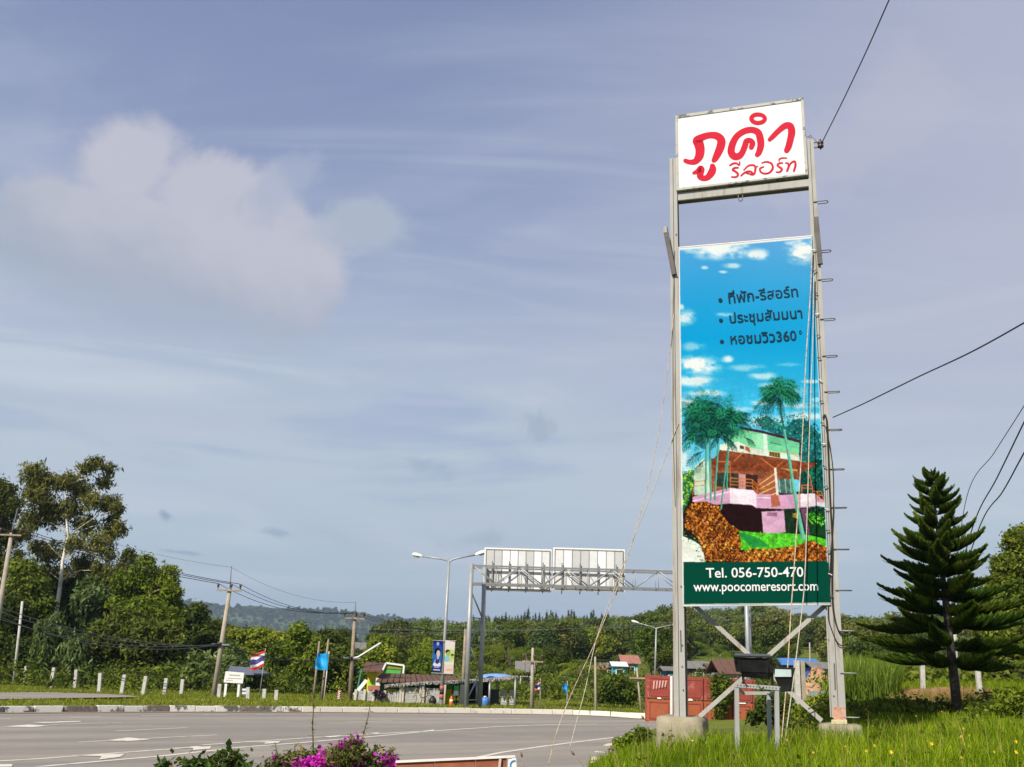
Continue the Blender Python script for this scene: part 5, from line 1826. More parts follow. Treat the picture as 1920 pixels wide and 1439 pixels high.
# concrete footings: rough cast blocks
FOOT = mat('footing_concrete', (.25, .215, .15), .95, .18, 5, (.17, .16, .11), .7, 2.0, .47, .66, bump=.7, bscale=14)
for quad, th in (([(1231, 1392), (1318, 1394), (1317, 1345), (1228, 1343)], .75), ([(1538, 1386), (1590, 1388), (1618, 1361), (1534, 1357)], .6)):
    f = [pl(x, y, .16) for x, y in quad]
    zb_ = min(hz(p.x, p.y) for p in f) - .25
    zt_ = sum(p.z for p in f[2:]) / 2
    a, b_ = f[3].copy(), f[2].copy()
    n = 7
    V, Fq = [], []
    # a subdivided block with worn, uneven faces
    bm = bmesh.new()
    bmesh.ops.create_cube(bm, size=1)
    bmesh.ops.subdivide_edges(bm, edges=bm.edges, cuts=6, use_grid_fill=True)
    ax = (b_ - a); ax.z = 0
    for v in bm.verts:
        u, w_, h_ = v.co.x + .5, v.co.y + .5, v.co.z + .5
        k = 1 + .03 * (1 - h_)
        p = a + ax * (.5 + (u - .5) * k) - TN * th * w_
        p.z = zb_ + (zt_ - zb_) * h_
        cr = (abs(u - .5) > .49) + (abs(w_ - .5) > .49) + (abs(h_ - .5) > .49)
        ctr = a + ax * .5 - TN * th * .5
        ctr.z = (zb_ + zt_) / 2
        if cr >= 2: p = p.lerp(ctr, .035 * (cr - 1))
        v.co = p + Vector((rnd.uniform(-1, 1), rnd.uniform(-1, 1), rnd.uniform(-1, 1))) * .010 - tower.location
    me = bpy.data.meshes.new('footing')
    bm.to_mesh(me)
    bm.free()
    me.materials.append(FOOT)
    me.polygons.foreach_set('use_smooth', [True] * len(me.polygons))
    link('concrete_footing', me, tower)
mb = MB()
pslab(mb, [(1558, 1358), (1589, 1359), (1588, 1350), (1559, 1350)], .05, .3)
mb.build('base_pad', mat('pad_yellowish', (.42, .36, .22), .9, .15, 6), tower, bevel=.01)

# cross beam under the name board
mb = MB()
pslab(mb, [(1271, 376), (1517, 349), (1516, 336), (1270.5, 362)], -.005, .16)
mb.build('cross_beam', POSTM, tower, bevel=.004)
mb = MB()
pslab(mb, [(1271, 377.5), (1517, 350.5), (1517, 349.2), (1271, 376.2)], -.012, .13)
mb.build('beam_underside_shade', POSTE, tower)  # dark sheet that paints the shade on the beam's underside
MB().tube([pl(1384, 366, -.02), pl(1384.5, 372, -.02), pl(1386, 377, -.02), pl(1389, 378, -.02), pl(1392, 375.5, -.02), pl(1392.5, 366, -.02)], .008, 6).build('hook', POSTE, tower, True)

# name board: a light box with rim and face
RIM = mat('rim_flaking', (.36, .345, .30), .7, .08, 6, (.07, .065, .06), .85, 7, .54, .60)
FACE = mat('acrylic_white', (.56, .555, .56), .4, .01, 3, (.51, .505, .50), .4, 1.5, spec=.1)
OUT = [(1268, 357.5), (1515, 327.5), (1506.5, 183), (1266, 216.5)]
INN = [(1272, 352.5), (1510, 325), (1501, 188.5), (1270.5, 221.5)]
mb = MB()
for k in range(4):
    o0, o1, i0, i1 = OUT[k], OUT[(k + 1) % 4], INN[k], INN[(k + 1) % 4]
    pslab(mb, [o0, o1, i1, i0], .055, .20)
mb.build('board_rim', RIM, tower, bevel=.004)
mb = MB()
pslab(mb, [(1270, 355), (1512, 327), (1503.5, 186), (1268.5, 219)], .042, .02)
face = mb.build('board_face', FACE, tower)

INKR = mat('letter_red', (.44, .018, .036), .7, .03, spec=.03)


def zt(pts):
    return [(1220 + x / 4.797, 160 + y / 4.797) for x, y in pts]


def spline(P_, n=10, closed=False):
    out = []
    m_ = len(P_)
    rng = m_ if closed else m_ - 1
    for i in range(rng):
        g = lambda k: P_[k % m_] if closed else P_[min(max(k, 0), m_ - 1)]
        p0, p1, p2, p3 = (np.array(g(i + k), float) for k in (-1, 0, 1, 2))
        for k in range(n):
            t = k / n
            out.append(tuple(.5 * ((2 * p1) + (-p0 + p2) * t + (2 * p0 - 5 * p1 + 4 * p2 - p3) * t * t + (-p0 + 3 * p1 - 3 * p2 + p3) * t ** 3)))
    if not closed: out.append(tuple(float(c) for c in P_[-1]))
    return out


strokes = 0


def stroke(mb, pts, closed=False, off=.045):
    """pts: (x, y, width) in zoom pixels: a brush stroke of changing width with rounded ends"""
    global strokes
    strokes += 1
    P_ = spline(pts, 8, closed)
    L, Rr = [], []
    N_ = len(P_)
    for i, (x, y, wv) in enumerate(P_):
        a, b_ = (P_[(i - 1) % N_], P_[(i + 1) % N_]) if closed else (P_[max(i - 1, 0)], P_[min(i + 1, N_ - 1)])
        dx, dy = b_[0] - a[0], b_[1] - a[1]
        l_ = math.hypot(dx, dy) or 1
        nx_, ny_ = -dy / l_ * wv / 2, dx / l_ * wv / 2
        L.append((x + nx_, y + ny_))
        Rr.append((x - nx_, y - ny_))
    if not closed:
        def cap(c, wv, d):
            a0 = math.atan2(d[1], d[0])
            return [(c[0] + wv / 2 * math.cos(a0 + s), c[1] + wv / 2 * math.sin(a0 + s)) for s in np.linspace(-math.pi / 2, math.pi / 2, 7)[1:-1]]
        e = cap(P_[-1], P_[-1][2], (P_[-1][0] - P_[-2][0], P_[-1][1] - P_[-2][1]))
        s_ = cap(P_[0], P_[0][2], (P_[0][0] - P_[1][0], P_[0][1] - P_[1][1]))
    o_ = off + .0004 * (strokes % 9)
    q = lambda lst: [pl(x, y, o_) for x, y in zt(lst)]
    l3, r3 = q(L), q(Rr)
    fs = []
    b0 = len(mb.v)
    mb.v += l3 + r3
    rng = N_ if closed else N_ - 1
    for i in range(rng):
        j = (i + 1) % N_
        mb.f.append((b0 + i, b0 + j, b0 + N_ + j, b0 + N_ + i)); mb.m.append(0)
    if not closed:
        for cp, i in ((e, N_ - 1), (s_, 0)):
            c3 = q(cp)
            b1 = len(mb.v)
            mb.v += c3
            first, last = (b0 + N_ + i, b0 + i)
            ring = [b0 + N_ + i] + [b1 + k for k in range(len(c3))] + [b0 + i] if i else [b0 + i] + [b1 + k for k in range(len(c3))] + [b0 + N_ + i]
            mb.f.append(tuple(ring)); mb.m.append(0)


def letter(strs, closed=()):
    mb = MB()
    for k, s_ in enumerate(strs): stroke(mb, s_, k in closed)
    mb.build('letter', INKR, face)


letter([[(312, 680, 40), (350, 692, 44), (400, 686, 56), (436, 640, 76), (444, 580, 84), (432, 525, 90), (420, 500, 84), (450, 475, 66), (520, 452, 58), (590, 455, 66), (632, 490, 74), (632, 540, 76), (610, 600, 70), (580, 660, 56), (568, 676, 44)]])
letter([[(388, 790, 30), (420, 776, 44), (452, 752, 62), (448, 790, 60), (444, 820, 56), (470, 838, 50), (510, 830, 54), (545, 790, 66), (558, 755, 64), (556, 730, 50)]])
letter([[(905, 560, 44), (915, 522, 52), (895, 498, 46), (862, 505, 52), (848, 545, 54), (826, 600, 54), (796, 636, 60), (752, 640, 66), (724, 600, 66), (736, 530, 62), (775, 460, 56), (840, 415, 56), (910, 402, 56), (965, 425, 62), (985, 480, 66), (990, 540, 62), (975, 600, 54), (958, 626, 44)]])
letter([[(1028, 302, 36), (1006, 330, 38), (958, 340, 38), (918, 324, 40), (906, 296, 40), (930, 270, 38), (970, 264, 38), (1010, 275, 36)]], closed=(0,))
letter([[(1070, 490, 36), (1100, 460, 44), (1150, 410, 48), (1210, 365, 56), (1255, 370, 64), (1268, 420, 66), (1258, 480, 60), (1240, 550, 58), (1222, 588, 48)]])
letter([[(728, 826, 14), (770, 824, 17), (785, 800, 20), (760, 775, 20), (738, 762, 18), (752, 745, 18), (785, 742, 16)], [(712, 722, 14), (740, 705, 17), (770, 702, 16), (796, 718, 15), (800, 690, 13)]])
letter([[(812, 815, 13), (846, 786, 17), (890, 775, 18), (915, 790, 17), (900, 800, 14), (860, 790, 13)], [(838, 765, 12), (880, 725, 17), (930, 722, 18), (942, 750, 20), (930, 800, 18), (900, 806, 14)], [(940, 745, 12), (962, 728, 11)]])
letter([[(1000, 700, 12), (1040, 690, 17), (1085, 705, 19), (1098, 745, 20), (1070, 785, 19), (1025, 796, 17), (990, 780, 18), (984, 750, 17), (1015, 735, 14)]])
letter([[(1130, 782, 14), (1162, 780, 17), (1180, 755, 20), (1160, 738, 19), (1140, 722, 17), (1152, 705, 17), (1185, 700, 15)], [(1155, 684, 11), (1158, 665, 14), (1185, 655, 14), (1222, 656, 12)]])
letter([[(1214, 700, 13), (1236, 705, 17), (1240, 735, 20), (1226, 772, 18)], [(1238, 742, 13), (1262, 700, 16), (1295, 686, 19), (1302, 720, 20), (1288, 772, 18)]])

# ---------------------------------------------------------------- the printed banner
BX0, BY0, BS = 1264, 438, 2.0
BW, BH = int(298 * BS), int(704 * BS)
img = np.zeros((BH, BW, 3), np.float32)
yy_, xx_ = np.mgrid[0:BH, 0:BW]
PX, PY = BX0 + (xx_ + .5) / BS, BY0 + (yy_ + .5) / BS


def sn(x, y, seed, oct_=5):
    """smooth value noise 0..1"""
    out, amp, tot = 0, 1.0, 0
    for o in range(oct_):
        r_ = np.random.RandomState(seed * 31 + o)
        g = r_.rand(64, 64)
        xi, yi = np.floor(x).astype(int), np.floor(y).astype(int)
        fx, fy = x - xi, y - yi
        fx, fy = fx * fx * (3 - 2 * fx), fy * fy * (3 - 2 * fy)
        G = lambda a, b: g[a % 64, b % 64]
        v = (G(xi, yi) * (1 - fx) + G(xi + 1, yi) * fx) * (1 - fy) + (G(xi, yi + 1) * (1 - fx) + G(xi + 1, yi + 1) * fx) * fy
        out = out + v * amp
        tot += amp
        amp *= .55
        x, y = x * 2.03 + 7, y * 2.03 + 3
    return out / tot


def inpoly(P_):
    P_ = np.array(P_, float)
    x0, y0, x1, y1 = P_[:, 0].min() - 1, P_[:, 1].min() - 1, P_[:, 0].max() + 1, P_[:, 1].max() + 1
    a0, a1 = max(0, int((y0 - BY0) * BS)), min(BH, int((y1 - BY0) * BS) + 2)
    b0, b1 = max(0, int((x0 - BX0) * BS)), min(BW, int((x1 - BX0) * BS) + 2)
    if a0 >= a1 or b0 >= b1: return None, None
    x, y = PX[a0:a1, b0:b1], PY[a0:a1, b0:b1]
    ins = np.zeros(x.shape, bool)
    for (xa_, ya_), (xb_, yb_) in zip(P_, np.roll(P_, -1, 0)):
        if ya_ == yb_: continue
        c = ((ya_ > y) != (yb_ > y)) & (x < (xb_ - xa_) * (y - ya_) / (yb_ - ya_) + xa_)
        ins ^= c
    return (slice(a0, a1), slice(b0, b1)), ins


def fill(P_, col, a=1.0, tex=0.0, seed=1):
    sl, m_ = inpoly(P_)
    if sl is None: return
    c = np.array(col, np.float32) / 255
    cc = c[None, :]
    if tex: cc = np.clip(c[None, :] * (1 + tex * (sn(PX[sl][m_] / 5, PY[sl][m_] / 5, seed)[:, None] - .5) * 2), 0, 1)
    sub = img[sl]
    sub[m_] = sub[m_] * (1 - a) + cc * a


def seg(p, q, wd, col, a=1.0):
    (x0, y0), (x1, y1) = p, q
    l_ = math.hypot(x1 - x0, y1 - y0) or 1
    nx_, ny_ = -(y1 - y0) / l_ * wd / 2, (x1 - x0) / l_ * wd / 2
    fill([(x0 + nx_, y0 + ny_), (x1 + nx_, y1 + ny_), (x1 - nx_, y1 - ny_), (x0 - nx_, y0 - ny_)], col, a)


z3 = lambda *p: [(1230 + x / 5.189, 680 + y / 5.189) for x, y in p]
z4 = lambda *p: [(1230 + x / 4.797, 860 + y / 4.797) for x, y in p]
# sky of the print
v = np.clip((PY - 445) / 420, 0, 1)[..., None]
top, mid_, low = (np.array(c, np.float32) / 255 for c in ((84, 165, 224), (10, 163, 224), (104, 206, 236)))
img[:] = np.where(v < .45, top + (mid_ - top) * (v / .45), mid_ + (low - mid_) * ((v - .45) / .55))
rg = np.clip((PX - 1340) / 200, 0, 1)[..., None] * np.clip(1 - v * 1.8, 0, 1)
img += rg * np.array([.07, .02, .0])


def cloud(cx, cy, rx_, ry_, amt, seed, thr=.42):
    d = 1 - np.sqrt(((PX - cx) / rx_) ** 2 + ((PY - cy) / ry_) ** 2)
    n_ = sn(PX / 17 + seed, PY / 9 + seed, seed)
    a = np.clip((d * .9 + (n_ - thr + .02) * 2.2) * 1.1, 0, 1) * np.clip(d * 1.7, 0, 1) * amt
    img[:] = img * (1 - a[..., None]) + np.array([.95, .97, .97]) * a[..., None]


for c in ((1345, 466, 85, 26, .9, 1), (1300, 650, 30, 12, .5, 31), (1480, 735, 70, 14, .7, 32), (1400, 690, 50, 9, .5, 33), (1440, 790, 60, 16, .7, 34), (1350, 470, 70, 20, .75, 1), (1420, 478, 38, 14, .9, 2), (1505, 470, 45, 32, 1.0, 3), (1485, 455, 20, 8, .6, 4), (1375, 498, 26, 7, .7, 5), (1321, 502, 10, 5, .7, 6), (1356, 510, 12, 4, .8, 7),
          (1285, 595, 26, 20, .85, 8), (1360, 590, 26, 6, .6, 9), (1277, 576, 8, 7, .8, 10), (1310, 685, 60, 25, 1.0, 11), (1365, 674, 14, 9, .9, 12), (1300, 715, 60, 14, .9, 13), (1325, 738, 50, 10, .75, 14),
          (1430, 705, 34, 10, .7, 15), (1440, 722, 26, 7, .6, 16), (1520, 716, 24, 5, .8, 17), (1432, 755, 36, 8, .7, 18), (1395, 768, 34, 7, .6, 19), (1500, 760, 60, 9, .8, 20), (1510, 780, 60, 12, .75, 21), (1290, 755, 30, 16, .8, 22),
          (1480, 684, 40, 5, .3, 23), (1530, 750, 20, 6, .6, 24), (1285, 870, 22, 36, .8, 25)):
    cloud(*c)
# foliage behind the house
def dabs(poly, n_, cols, s0, s1, seed, a=.9, lump_=True):
    r_ = random.Random(seed)
    xs_, ys_ = [p[0] for p in poly], [p[1] for p in poly]
    m_ = np.zeros(PX.shape, bool)
    sl, ins = inpoly(poly)
    m_[sl] = ins
    for _ in range(n_):
        x, y = r_.uniform(min(xs_), max(xs_)), r_.uniform(min(ys_), max(ys_))
        iy, ix = int((y - BY0) * BS), int((x - BX0) * BS)
        if not (0 <= iy < BH and 0 <= ix < BW) or not m_[iy, ix]: continue
        s = r_.uniform(s0, s1)
        b_ = r_.uniform(0, 6.28)
        cc = r_.choice(cols)
        if lump_:
            q = float(sn(np.array(x / 9), np.array(y / 9), seed, 3))
            d = .45 + 1.25 * q + .25 * math.sin(x * .5 + y * .35)
            cc = tuple(min(255, c * d) for c in cc)
        fill([(x + s * math.cos(b_), y + s * math.sin(b_)), (x + s * .5 * math.cos(b_ + 1.6), y + s * .5 * math.sin(b_ + 1.6)), (x - s * math.cos(b_), y - s * math.sin(b_)), (x - s * .5 * math.cos(b_ + 1.6), y - s * .5 * math.sin(b_ + 1.6))], cc, a)


GD = [(8, 44, 40), (10, 70, 58), (14, 96, 76), (24, 120, 86), (6, 30, 30)]
fill(z3((960, 560), (1080, 520), (1190, 590), (1260, 640), (1330, 560), (1430, 540), (1540, 640), (1610, 720), (1620, 1140), (1380, 1140), (1340, 760), (1040, 650)), (10, 66, 60), .75, .7, 21)
fill(z4((1290, 40), (1500, 0), (1535, 200), (1535, 480), (1300, 480)), (12, 62, 56), .92, .5, 22)
fill(z4((235, 140), (340, 110), (345, 440), (235, 700)), (34, 96, 56), .9, .5, 23)
fill(z4((320, 300), (1545, 300), (1550, 940), (240, 940), (240, 500)), (30, 26, 22))
dabs(z3((900, 560), (960, 520), (1080, 500), (1200, 560), (1250, 500), (1420, 490), (1560, 600), (1630, 680), (1640, 1140), (1480, 1140), (1400, 900), (1360, 740), (1040, 650), (900, 610)), 2600, GD + [(60, 190, 220), (30, 150, 130)], 1.0, 2.6, 2, .85)
dabs(z4((1280, 60), (1500, 0), (1530, 200), (1540, 700), (1400, 640), (1350, 480), (1330, 200)), 700, GD, 1.4, 3.5, 3)
dabs(z4((235, 120), (340, 90), (345, 200), (320, 330), (280, 420), (240, 420)), 260, [(30, 110, 40), (110, 170, 30), (170, 200, 40), (14, 70, 50)], 1.2, 3, 4)
# house
fill(z3((365, 1140), (380, 1010), (470, 930), (480, 1140)), (205, 228, 205))
fill(z4((345, 330), (355, 120), (385, 60), (470, 20), (490, 330)), (196, 222, 196))
fill(z3((750, 700), (820, 640), (1035, 670), (1395, 765), (1390, 940), (1200, 930), (900, 880), (640, 850), (640, 800)), (120, 214, 160))
fill(z3((1040, 680), (1075, 690), (1095, 905), (1050, 880)), (222, 246, 226))
fill(z3((930, 700), (1030, 690), (1050, 860), (960, 830)), (170, 232, 190), .7)
fill(z3((1090, 700), (1390, 770), (1385, 840), (1100, 800)), (104, 196, 150), .7)
fill(z3((810, 620), (1035, 662), (1395, 755), (1398, 785), (1035, 690), (800, 645)), (62, 40, 60))
fill(z3((1110, 775), (1220, 798), (1222, 806), (1112, 783)), (40, 100, 90))
fill(z3((620, 800), (800, 770), (860, 800), (915, 830), (1010, 845), (1390, 905), (1400, 960), (1100, 915), (900, 885), (620, 850)), (226, 240, 226))
fill(z3((1100, 865), (1210, 880), (1210, 930), (1105, 910)), (96, 74, 40))
for k in range(5): seg(*z3((1100 + k * 26, 866 + k * 3), (1104 + k * 26, 912 + k * 4)), .9, (200, 160, 60))
fill(z3((815, 805), (855, 812), (855, 845), (815, 838)), (96, 66, 50))
fill(z3((865, 810), (910, 830), (915, 880), (870, 850)), (200, 96, 50))
for (a, b_) in ((((860, 780), (920, 830))), ((920, 840), (1010, 860)), ((1230, 850), (1390, 895)), ((1230, 870), (1385, 915)), ((1260, 840), (1290, 920)), ((1340, 860), (1385, 930))):
    seg(*z3(a, b_), .8, (226, 180, 120))
fill(z3((620, 850), (900, 885), (1100, 915), (1560, 985), (1500, 1030), (1380, 1085), (1400, 1142), (520, 1142), (540, 960), (610, 880)), (138, 72, 44), 1, .45, 5)
fill(z4((480, 0), (1440, 40), (1430, 70), (1290, 130), (1230, 170), (1080, 90), (900, 150), (500, 120)), (132, 66, 40), 1, .45, 6)
fill(z3((1210, 1030), (1380, 1040), (1375, 1060), (1300, 1055)), (196, 164, 80))
fill(z3((600, 900), (1010, 935), (1160, 960), (1160, 1000), (620, 960)), (128, 66, 42), .7)
for a, b_ in (((1020, 930), (1150, 1030)), ((1230, 965), (1160, 1030)), ((720, 960), (725, 1140)), ((760, 960), (850, 870)), ((1410, 980), (1400, 1100)), ((600, 965), (720, 965))):
    seg(*z3(a, b_), 1.6, (206, 120, 60))
fill(z4((480, 110), (1080, 120), (1100, 440), (900, 420), (490, 300)), (160, 90, 60), 1, .4, 7)
fill(z4((540, 125), (740, 135), (740, 270), (540, 250)), (46, 60, 50), 1, .5, 8)
fill(z4((805, 140), (915, 150), (915, 300), (805, 280)), (52, 40, 40))
fill(z4((745, 140), (805, 142), (805, 280), (745, 270)), (200, 150, 150))
fill(z4((1090, 180), (1230, 190), (1260, 330), (1110, 310)), (70, 110, 104), 1, .5, 9)
for x in (1105, 1160, 1205): seg(*z4((x, 185), (x + 12, 310)), 1.4, (180, 200, 190))
fill(z4((940, 200), (1070, 100), (1085, 420), (930, 410)), (158, 92, 62))
for k in range(5): seg(*z4((930, 235 + k * 42), (1085, 125 + k * 62)), 1.7, (236, 190, 130))
fill(z4((1062, 85), (1082, 85), (1112, 425), (1090, 425)), (240, 226, 214))
fill(z4((330, 345), (665, 265), (880, 285), (910, 320), (1030, 325), (1090, 330), (1430, 315), (1530, 400), (1530, 440), (1440, 425), (1380, 440), (1140, 455), (900, 445), (860, 420), (660, 405), (540, 415), (330, 390)), (214, 164, 196))
fill(z4((665, 268), (875, 288), (905, 330), (905, 440), (860, 415), (665, 405)), (250, 236, 248))
fill(z4((1300, 320), (1428, 316), (1440, 425), (1300, 432)), (250, 238, 248))
fill(z4((1440, 390), (1528, 400), (1530, 440), (1440, 425)), (226, 226, 226))
fill(z4((1130, 340), (1250, 330), (1270, 440), (1140, 450)), (212, 160, 196))
for a, b_ in (((330, 385), (665, 300)), ((910, 350), (1090, 360)), ((490, 335), (665, 300))): seg(*z4(a, b_), 1.6, (244, 232, 244))
fill(z4((1030, 330), (1100, 330), (1120, 425), (1040, 440)), (186, 104, 80))
for a, b_ in (((665, 175), (865, 190)), ((665, 205), (865, 220)), ((668, 235), (868, 250)), ((868, 190), (910, 240)), ((872, 220), (910, 270)), ((872, 255), (910, 300)), ((668, 60), (668, 262)), ((780, 180), (782, 262)), ((866, 188), (870, 270)), ((910, 240), (912, 312)),
              ((910, 240), (1020, 245)), ((910, 270), (1020, 275)), ((340, 210), (440, 200)), ((345, 250), (440, 240)), ((350, 205), (330, 330)), ((440, 200), (445, 310)), ((1310, 240), (1405, 245)), ((1310, 265), (1405, 272)), ((1310, 240), (1312, 312)), ((1405, 240), (1410, 315)), ((1380, 140), (1410, 290)), ((1410, 295), (1490, 300)), ((1440, 330), (1500, 335)), ((1445, 360), (1510, 370)), ((1490, 300), (1515, 392)), ((1450, 300), (1460, 385))):
    seg(*z4(a, b_), 1.5, (212, 116, 44))
fill(z4((560, 415), (665, 405), (860, 420), (900, 448), (960, 460), (965, 672), (760, 650), (640, 600), (580, 470)), (36, 18, 22), 1, .3, 10)
fill(z4((950, 480), (1150, 470), (1170, 660), (1100, 672), (965, 672)), (216, 170, 200))
fill(z4((1000, 485), (1090, 485), (1090, 522), (1000, 520)), (160, 110, 140))
fill(z4((1150, 460), (1340, 440), (1380, 640), (1380, 690), (1165, 660)), (26, 50, 34), 1, .5, 11)
fill(z4((1300, 450), (1350, 450), (1385, 685), (1360, 680)), (120, 70, 110))
fill(z4((1350, 480), (1540, 470), (1545, 720), (1390, 680)), (18, 60, 30), 1, .6, 12)
dabs(z4((1350, 500), (1480, 480), (1530, 560), (1500, 610), (1380, 580)), 120, [(90, 200, 30), (120, 220, 60), (40, 150, 40)], 1.2, 3, 12)
dabs(z4((1220, 490), (1275, 490), (1280, 545), (1240, 530)), 40, [(200, 120, 30), (220, 190, 60)], 1, 2, 13)
# lawn and hedges
fill(z4((730, 650), (965, 672), (1160, 670), (1380, 690), (1545, 730), (1555, 800), (1400, 770), (1250, 790), (1000, 830), (760, 820)), (84, 196, 44), 1, .5, 13)
dabs(z4((730, 650), (1380, 690), (1555, 800), (1000, 830), (760, 820)), 500, [(60, 170, 40), (120, 220, 60), (40, 140, 50)], .8, 2.0, 31)
fill(z4((740, 655), (860, 690), (960, 740), (1020, 790), (860, 800), (770, 720)), (20, 130, 70), .7)
fill(z4((240, 700), (340, 740), (420, 800), (440, 930), (240, 930)), (238, 244, 232))
dabs(z4((235, 640), (330, 690), (420, 760), (460, 930), (400, 930), (340, 780), (240, 740)), 200, [(14, 60, 46), (30, 100, 60), (140, 200, 130)], 1.2, 3, 14)
HG = [(150, 74, 16), (196, 104, 24), (220, 138, 50), (104, 48, 12), (84, 40, 14), (222, 156, 80), (176, 92, 24), (70, 34, 14), (206, 114, 36), (190, 110, 50)]
for poly, n_, sd in ((z4((265, 480), (330, 400), (440, 385), (560, 430), (590, 500), (660, 590), (740, 640), (765, 740), (760, 850), (790, 925), (450, 925), (410, 800), (360, 700), (260, 620)), 2600, 15),
                     (z4((760, 850), (860, 810), (1000, 820), (1130, 800), (1260, 790), (1400, 735), (1470, 770), (1548, 800), (1556, 930), (760, 930)), 1900, 16)):
    fill(poly, (70, 34, 14), 1, .5, sd)
    dabs(poly, n_, HG, 1.1, 3.2, sd)
dabs(z4((790, 830), (1000, 830), (1200, 800), (1300, 800), (1200, 850), (900, 880)), 90, [(90, 180, 40), (190, 200, 60)], .8, 1.8, 17)


def frond(x, y, ang, ln, drop, n_, col, wid=.22, tw=1.0):
    for k in range(2, n_ + 1):
        s = k / n_
        px, py = x + ln * s * math.cos(ang), y - ln * s * math.sin(ang) + drop * s * s
        l_ = ln * wid * 1.35 * math.sin(math.pi * (.15 + .8 * s)) * (.75 + .5 * ((k * 7 + int(ln * 3)) % 5) / 4)
        d = math.atan2(-(-math.sin(ang) * ln + 2 * drop * s), math.cos(ang) * ln)
        for sg in (-1, 1):
            seg((px, py), (px + l_ * math.cos(d + sg * .75) * tw, py - l_ * math.sin(d + sg * .75) + l_ * .42), 1.05 if col is PC else .85, col[(k + (sg > 0)) % len(col)], .92)
    seg((x, y), (x + ln * .5 * math.cos(ang), y - ln * .5 * math.sin(ang) + drop * .25), 1.2, col[0])


PC = [(8, 50, 44), (12, 84, 66), (20, 112, 84), (8, 34, 36)]
PB = [(10, 92, 72), (24, 140, 96), (60, 170, 110), (8, 60, 60)]
# left palm clump
for blob, a_ in ((z3((300, 440), (400, 330), (500, 380), (620, 400), (780, 540), (800, 680), (700, 790), (560, 700), (470, 850), (330, 760), (270, 600)), .55), (z3((400, 400), (560, 420), (620, 560), (520, 680), (400, 620)), .6), (z3((1080, 300), (1180, 200), (1270, 260), (1230, 420), (1130, 360)), .55)):
    fill(blob, (8, 46, 44), a_, .9, 61)
for (a, b_) in (((1325, 812), (1323, 938)), ((1331, 812), (1333, 940)), ((1347, 830), (1340, 938)), ((1369, 812), (1352, 955)), ((1366, 830), (1363, 920))):
    seg(a, b_, 3.4 if a[0] < 1350 else 2.4, (96, 176, 150)); seg((a[0] - 1.3, a[1]), (b_[0] - 1.3, b_[1]), 1.1, (44, 110, 96))
r_ = random.Random(5)
for cx, cy, n_, L0 in ((1325, 775, 22, 52), (1340, 795, 16, 44), (1366, 790, 18, 42), (1310, 810, 12, 40), (1352, 815, 12, 34)):
    for k in range(n_):
        a = r_.uniform(-.6, 3.8)
        frond(cx, cy, a, L0 * r_.uniform(.6, 1.1), 14 * r_.uniform(.4, 1.5), 16, PC if r_.random() < .65 else PB)
for a, L0 in ((1.75, 62), (1.3, 58), (2.2, 54)): frond(1322, 780, a, L0, 6, 18, PB)
frond(1360, 780, 1.35, 44, 4, 16, PB)
frond(1320, 845, 3.6, 36, 12, 12, PC); frond(1322, 862, 3.9, 28, 8, 10, PC); frond(1395, 820, -.3, 22, 10, 10, PC)
# right palm
pts_ = [(1462, 742), (1464, 775), (1470, 806), (1478, 850), (1486, 900), (1496, 960), (1507, 1013)]
for k, (a, b_) in enumerate(zip(pts_[:-1], pts_[1:])):
    wv = 3.0 + k * .9
    seg(a, b_, wv, (110, 196, 170) if k > 1 else (40, 96, 80)); seg((a[0] - wv * .32, a[1]), (b_[0] - wv * .32, b_[1]), 1.2, (40, 120, 100))
for k in range(26):
    a = r_.uniform(-.35, 3.5)
    frond(1460, 738, a, r_.uniform(26, 48), 16 * r_.uniform(.5, 1.6), 18, PC if r_.random() < .6 else PB, .26)
for a, L0 in ((1.5, 42), (1.15, 40), (1.9, 40), (.5, 44), (2.7, 40)): frond(1460, 742, a, L0, 4, 18, PB, .28)
for a, L0, d_ in ((3.5, 34, 26), (-.9, 20, 20), (-1.3, 20, 16), (3.9, 30, 22)): frond(1458, 745, a, L0, d_, 14, PC, .25)
# green foot of the banner, hem
gy0 = lambda x: 1055.5 + (x - 1280) * -.013
img[PY > gy0(PX)] = np.array([0, 74, 58]) / 255
mm = (PY > gy0(PX))
img[mm] *= (1 + .06 * (sn(PX[mm] / 30, PY[mm] / 30, 44)[:, None] - .5))
xl = 1272 + (PY - 466) / (1135 - 466) * 8
img[:] = img
img[PX < xl + 2.2] = (.93, .94, .94)
yt_ = 466 - (PX - 1272) / 250 * 22
img[PY < yt_ + 3.0] = (.94, .95, .95)
yb_ = 1135 - (PX - 1280) / 277 * 3
img[PY > yb_ - 1.6] = (.80, .86, .84)
xr = 1522 + (PY - 444) / (1132 - 444) * 35
img[(PX > xr - 1.6) & (PY < 1055)] = (.70, .86, .93)
hm = (np.clip((PY - 690) / 60, 0, 1) * (PY < gy0(PX)))[..., None]
img *= 1 + hm * (.20 * (sn(PX / 2.2, PY / 2.2, 93, 3)[..., None] - .5) + .24 * (sn(PX / 14, PY / 11, 94, 4)[..., None] - .5))
# faint vertical print banding
img *= (1 + .02 * (sn(PX / 1.6, PY / 160, 91, 2)[..., None] - .5))
lin_img = np.where(img > .04045, ((np.clip(img, 0, 1) + .055) / 1.055) ** 2.4, np.clip(img, 0, 1) / 12.92)
lin_img = np.minimum(lin_img * .56, .6)

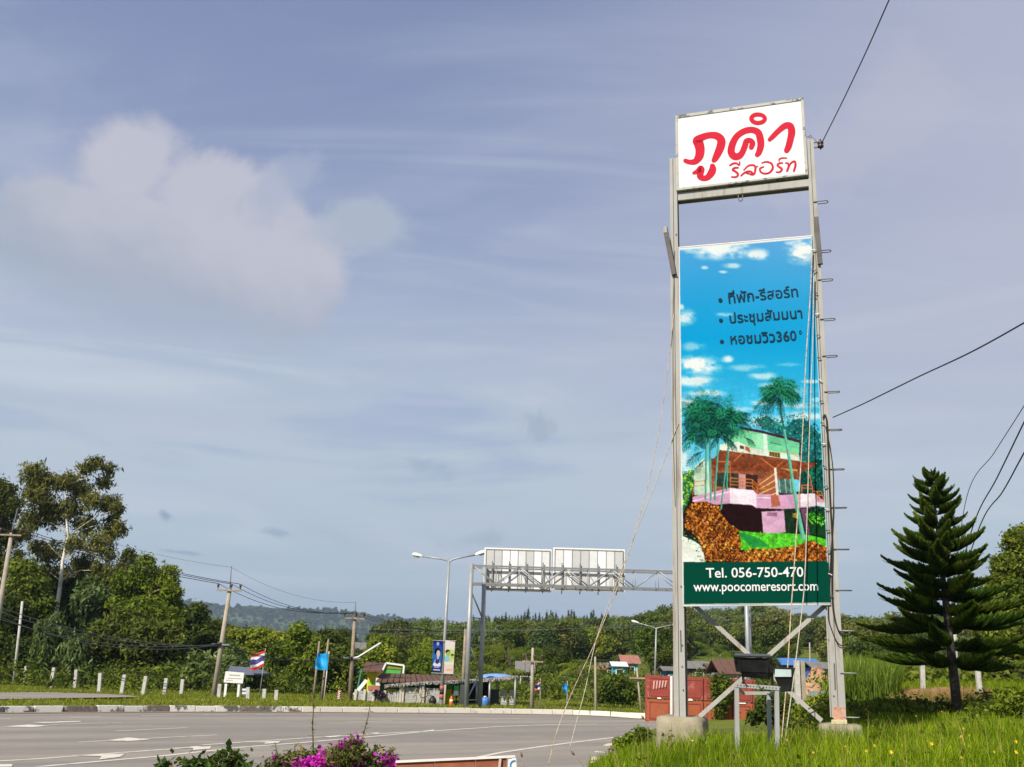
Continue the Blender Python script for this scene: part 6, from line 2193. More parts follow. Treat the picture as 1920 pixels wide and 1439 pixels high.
NU, NV = 290, 660
C4 = [pl(1272, 466, .035), pl(1522, 444, .035), pl(1557, 1132, .035), pl(1280, 1135, .035)]
us, vs_ = np.linspace(0, 1, NU + 1), np.linspace(0, 1, NV + 1)
U_, V_ = np.meshgrid(us, vs_)
c = [np.array(p) for p in C4]
PT = (c[0] * (1 - U_[..., None]) + c[1] * U_[..., None]) * (1 - V_[..., None]) + (c[3] * (1 - U_[..., None]) + c[2] * U_[..., None]) * V_[..., None]
# photo position of every grid point, to look its printed colour up
d_ = PT - np.array(CAM)
w_ = d_ @ np.array(_F)
GX = 960 + F_PX * (d_ @ np.array(_RT)) / w_
GY = 719.5 - F_PX * (d_ @ np.array(_UP)) / w_
ix = np.clip(((GX - BX0) * BS).astype(int), 0, BW - 1)
iy = np.clip(((GY - BY0) * BS).astype(int), 0, BH - 1)
sm = lin_img.copy()
sm[1:-1, 1:-1] = (lin_img[1:-1, 1:-1] * 2 + lin_img[:-2, 1:-1] + lin_img[2:, 1:-1] + lin_img[1:-1, :-2] + lin_img[1:-1, 2:]) / 6
colr = sm[iy, ix]
wr = .006 * np.sin(U_ * 9 + 2 * np.sin(V_ * 5)) * np.sin(V_ * 13) + .004 * np.sin(V_ * 47) * np.clip(U_ * 3 - 2, 0, 1)
PT = PT + np.array(TN) * wr[..., None] - np.array(tower.location)
i = (np.arange(NV)[:, None] * (NU + 1) + np.arange(NU)[None, :]).ravel()
me = np_mesh('banner_print', PT.reshape(-1, 3), np.stack([i, i + NU + 1, i + NU + 2, i + 1], 1), None, PRINT, True)
ca = me.color_attributes.new('print', 'FLOAT_COLOR', 'POINT')
ca.data.foreach_set('color', np.concatenate([colr, np.ones(colr.shape[:2] + (1,))], -1).astype(np.float32).ravel())
banner = link('banner', me, tower)
mb = MB()
pslab(mb, [(1281, 1134), (1556, 1131), (1521.5, 446), (1273, 468)], .018, .012)
mb.build('backing_sheet', mat('vinyl_back', (.70, .72, .72), .7, .03), banner)
mb = MB()
for a, b_ in (((1280.5, 1136.5), (1557.5, 1133.5)), ((1272, 465), (1522, 443))):
    mb.tube([pl(*a, .02), pl(*b_, .02)], .012, 6)
mb.build('hem_rod', WHITE, banner)
for k in range(17):                                   # lashings at the right edge
    s = (k + .6) / 17
    x, y = 1522 + 35 * s, 444 + 688 * s
    MB().bar(pl(x - 1, y, .045), pl(x + 6, y + rnd.uniform(-3, 5), .03), .012, .012, TN).build('lashing', POSTE if k % 3 else WHITE, banner)


def btext(body, p0, p1, hgt_px, col, off=.047, bold=0.0):
    """text laid on the banner between two baseline points"""
    cu = bpy.data.curves.new('lettering', 'FONT')
    cu.body = body
    cu.resolution_u = 3
    cu.offset = bold
    o = bpy.data.objects.new('tmp', cu)
    COL.objects.link(o)
    dg = bpy.context.evaluated_depsgraph_get()
    me0 = o.evaluated_get(dg).to_mesh()
    P_ = np.array([v.co[:2] for v in me0.vertices])
    polys = [tuple(p.vertices) for p in me0.polygons]
    x0, x1 = P_[:, 0].min(), P_[:, 0].max()
    cap = hgt_px
    A, B = np.array(p0), np.array(p1)
    ux = (B - A) / (x1 - x0)
    nl = np.array([(B - A)[1], -(B - A)[0]])
    nl = nl / np.linalg.norm(nl)
    mb = MB()
    mb.v = [pl(*(A + ux * (x - x0) + (nl * cap + np.array([-.03 * cap, 0])) * y), off) for x, y in P_]
    mb.f = polys
    mb.m = [0] * len(polys)
    o.evaluated_get(dg).to_mesh_clear()
    bpy.data.objects.remove(o)
    bpy.data.curves.remove(cu)
    return mb.build('lettering', col, banner)


INKD = mat('print_slate', (.012, .030, .050), .8, .05, spec=.02)
INKW = mat('print_white', (.56, .57, .57), .8, .02, spec=.03)
btext('ที่พัก-รีสอร์ท', (1366.5, 568.5), (1497, 556), 27, INKD, bold=.012)
btext('ประชุมสัมมนา', (1368.5, 606), (1504.5, 596), 26, INKD, bold=.012)
btext('หอชมวิว360', (1370, 645.5), (1494, 638.5), 27, INKD, bold=.012)
for cx, cy, r_px in ((1350.5, 563), (1351.5, 601), (1353.5, 641)) and ((1350.5, 563, 3.6), (1351.5, 601, 3.6), (1353.5, 641, 3.8)):
    mb = MB()
    mb.v = [pl(cx + r_px * 1.05 * math.cos(a), cy + r_px * math.sin(a), .047) for a in np.linspace(0, 2 * math.pi, 21)[:-1]]
    mb.f, mb.m = [tuple(range(20))], [0]
    mb.build('bullet', INKD, banner)
mb = MB()
n_ = 20
for rr in (3.4, 1.9): mb.v += [pl(1500.5 + rr * .8 * math.cos(a), 623.5 + rr * 1.1 * math.sin(a), .047) for a in np.linspace(0, 2 * math.pi, n_ + 1)[:-1]]
for k in range(n_): mb.f.append((k, (k + 1) % n_, n_ + (k + 1) % n_, n_ + k)); mb.m.append(0)
mb.build('degree_mark', INKD, banner)
btext('Tel. 056-750-470', (1324, 1083.5), (1506.5, 1081.5), 26, INKW, bold=.010)
btext('www.poocomeresort.com', (1300.5, 1109), (1534, 1107.5), 25.5, INKW, bold=.010)

# knee brackets left and right at banner head
for a, b_, wv in (((1247, 427), (1264, 516), .075), ((1530, 408), (1538, 496), .075)):
    mb = MB()
    mb.bar(pl(*a, .05), pl(*b_, .02), wv, .07, TN)
    mb.build('bracket_arm', POSTE, tower, bevel=.004)
mb = MB()
pslab(mb, [(1244, 437), (1250.5, 436), (1250, 424.5), (1243, 426)], .09, .10)
mb.build('bracket_end', POSTM, tower)
# climbing rungs up the right post
for py in (379, 471, 525, 599, 668, 735, 806, 880, 952, 1030, 1107, 1183, 1262, 1345):
    s = (py - 262) / (1346 - 262)
    xr_ = 1525.5 + (1587 - 1525.5) * s
    p0 = pl(xr_ - 7, py, .012)
    a = TD
    pts_ = [p0, p0 + a * .19, p0 + a * .212 + TN * -.015, p0 + a * .218 - TN * .045, p0 + a * .212 - TN * .075, p0 + a * .19 - TN * .09, p0 + a * .06 - TN * .09]
    MB().tube(pts_, .0075, 6).build('climbing_rung', POSTE if py < 1150 else STEEL, tower, True)
# crossed braces behind
for a, b_ in (((1303, 1136), (1541, 1352)), ((1547, 1136), (1312, 1344))):
    mb = MB()
    mb.bar(pl(*a, -.30 if a[0] < 1400 else -.19), pl(*b_, -.30 if a[0] < 1400 else -.19), .062, .05, TN)
    mb.build('cross_brace', POSTM, tower, bevel=.003)
# insulator bracket at the top right
p0 = pl(1526, 268, -.05)
for dz in (0, -.09): MB().tube([p0 + Vector((0, 0, dz)), p0 + TD * .10 + Vector((0, 0, dz))], .009, 6).build('bracket', POSTE, tower)
q0 = p0 + TD * .10 + Vector((0, 0, .02))
MB().lathe(q0 - Vector((0, 0, .15)), [(.012, 0), (.012, .03), (.045, .035), (.05, .06), (.025, .08), (.05, .10), (.045, .13), (.012, .135), (.012, .18)], 10).build('insulator', PORC, tower, True)
MB().tube([pl(1512, 258, -.03), pl(1516, 257, -.03), pl(1520, 253.5, -.03), pl(1522, 256, -.03), pl(1520, 259, -.03), pl(1517, 257.5, -.03)], .006, 5).build('eye_hook', POSTE, tower, True)
MB().tube([pl(1521, 257, -.03), pl(1527, 261, -.04), pl(1531, 266, -.05)], .004, 5).build('tie_wire', POSTE, tower, True)


def rope(label, pxs, r_, m_, cat='rope', name='rope', off=None, group=None):
    """cord through photo points, each with its own depth from the sign plane (off) """
    P_ = [pl(x, y, o_) for x, y, o_ in pxs]
    q = spline([tuple(p) for p in P_], 6)
    return tag(MB().tube([Vector(p) for p in q], r_, 5).build(name, m_, smooth=True), label, cat, group)


ROPE = mat('rope_pale', (.40, .36, .29), .9, .3, 40)
ROPE_T = mat('rope_tan', (.42, .30, .20), .9, .4, 25, (.55, .50, .42), .8, 8)
rope('tan rope from the left sign leg to the road, left of two', [(1263, 590, .01), (1256, 660, .02), (1243, 760, .03), (1222, 880, .1), (1190, 1000, .2), (1162, 1090, .3), (1118, 1200, .5), (1072, 1300, .7), (1045, 1370, .8), (1028, 1436, .9)], .0055, ROPE_T)
rope('pale rope from the left sign leg to the road edge, right of the two', [(1272, 795, .01), (1258, 830, .02), (1230, 905, .1), (1188, 1010, .2), (1150, 1110, .3), (1118, 1200, .4), (1098, 1290, .5), (1082, 1350, .6), (1068, 1405, .7)], .0065, ROPE)
rope('pale rope hanging before the banner right side, left of the pair', [(1523, 470, .06), (1519, 560, .10), (1511, 680, .18), (1503, 850, .3), (1490, 1050, .5), (1483, 1150, .6), (1477, 1250, .75), (1468, 1360, .9), (1460, 1452, 1.0)], .008, ROPE_T)
rope('pale rope hanging before the banner right side, right of the pair', [(1526, 520, .06), (1524, 640, .12), (1518, 800, .25), (1514, 950, .4), (1508, 1100, .55), (1497, 1200, .7), (1483, 1310, .85), (1465, 1440, 1.0)], .008, ROPE)
rope('black cable running down the right sign leg and looping at its foot', [(1543, 785, .02), (1546, 778, .03), (1550, 790, .03), (1553, 850, .02), (1556, 930, .02), (1561, 1030, .02), (1560, 1100, .02), (1563, 1150, .03), (1572, 1182, .05), (1583, 1192, .03)], .011, CABLE, 'cable', 'cable')
rope('second black cable hanging beside the right sign leg', [(1548, 800, .01), (1561, 870, .02), (1563, 950, .02), (1557, 1060, .02), (1553, 1150, .02), (1559, 1180, .04), (1570, 1205, .05), (1581, 1212, .03)], .008, CABLE, 'cable', 'cable')
rope('black cable hanging from the right sign leg towards the weeds', [(1559, 1270, -.05), (1553, 1290, -.1), (1545, 1308, -.15), (1530, 1322, -.2), (1515, 1330, -.2)], .008, CABLE, 'cable', 'cable')
rope('brown cord hanging down the upper left sign leg', [(1265, 470, .01), (1262, 600, .012), (1262, 800, .012), (1266, 950, .012)], .004, POSTE, 'cord', 'cord')
# overhead service wires that leave the picture to the right
def wire_px(label, pxs, r_, group=None):
    P_ = [at(x, y, Y) for x, y, Y in pxs]
    q = spline([tuple(p) for p in P_], 10)
    return tag(MB().tube([Vector(p) for p in q], r_, 5).build('overhead_wire', CABLE, smooth=True), label, 'power line', group)


y0_ = q0.y
wire_px('overhead wire rising from the insulator at the top of the tall sign', [(1540, 270, y0_), (1580, 190, 13.2), (1625, 95, 11.5), (1668, -2, 10), (1700, -70, 9)], .008)
wire_px('overhead wire leaving the right sign leg at mid height', [(1562, 783, pl(1562, 783).y), (1620, 757, 13), (1720, 708, 11.5), (1820, 661, 10), (1925, 603, 9), (2050, 530, 8)], .008)
for k in range(5):
    a = at(1562 + k * 5, 783 - k * 2.0, pl(1562, 783).y - k * .15)
wire_px('thin wire rising right from the white pole behind the conifer', [(1783, 1140, Yr), (1812, 935, 24), (1865, 848, 20), (1922, 758, 17), (1990, 640, 14)], .008)
wire_px('left one of two thick wires rising right from the white pole behind the conifer', [(1784, 1140, Yr), (1825, 985, 24), (1870, 895, 20), (1922, 788, 17), (1990, 650, 14)], .013)
wire_px('right one of two thick wires rising right from the white pole behind the conifer', [(1785, 1142, Yr), (1838, 985, 24), (1880, 922, 20), (1922, 846, 17), (1990, 730, 14)], .013)

# ---------------------------------------------------------------- floodlights and their stand
Yst = 12.6
ANG = mat('slotted_angle', (.30, .30, .29), .6, .06, 5, (.3, .28, .25), .4, 3)
g0 = stand(1420, Yst)
st_ = thing('floodlight_stand', 'grey slotted angle stand carrying the floodlights before the sign', 'stand', g0)
tops = {'a': (1383, 1288), 'b': (1457.5, 1290)}
for (bx, by, tx, ty, Y) in ((1382, 1402, 1382, 1287, Yst), (1457, 1396, 1457, 1290, Yst), (1444, 1384, 1442, 1300, Yst + .8)):
    mb = MB()
    p, q = at(bx, by, Y), at(tx, ty, Y)
    p.z = hz(p.x, p.y) - .05
    mb.bar(p, q, .045, .006)
    mb.bar(p + Vector((-.0215, .0225, 0)), q + Vector((-.0215, .0225, 0)), .006, .038)
    mb.build('leg', ANG, st_)
mb = MB()
mb.bar(at(1379, 1285, Yst - .008), at(1461, 1291, Yst - .008), .045, .006)
cb = mb.build('crossbar', ANG, st_)
for k in range(13):
    c_ = at(1383 + k * 6, 1285.3 + k * .45, Yst - .013)
    MB().tube([c_, c_ + Vector((0, -.001, 0))], .009, 8).build('slot', POSTE, cb)
for (a, Y0, b_, Y1) in (((1379, 1285), Yst, (1394, 1300), Yst + .8), ((1461, 1291), Yst, (1442, 1300), Yst + .8), ((1394, 1300), Yst + .8, (1442, 1300), Yst + .8)):
    MB().bar(at(*a, Y0), at(*b_, Y1), .04, .006).build('rail', ANG, st_)
LAMPB = mat('floodlight_black', (.014, .014, .016), .5, .15, 6, (.035, .034, .034), .6, 5)
Yfl = Yst - .05
lm = thing('floodlight', 'large black floodlight with a tapering housing on the slotted stand, facing the sign', 'floodlight', at(1413, 1284, Yfl))


def loft(rings, name, m_, par, bevel=.006):
    mb = MB()
    n_ = len(rings[0])
    for r__ in rings: mb.v += [Vector(p) for p in r__]
    for j in range(len(rings) - 1):
        for k in range(n_):
            mb.f.append((j * n_ + k, j * n_ + (k + 1) % n_, (j + 1) * n_ + (k + 1) % n_, (j + 1) * n_ + k)); mb.m.append(0)
    mb.f += [tuple(range(n_)), tuple(reversed(range((len(rings) - 1) * n_, len(rings) * n_)))]
    mb.m += [0, 0]
    return mb.build(name, m_, par, bevel=bevel)


def ringpx(pts, Yf, Yb): return [at(x, y, Yf) for x, y in pts] + [at(x, y, Yb) for x, y in reversed(pts)]


loft([ringpx([(1375, 1232.5), (1447, 1234.5)], Yfl - .08, Yfl + .30), ringpx([(1380, 1260), (1449, 1262)], Yfl - .02, Yfl + .24)], 'housing', LAMPB, lm)
loft([ringpx([(1373.5, 1229), (1448.5, 1231)], Yfl - .10, Yfl + .34), ringpx([(1374.5, 1232.3), (1447.5, 1234.2)], Yfl - .10, Yfl + .34)], 'rim', LAMPB, lm, .003)
loft([ringpx([(1391, 1260), (1449, 1262)], Yfl - .015, Yfl + .2), ringpx([(1393, 1270), (1443, 1274)], Yfl + .03, Yfl + .16)], 'ballast_box', LAMPB, lm)
MB().hexa([at(1376, 1229.0, Yfl - .07), at(1446, 1230.8, Yfl - .07), at(1444, 1227, Yfl + .3), at(1378, 1225, Yfl + .3)] + [p - Vector((0, 0, .008)) for p in (at(1376, 1229.0, Yfl - .07), at(1446, 1230.8, Yfl - .07), at(1444, 1227, Yfl + .3), at(1378, 1225, Yfl + .3))]).build('glass', mat('lamp_glass', (.03, .03, .032), .35, .03, spec=.8), lm)
for x in (1385, 1440): MB().bar(at(x, 1233, Yfl - .075), at(x + (4 if x < 1400 else -1), 1262, Yfl - .03), .016, .02).build('rib', LAMPB, lm)
for x in (1378, 1444): MB().tube([at(x, 1236, Yfl - .09), at(x, 1239, Yfl - .09)], .010, 6).build('latch', LAMPB, lm)
for sx in (1392, 1447): MB().bar(at(sx, 1256, Yfl + .0), at(sx + (3 if sx < 1420 else 2), 1287, Yst - .0), .03, .008).build('yoke', LAMPB, lm)
MB().tube([at(1393, 1270, Yfl), at(1396, 1282, Yfl - .02), at(1404, 1288, Yfl - .03)], .006, 5).build('lead', CABLE, lm, True)
MB().tube([at(1415, 1272, Yfl), at(1421, 1282, Yfl - .02), at(1430, 1284, Yfl)], .006, 5).build('lead', CABLE, lm, True)
Y2 = Yst + .85
l2 = thing('floodlight', 'smaller black floodlight with its pale glass towards the road, right of the large one', 'floodlight', at(1470, 1300, Y2))
loft([ringpx([(1451, 1251.5), (1491, 1252.5)], Y2, Y2 + .12), ringpx([(1453, 1272), (1487, 1272)], Y2 + .01, Y2 + .12), ringpx([(1464, 1298), (1484, 1297)], Y2 + .06, Y2 + .14)], 'housing', LAMPB, l2)
MB().slab([(1453, 1269.5), (1484, 1269.5), (1483.5, 1256), (1453.5, 1255)], Y2 - .012, .012).build('glass', mat('lamp_glass_pale', (.42, .50, .48), .15, .08, 6, spec=.6), l2, bevel=.003)
MB().bar(at(1462, 1298, Y2 + .05), at(1444, 1310, Y2), .03, .012).build('yoke', LAMPB, l2)

# ---------------------------------------------------------------- layered conifer on the right
Yc = 21.5
cb_, ct_ = stand(1797, Yc), at(1745, 880, Yc)
con = thing('layered_conifer', 'dark layered araucaria conifer standing in the grass right of the tall sign', 'conifer', cb_)
MB().tube([cb_ - Vector((0, 0, .2)), cb_.lerp(ct_, .25), cb_.lerp(ct_, .6), ct_], [.105, .085, .05, .008], 9).build('trunk', mat('bark_dark', (.055, .042, .035), .9, .35, 14, (.22, .19, .17), .5, 6, .55, .68, bump=.8), con, True)


def bough(seed):
    """unit bough along +x: an upswept twig clothed all round in fine needled shoots that stand up and forward"""
    r = np.random.RandomState(seed)
    V, Fq, ti = [], [], []
    n_ = 46
    for k in range(n_):
        s = .10 + .90 * (k + r.rand() * .6) / n_
        c = np.array([s, .02 * np.sin(6 * s + seed), -.09 * np.sin(np.pi * s) + .14 * s ** 3])
        env = (1 - .78 * max(0, s - .45) / .55) * min(1, s / .22)
        for j in range(17):
            a = r.uniform(-1.75, 1.75)
            ln = .235 * env * r.uniform(.7, 1.15)
            d = np.array([.62 + .3 * r.rand(), np.sin(a) * .95, .45 + .75 * np.cos(a) * .8])
            d /= np.linalg.norm(d)
            b = np.cross(d, r.normal(size=3))
            b /= np.linalg.norm(b)
            wv = .0165
            m_ = c + d * ln * .55
            e = c + d * ln + np.array([.01, 0, .018 * env])
            b0 = len(V)
            V += [c - b * wv * .6, c + b * wv * .6, m_ + b * wv, m_ - b * wv, e + b * wv * .35, e - b * wv * .35]
            Fq += [(b0, b0 + 1, b0 + 2, b0 + 3), (b0 + 3, b0 + 2, b0 + 4, b0 + 5)]
            t0 = np.clip(.34 + .25 * np.cos(a) * .5 + .15 * r.normal() + .25 * (s > .85), 0, 1)  # upward shoots and bough tips tinted lighter, imitating lit needles
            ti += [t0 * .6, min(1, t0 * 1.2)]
    mb = MB().tube([(0, 0, 0), (.5, 0, -.07), (1, 0, .08)], [.016, .011, .004], 5)
    b0 = len(V)
    V += [tuple(v) for v in mb.v]
    q = [f for f in mb.f if len(f) == 4]
    Fq += [tuple(b0 + i for i in f) for f in q]
    ti += [0.0] * len(q)
    return np_mesh('bough', np.array([tuple(v) for v in V]), Fq, ti, G_PINE)


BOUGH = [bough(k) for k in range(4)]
TIERS = [(906, 26, 4, .6), (940, 40, 4, .5), (897, 22, 4, .75), (913, 40, 5, .55), (930, 52, 5, .42), (950, 55, 5, .40), (968, 62, 5, .38), (990, 72, 6, .36), (1014, 76, 6, .32), (1036, 92, 6, .28), (1056, 100, 6, .24), (1078, 110, 6, .20), (1098, 112, 6, .16),
         (1120, 126, 7, .12), (1146, 150, 7, .07), (1172, 166, 7, .03), (1206, 168, 6, .0), (1232, 146, 6, -.03)]
for k, (py, hw, nb_, up) in enumerate(TIERS):
    s = (1325 - py) / (1325 - 880)
    c_ = cb_.lerp(ct_, s)
    ln0 = hw * Yc / 2015 * 1.03
    a0 = k * .83 + .2
    for j in range(nb_):
        a = a0 + 2 * math.pi * j / nb_ + rnd.uniform(-.12, .12)
        L = ln0 * rnd.uniform(.76, 1.10)
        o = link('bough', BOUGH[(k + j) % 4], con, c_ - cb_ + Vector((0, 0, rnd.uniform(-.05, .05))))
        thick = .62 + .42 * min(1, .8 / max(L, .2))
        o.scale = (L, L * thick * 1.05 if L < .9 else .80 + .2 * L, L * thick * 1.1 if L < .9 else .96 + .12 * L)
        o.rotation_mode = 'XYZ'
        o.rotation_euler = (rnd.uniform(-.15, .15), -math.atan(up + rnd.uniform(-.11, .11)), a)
for a in (0.3, 2.4, 4.5):
    o = link('bough', BOUGH[0], con, ct_ - cb_ - Vector((0, 0, .12)))
    o.scale = (.13, .13, .13)
    o.rotation_euler = (0, -.7, a)

# ---------------------------------------------------------------- grass
def blades(n, region, h0, h1, w0, mtl, name, seed, lean=.45, tint0=.5, Hfun=None, clump=1.0):
    """curved grass blades, two quads each, standing on the ground inside region(x, y)"""
    r = np.random.RandomState(seed)
    x, y = region(r, n)
    N = len(x)
    z = H(x, y)
    cl = vnoise(x * 1.0, y, .55) * .5 + vnoise(x + 3, y + 1, .21) * .5
    h = (h0 + (h1 - h0) * r.rand(N)) * (1 + .38 * cl * clump) * (1 - .55 * sst(13.2, 17.5, y) * (y < 26))
    a = r.rand(N) * 6.283
    f = a + 1.57 + r.normal(size=N) * .5
    ln = h * lean * (r.rand(N) ** .7) * 1.3
    dx, dy = np.cos(a), np.sin(a)
    wx, wy = np.cos(f) * w0, np.sin(f) * w0
    wv = .7 + .6 * r.rand(N)
    pts = []
    for s, wk in ((0, 1.0), (.45, .85), (.8, .5), (1.0, .06)):
        cx, cy = x + dx * ln * s * s, y + dy * ln * s * s
        cz = z - .02 + h * s * (1 - .25 * (ln / h) * s)
        for sg in (-1, 1): pts.append(np.stack([cx + sg * wx * wk * wv, cy + sg * wy * wk * wv, cz], 1))
    V = np.stack(pts, 1).reshape(-1, 3)
    i = np.arange(N)[:, None] * 8
    Fq = np.concatenate([i + np.array([0, 1, 3, 2]), i + np.array([2, 3, 5, 4]), i + np.array([4, 5, 7, 6])], 1).reshape(-1, 4)
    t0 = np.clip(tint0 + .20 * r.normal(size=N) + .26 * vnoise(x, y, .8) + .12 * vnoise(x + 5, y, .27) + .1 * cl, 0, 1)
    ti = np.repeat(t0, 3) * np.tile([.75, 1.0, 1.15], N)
    return tag(link(name, np_mesh(name, V, Fq, np.clip(ti, 0, 1), mtl, True)), kind='stuff')


GR = leaf_mat('grass_blade', (.055, .105, .002), (.150, .235, .005), .38, (.29, .36, .014), 0)
GRD = leaf_mat('grass_dry', (.16, .13, .035), (.30, .20, .07), .25, (.42, .30, .13), 0)
GRV = leaf_mat('grass_verge', (.10, .13, .010), (.19, .22, .018), .32, (.32, .31, .04), 0)


def reg_near(r, n):
    y = 6.5 + 19 * r.rand(n) ** 1.25
    x = -.6 + r.rand(n) * (y * .56 + 1.2)
    db = seg_dist(x, y, BANK)
    k = (db > .25) & (r.rand(n) < np.clip((x - .2) / 1.6, .25, 1))
    k &= x > .068 * y + .12 + .25 * r.rand(n) - .25 * (y < 9)
    k &= ~((np.abs(x - 2.35) < .55) & (y > 14.0) & (y < 16.2) & (r.rand(n) < .85))
    k &= ~((x < 5.2) & (y > 17.5) & (r.rand(n) < .25))
    return x[k], y[k]


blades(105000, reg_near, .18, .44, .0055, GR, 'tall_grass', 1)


def reg_strip(x0, x1, y0, y1):
    def f(r, n):
        x, y = x0 + (x1 - x0) * r.rand(n), y0 + (y1 - y0) * r.rand(n)
        return x, y
    return f


def reg_px(px0, px1, Y0, Y1):
    def f(r, n):
        y = Y0 + (Y1 - Y0) * r.rand(n)
        k0 = (px0 - 960) / 2015
        k1 = (px1 - 960) / 2015
        return y * (k0 + (k1 - k0) * r.rand(n)), y
    return f


blades(9000, reg_px(1592, 1700, 27, 33), .7, 1.25, .010, leaf_mat('reed_blade', (.07, .115, .012), (.15, .205, .024), .32, (.26, .28, .05), 0), 'reeds', 2, .35)
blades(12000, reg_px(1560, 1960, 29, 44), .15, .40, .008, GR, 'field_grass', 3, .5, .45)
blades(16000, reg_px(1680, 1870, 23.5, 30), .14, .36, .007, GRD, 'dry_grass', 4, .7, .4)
blades(1500, reg_near, .32, .60, .0035, GRD, 'dry_stalks', 5, .5, .6)


def reg_verge(r, n):
    y = 34 + 40 * r.rand(n) ** 1.2
    x = y * (-.60 + 1.05 * r.rand(n))
    dk = -seg_dist(x, y, KERB)
    p = np.array(side)
    ins = np.zeros(n, bool)
    for (xa_, ya_), (xb_, yb_) in zip(p, np.roll(p, -1, 0)):
        if ya_ != yb_: ins ^= ((ya_ > y) != (yb_ > y)) & (x < (xb_ - xa_) * (y - ya_) / (yb_ - ya_) + xa_)
    k = (dk > .32) & ~ins
    return x[k], y[k]


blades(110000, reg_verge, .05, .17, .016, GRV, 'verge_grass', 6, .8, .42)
# undergrowth that closes the foot of the woods
def thicket(name, cells, n, size, mtl, seed):
    V, Fq, ti = leaves(cells, n, size, seed=seed, shell=.2, clump_leaf=4)
    tag(link(name, np_mesh(name, V, Fq, ti, mtl)), kind='stuff')


cells = []
for _ in range(420):
    Y = rnd.uniform(60, 108)
    px = rnd.uniform(-60, 1960)
    if Y < 76 and px > 330 and px < 1150: Y = rnd.uniform(64, 78)
    if px > 640 and px < 990 and Y < 64: continue
    if px > 1150: Y = rnd.uniform(58, 104)
    x = at(px, 1290, Y).x
    cells.append((x, Y, hz(x, Y) + rnd.uniform(.1, .7), rnd.uniform(.8, 1.8), rnd.uniform(.6, 1.4), rnd.uniform(.5, 1.2)))
thicket('undergrowth', cells[::2], 10500, .14, G_DARK, 71)
thicket('undergrowth', cells[1::2], 10500, .14, G_MID, 72)
thicket('undergrowth', [(at(px, 1300, Y).x, Y, hz(at(px, 1300, Y).x, Y) + .12, .5, .4, .22) for px, Y in [(rnd.uniform(1420, 1700) if _ % 4 else rnd.uniform(1840, 1920), rnd.uniform(20.5, 24)) for _ in range(50)]], 1900, .06, G_MID, 73)
thicket('undergrowth', [(at(px, 1300, Y).x, Y, hz(at(px, 1300, Y).x, Y) + .3, .9, .8, .5) for px, Y in [(rnd.uniform(1560, 1960), rnd.uniform(36, 56)) for _ in range(60)]], 2000, .14, G_MID, 74)
wx, wy = reg_near(np.random.RandomState(21), 150)
thicket('broadleaf_weeds', [(x, y, hz(x, y) + .14, .16, .14, .15) for x, y in zip(wx, wy) if y > 9], 1500, .045, G_MID, 75)
# little yellow flowers
V, Fq = [], []
r = np.random.RandomState(9)
fx, fy = reg_near(r, 420)
for x, y in zip(fx, fy):
    if rnd.random() < .66: continue
    z = hz(x, y) + rnd.uniform(.16, .36)
    n_ = 6
    tl = Vector((rnd.uniform(-.5, .5), -1 + rnd.uniform(-.3, .3), rnd.uniform(.1, .9))).normalized()
    a_ = tl.orthogonal().normalized()
    b_ = tl.cross(a_)
    rad = rnd.uniform(.008, .019)
    for k in range(n_):
        t0 = 2 * math.pi * k / n_
        d0, d1 = a_ * math.cos(t0 - .35) + b_ * math.sin(t0 - .35), a_ * math.cos(t0 + .35) + b_ * math.sin(t0 + .35)
        c0 = Vector((x, y, z))
        i0 = len(V)
        V += [c0 + tl * .002, c0 + d0 * rad * .8, c0 + (d0 + d1) * rad * .62 + tl * .004, c0 + d1 * rad * .8]
        Fq.append((i0, i0 + 1, i0 + 2, i0 + 3))
tag(link('yellow_flowers', np_mesh('yellow_flowers', [tuple(v) for v in V], Fq, None, mat('petal_yellow', (.72, .46, .02), .6, .1, 30))), kind='stuff')

# stones at the road edge
STONE = mat('pale_stone', (.42, .35, .26), .9, .2, 8, (.22, .18, .13), .6, 4, bump=.6, bscale=12)
for k, (px, py, s) in enumerate(((1143, 1402, .15), (1160, 1393, .12), (1128, 1416, .13), (1118, 1430, .14), (1174, 1388, .10), (1150, 1420, .11), (1188, 1384, .08))):
    p = on_ground(px, py)
    bm = bmesh.new()
    bmesh.ops.create_icosphere(bm, subdivisions=2, radius=1)
    rr_ = random.Random(k)
    ph = [rr_.uniform(0, 6) for _ in range(4)]
    for v in bm.verts:
        c = v.co
        k_ = 1 + .16 * math.sin(3 * c.x + ph[0]) + .13 * math.sin(4 * c.y + ph[1]) + .10 * math.sin(5 * c.z + ph[2]) + rr_.uniform(-.05, .05)
        v.co = Vector((c.x * s * 1.25 * k_, c.y * s * k_, c.z * s * .62 * k_))
    me = bpy.data.meshes.new('stone')
    bm.to_mesh(me)
    bm.free()
    me.materials.append(STONE)
    o = link('stone', me, None, p + Vector((0, 0, s * .15)))
    o.rotation_euler = (0, 0, k * 1.1)
    tag(o, ('largest upper', 'second upper', 'middle', 'lowest', 'small upper', 'lower middle', 'lone small')[k] + ' pale sandy stone where the road meets the grass bank', 'stone', 'stones at the road edge')

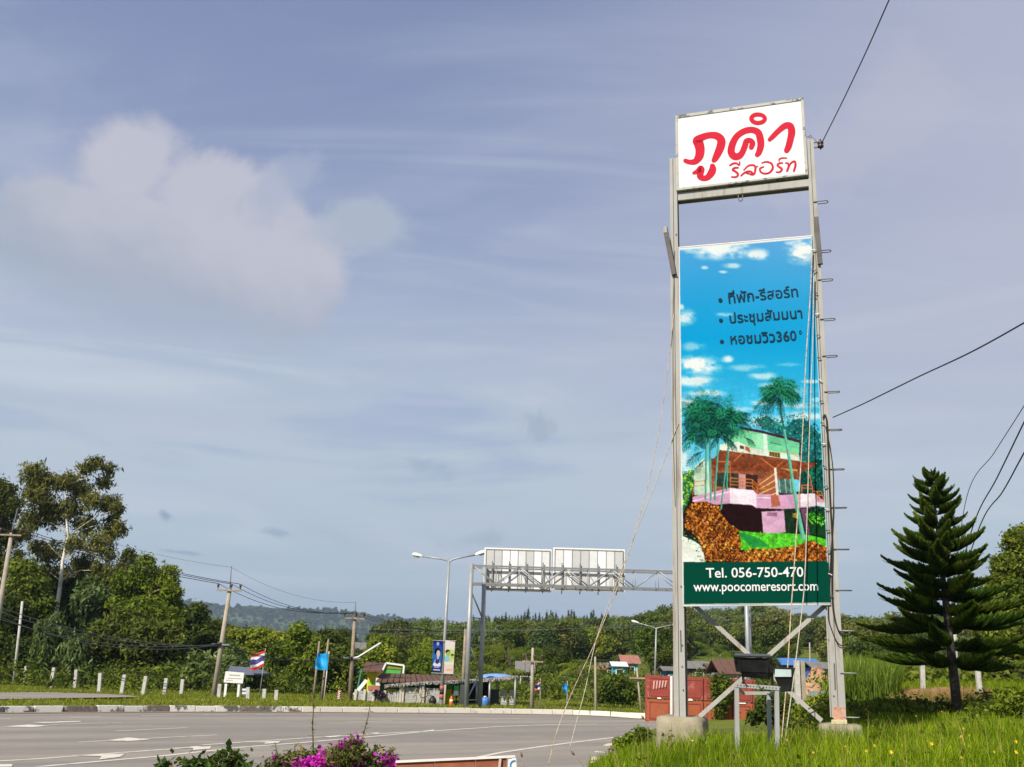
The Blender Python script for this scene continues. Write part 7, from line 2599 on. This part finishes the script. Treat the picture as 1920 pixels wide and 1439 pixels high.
# ---------------------------------------------------------------- wooden board with a white metal corner, bottom centre
Yb_ = 6.2
BRD = mat('board_redbrown', (.26, .075, .035), .65, .18, 5, (.15, .045, .025), .6, 2.5, .45, .65, stretch=(.6, 1, 6), bump=.2)
wb = thing('wooden_sign_board', 'reddish brown plank board with a white metal corner at the bottom of the picture', 'sign board', stand(860, Yb_))
for (x0, x1) in ((742, 814), (815, 891), (892, 950)):
    yt = lambda x: 1431.5 - (x - 742) * .0435
    q = [at(x0, yt(x0), Yb_), at(x1, yt(x1), Yb_)]
    f = [q[0] - Vector((0, 0, .55)), q[1] - Vector((0, 0, .55)), q[1], q[0]]
    MB().hexa(f + [p + Vector((0, .03, 0)) for p in f]).build('plank', BRD, wb, bevel=.003)
a, b_ = at(742, 1431, Yb_), at(966, 1421, Yb_)
MB().bar(a + Vector((0, .012, .006)), b_ + Vector((0, .012, .006)), .010, .05, (0, 1, 0)).build('top_strip', mat('strip_pale', (.62, .55, .52), .6, .1), wb)
f = [at(950, 1470, Yb_ - .012), at(971, 1470, Yb_ - .012), at(968, 1421, Yb_ - .012), at(953, 1424, Yb_ - .012)]
MB().hexa(f + [p + Vector((0, .05, 0)) for p in f]).build('metal_corner', WHITE, wb, bevel=.004)
mb = MB()
bl = [at(x, y, Yb_ - .016) for x, y in ((956, 1452), (957, 1432), (960, 1427.5), (966, 1426))]
for p, q in zip(bl[:-1], bl[1:]): mb.bar(p, q, .006, .003)
mb.build('blue_stripe', mat('stripe_paint_blue', (.05, .22, .55), .5), wb)
MB().bar(at(934, 1460, Yb_ - .012), at(938, 1423, Yb_ - .012), .014, .012).build('batten', mat('batten_grey', (.40, .33, .28), .7), wb)
for x in (780, 930):
    p = at(x, 1445, Yb_ + .06)
    MB().bar(Vector((p.x, p.y, hz(p.x, p.y) - .1)), p, .07, .05).build('leg', BRD, wb)

# ---------------------------------------------------------------- bougainvillea and leafy shrub, bottom centre
Yv = 6.9
LB = leaf_mat('leaf_bougainvillea', (.06, .07, .016), (.13, .13, .035), .3, (.26, .17, .09), 0)
PET = leaf_mat('bract_magenta', (.30, .012, .26), (.55, .025, .46), .35, (.70, .10, .60), 0)
bb = stand(635, Yv)
bg_ = thing('bougainvillea', 'bougainvillea bush with magenta flowers at the bottom of the picture', 'flowering shrub', bb)
cl = px_clumps([(520, 1438, 26), (560, 1430, 26), (600, 1428, 30), (640, 1418, 30), (670, 1412, 26), (700, 1425, 26), (725, 1425, 18), (580, 1445, 40), (650, 1445, 46), (700, 1450, 40), (530, 1455, 40), (735, 1412, 8), (660, 1398, 14), (540, 1418, 10)], Yv, 3, 1.5)
V, Fq, ti = leaves(cl, 1250, .021, seed=90, shell=.1, aspect=1.7, clump_leaf=4)
link('foliage', np_mesh('foliage', V - np.array(bb), Fq, ti, LB), bg_)
fl = px_clumps([(515, 1424, 5), (575, 1432, 14, .7), (600, 1428, 12), (632, 1428, 10), (660, 1400, 9), (668, 1390, 9), (640, 1398, 9, .8), (650, 1402, 7), (620, 1408, 5), (730, 1425, 10), (738, 1432, 7), (555, 1440, 12), (670, 1440, 12), (525, 1425, 3), (590, 1418, 4), (606, 1412, 5), (715, 1418, 4), (640, 1438, 8)], Yv - .05, 8, 1.2)
V, Fq, ti = leaves(fl, 330, .020, seed=91, shell=.1, aspect=1.2, clump_leaf=4)
link('flowers', np_mesh('flowers', V - np.array(bb), Fq, ti, PET), bg_)


def shoot(par, pts, Y, nl, sz, mtl, seed, org):
    P_ = [at(x, y, Y) for x, y in pts]
    q = [Vector(p) for p in spline([tuple(p) for p in P_], 8)]
    MB().tube(q, [.0055 * (1 - .7 * k / (len(q) - 1)) for k in range(len(q))], 5).build('shoot', mat('stem_green_brown', (.09, .075, .035), .8), par, True)
    r_ = random.Random(seed)
    V, Fq, ti = [], [], []
    for k in range(nl):
        p = q[int((.05 + .95 * k / nl) * (len(q) - 1))]
        a = k * 2.4 + r_.uniform(-.4, .4)
        d = Vector((math.cos(a), math.sin(a), r_.uniform(-.25, .45))).normalized()
        sd = d.cross(Vector((0, 0, 1))).normalized()
        s = sz * r_.uniform(.7, 1.25)
        n_ = sd.cross(d)
        b0 = len(V)
        V += [p, p + d * s * .45 + sd * s * .34, p + d * s - n_ * s * .12, p + d * s * .45 - sd * s * .34]
        Fq.append((b0, b0 + 1, b0 + 2, b0 + 3))
        ti.append(r_.uniform(.3, .8))
    link('shoot_leaves', np_mesh('shoot_leaves', [tuple(v - org) for v in V], Fq, ti, mtl), par)


shoot(bg_, [(586, 1440), (587, 1400), (586, 1360), (588, 1320), (585, 1280), (581, 1268)], Yv, 34, .040, G_MID, 1, bb)
shoot(bg_, [(676, 1405), (682, 1375), (690, 1345), (694, 1318)], Yv, 20, .034, G_MID, 2, bb)
shoot(bg_, [(660, 1412), (650, 1395), (637, 1388)], Yv, 12, .034, G_MID, 5, bb)
for (x0, y0, x1, y1, s) in ((700, 1425, 735, 1404, 3), (710, 1430, 748, 1414, 4), (520, 1440, 515, 1392, 6), (548, 1440, 553, 1398, 7), (500, 1445, 494, 1425, 8)):
    shoot(bg_, [(x0, y0), ((x0 + x1) / 2 + 2, (y0 + y1) / 2), (x1, y1)], Yv - .1, 14, .030, G_MID if s in (6, 7) else LB, s, bb)
sb = stand(390, Yv)
ls = thing('leafy_shrub', 'green shrub with reddish tips at the bottom left of the bougainvillea', 'shrub', sb)
LR = leaf_mat('leaf_red_tip', (.03, .065, .012), (.075, .13, .022), .3, (.16, .10, .035), 0)
cl = px_clumps([(310, 1442, 14), (345, 1445, 22), (370, 1440, 18), (400, 1436, 18), (430, 1425, 16), (440, 1440, 26), (390, 1455, 30), (460, 1450, 20)], Yv - .2, 4, 1.4)
V, Fq, ti = leaves(cl, 130, .040, seed=95, shell=.1, aspect=1.6, clump_leaf=4)
link('foliage', np_mesh('foliage', V - np.array(sb), Fq, ti, LR), ls)
for k, (x0, y0, x1, y1) in enumerate(((300, 1450, 305, 1428), (345, 1448, 343, 1424), (372, 1450, 370, 1424), (388, 1446, 410, 1405), (432, 1440, 432, 1406), (440, 1442, 447, 1404), (425, 1440, 418, 1412))):
    shoot(ls, [(x0, y0), ((x0 + x1) / 2 - 2, (y0 + y1) / 2), (x1, y1)], Yv - .25, 14, .052, LR, 20 + k, sb)
# seed heads leaning over the road edge
for k, (pts_, lab) in enumerate((([(1160, 1439), (1158, 1420), (1150, 1408)], 'dry seed stalk leaning left at the road edge'), ([(1215, 1372), (1212, 1358), (1207, 1349)], 'dry seed stalk before the left concrete footing'), ([(985, 1445), (982, 1432), (979, 1420)], 'dry seed stalk beside the white metal corner'), ([(1096, 1440), (1086, 1426), (1077, 1416)], 'dry seed stalk left of the stones'))):
    q = [at(x, y, 9.5) for x, y in pts_]
    q = [Vector((q[0].x, q[0].y, hz(q[0].x, q[0].y)))] + q
    t = thing('seed_stalk', lab, 'grass stalk', q[0])
    MB().tube(q, .0035, 5).build('stem', mat('stalk_straw', (.25, .19, .09), .9), t, True)
    MB().tube([q[-1], q[-1].lerp(q[-2], -.35), q[-1].lerp(q[-2], -.8)], [.006, .013, .003], 6).build('seed_head', mat('seed_brown', (.14, .085, .05), .9), t, True)
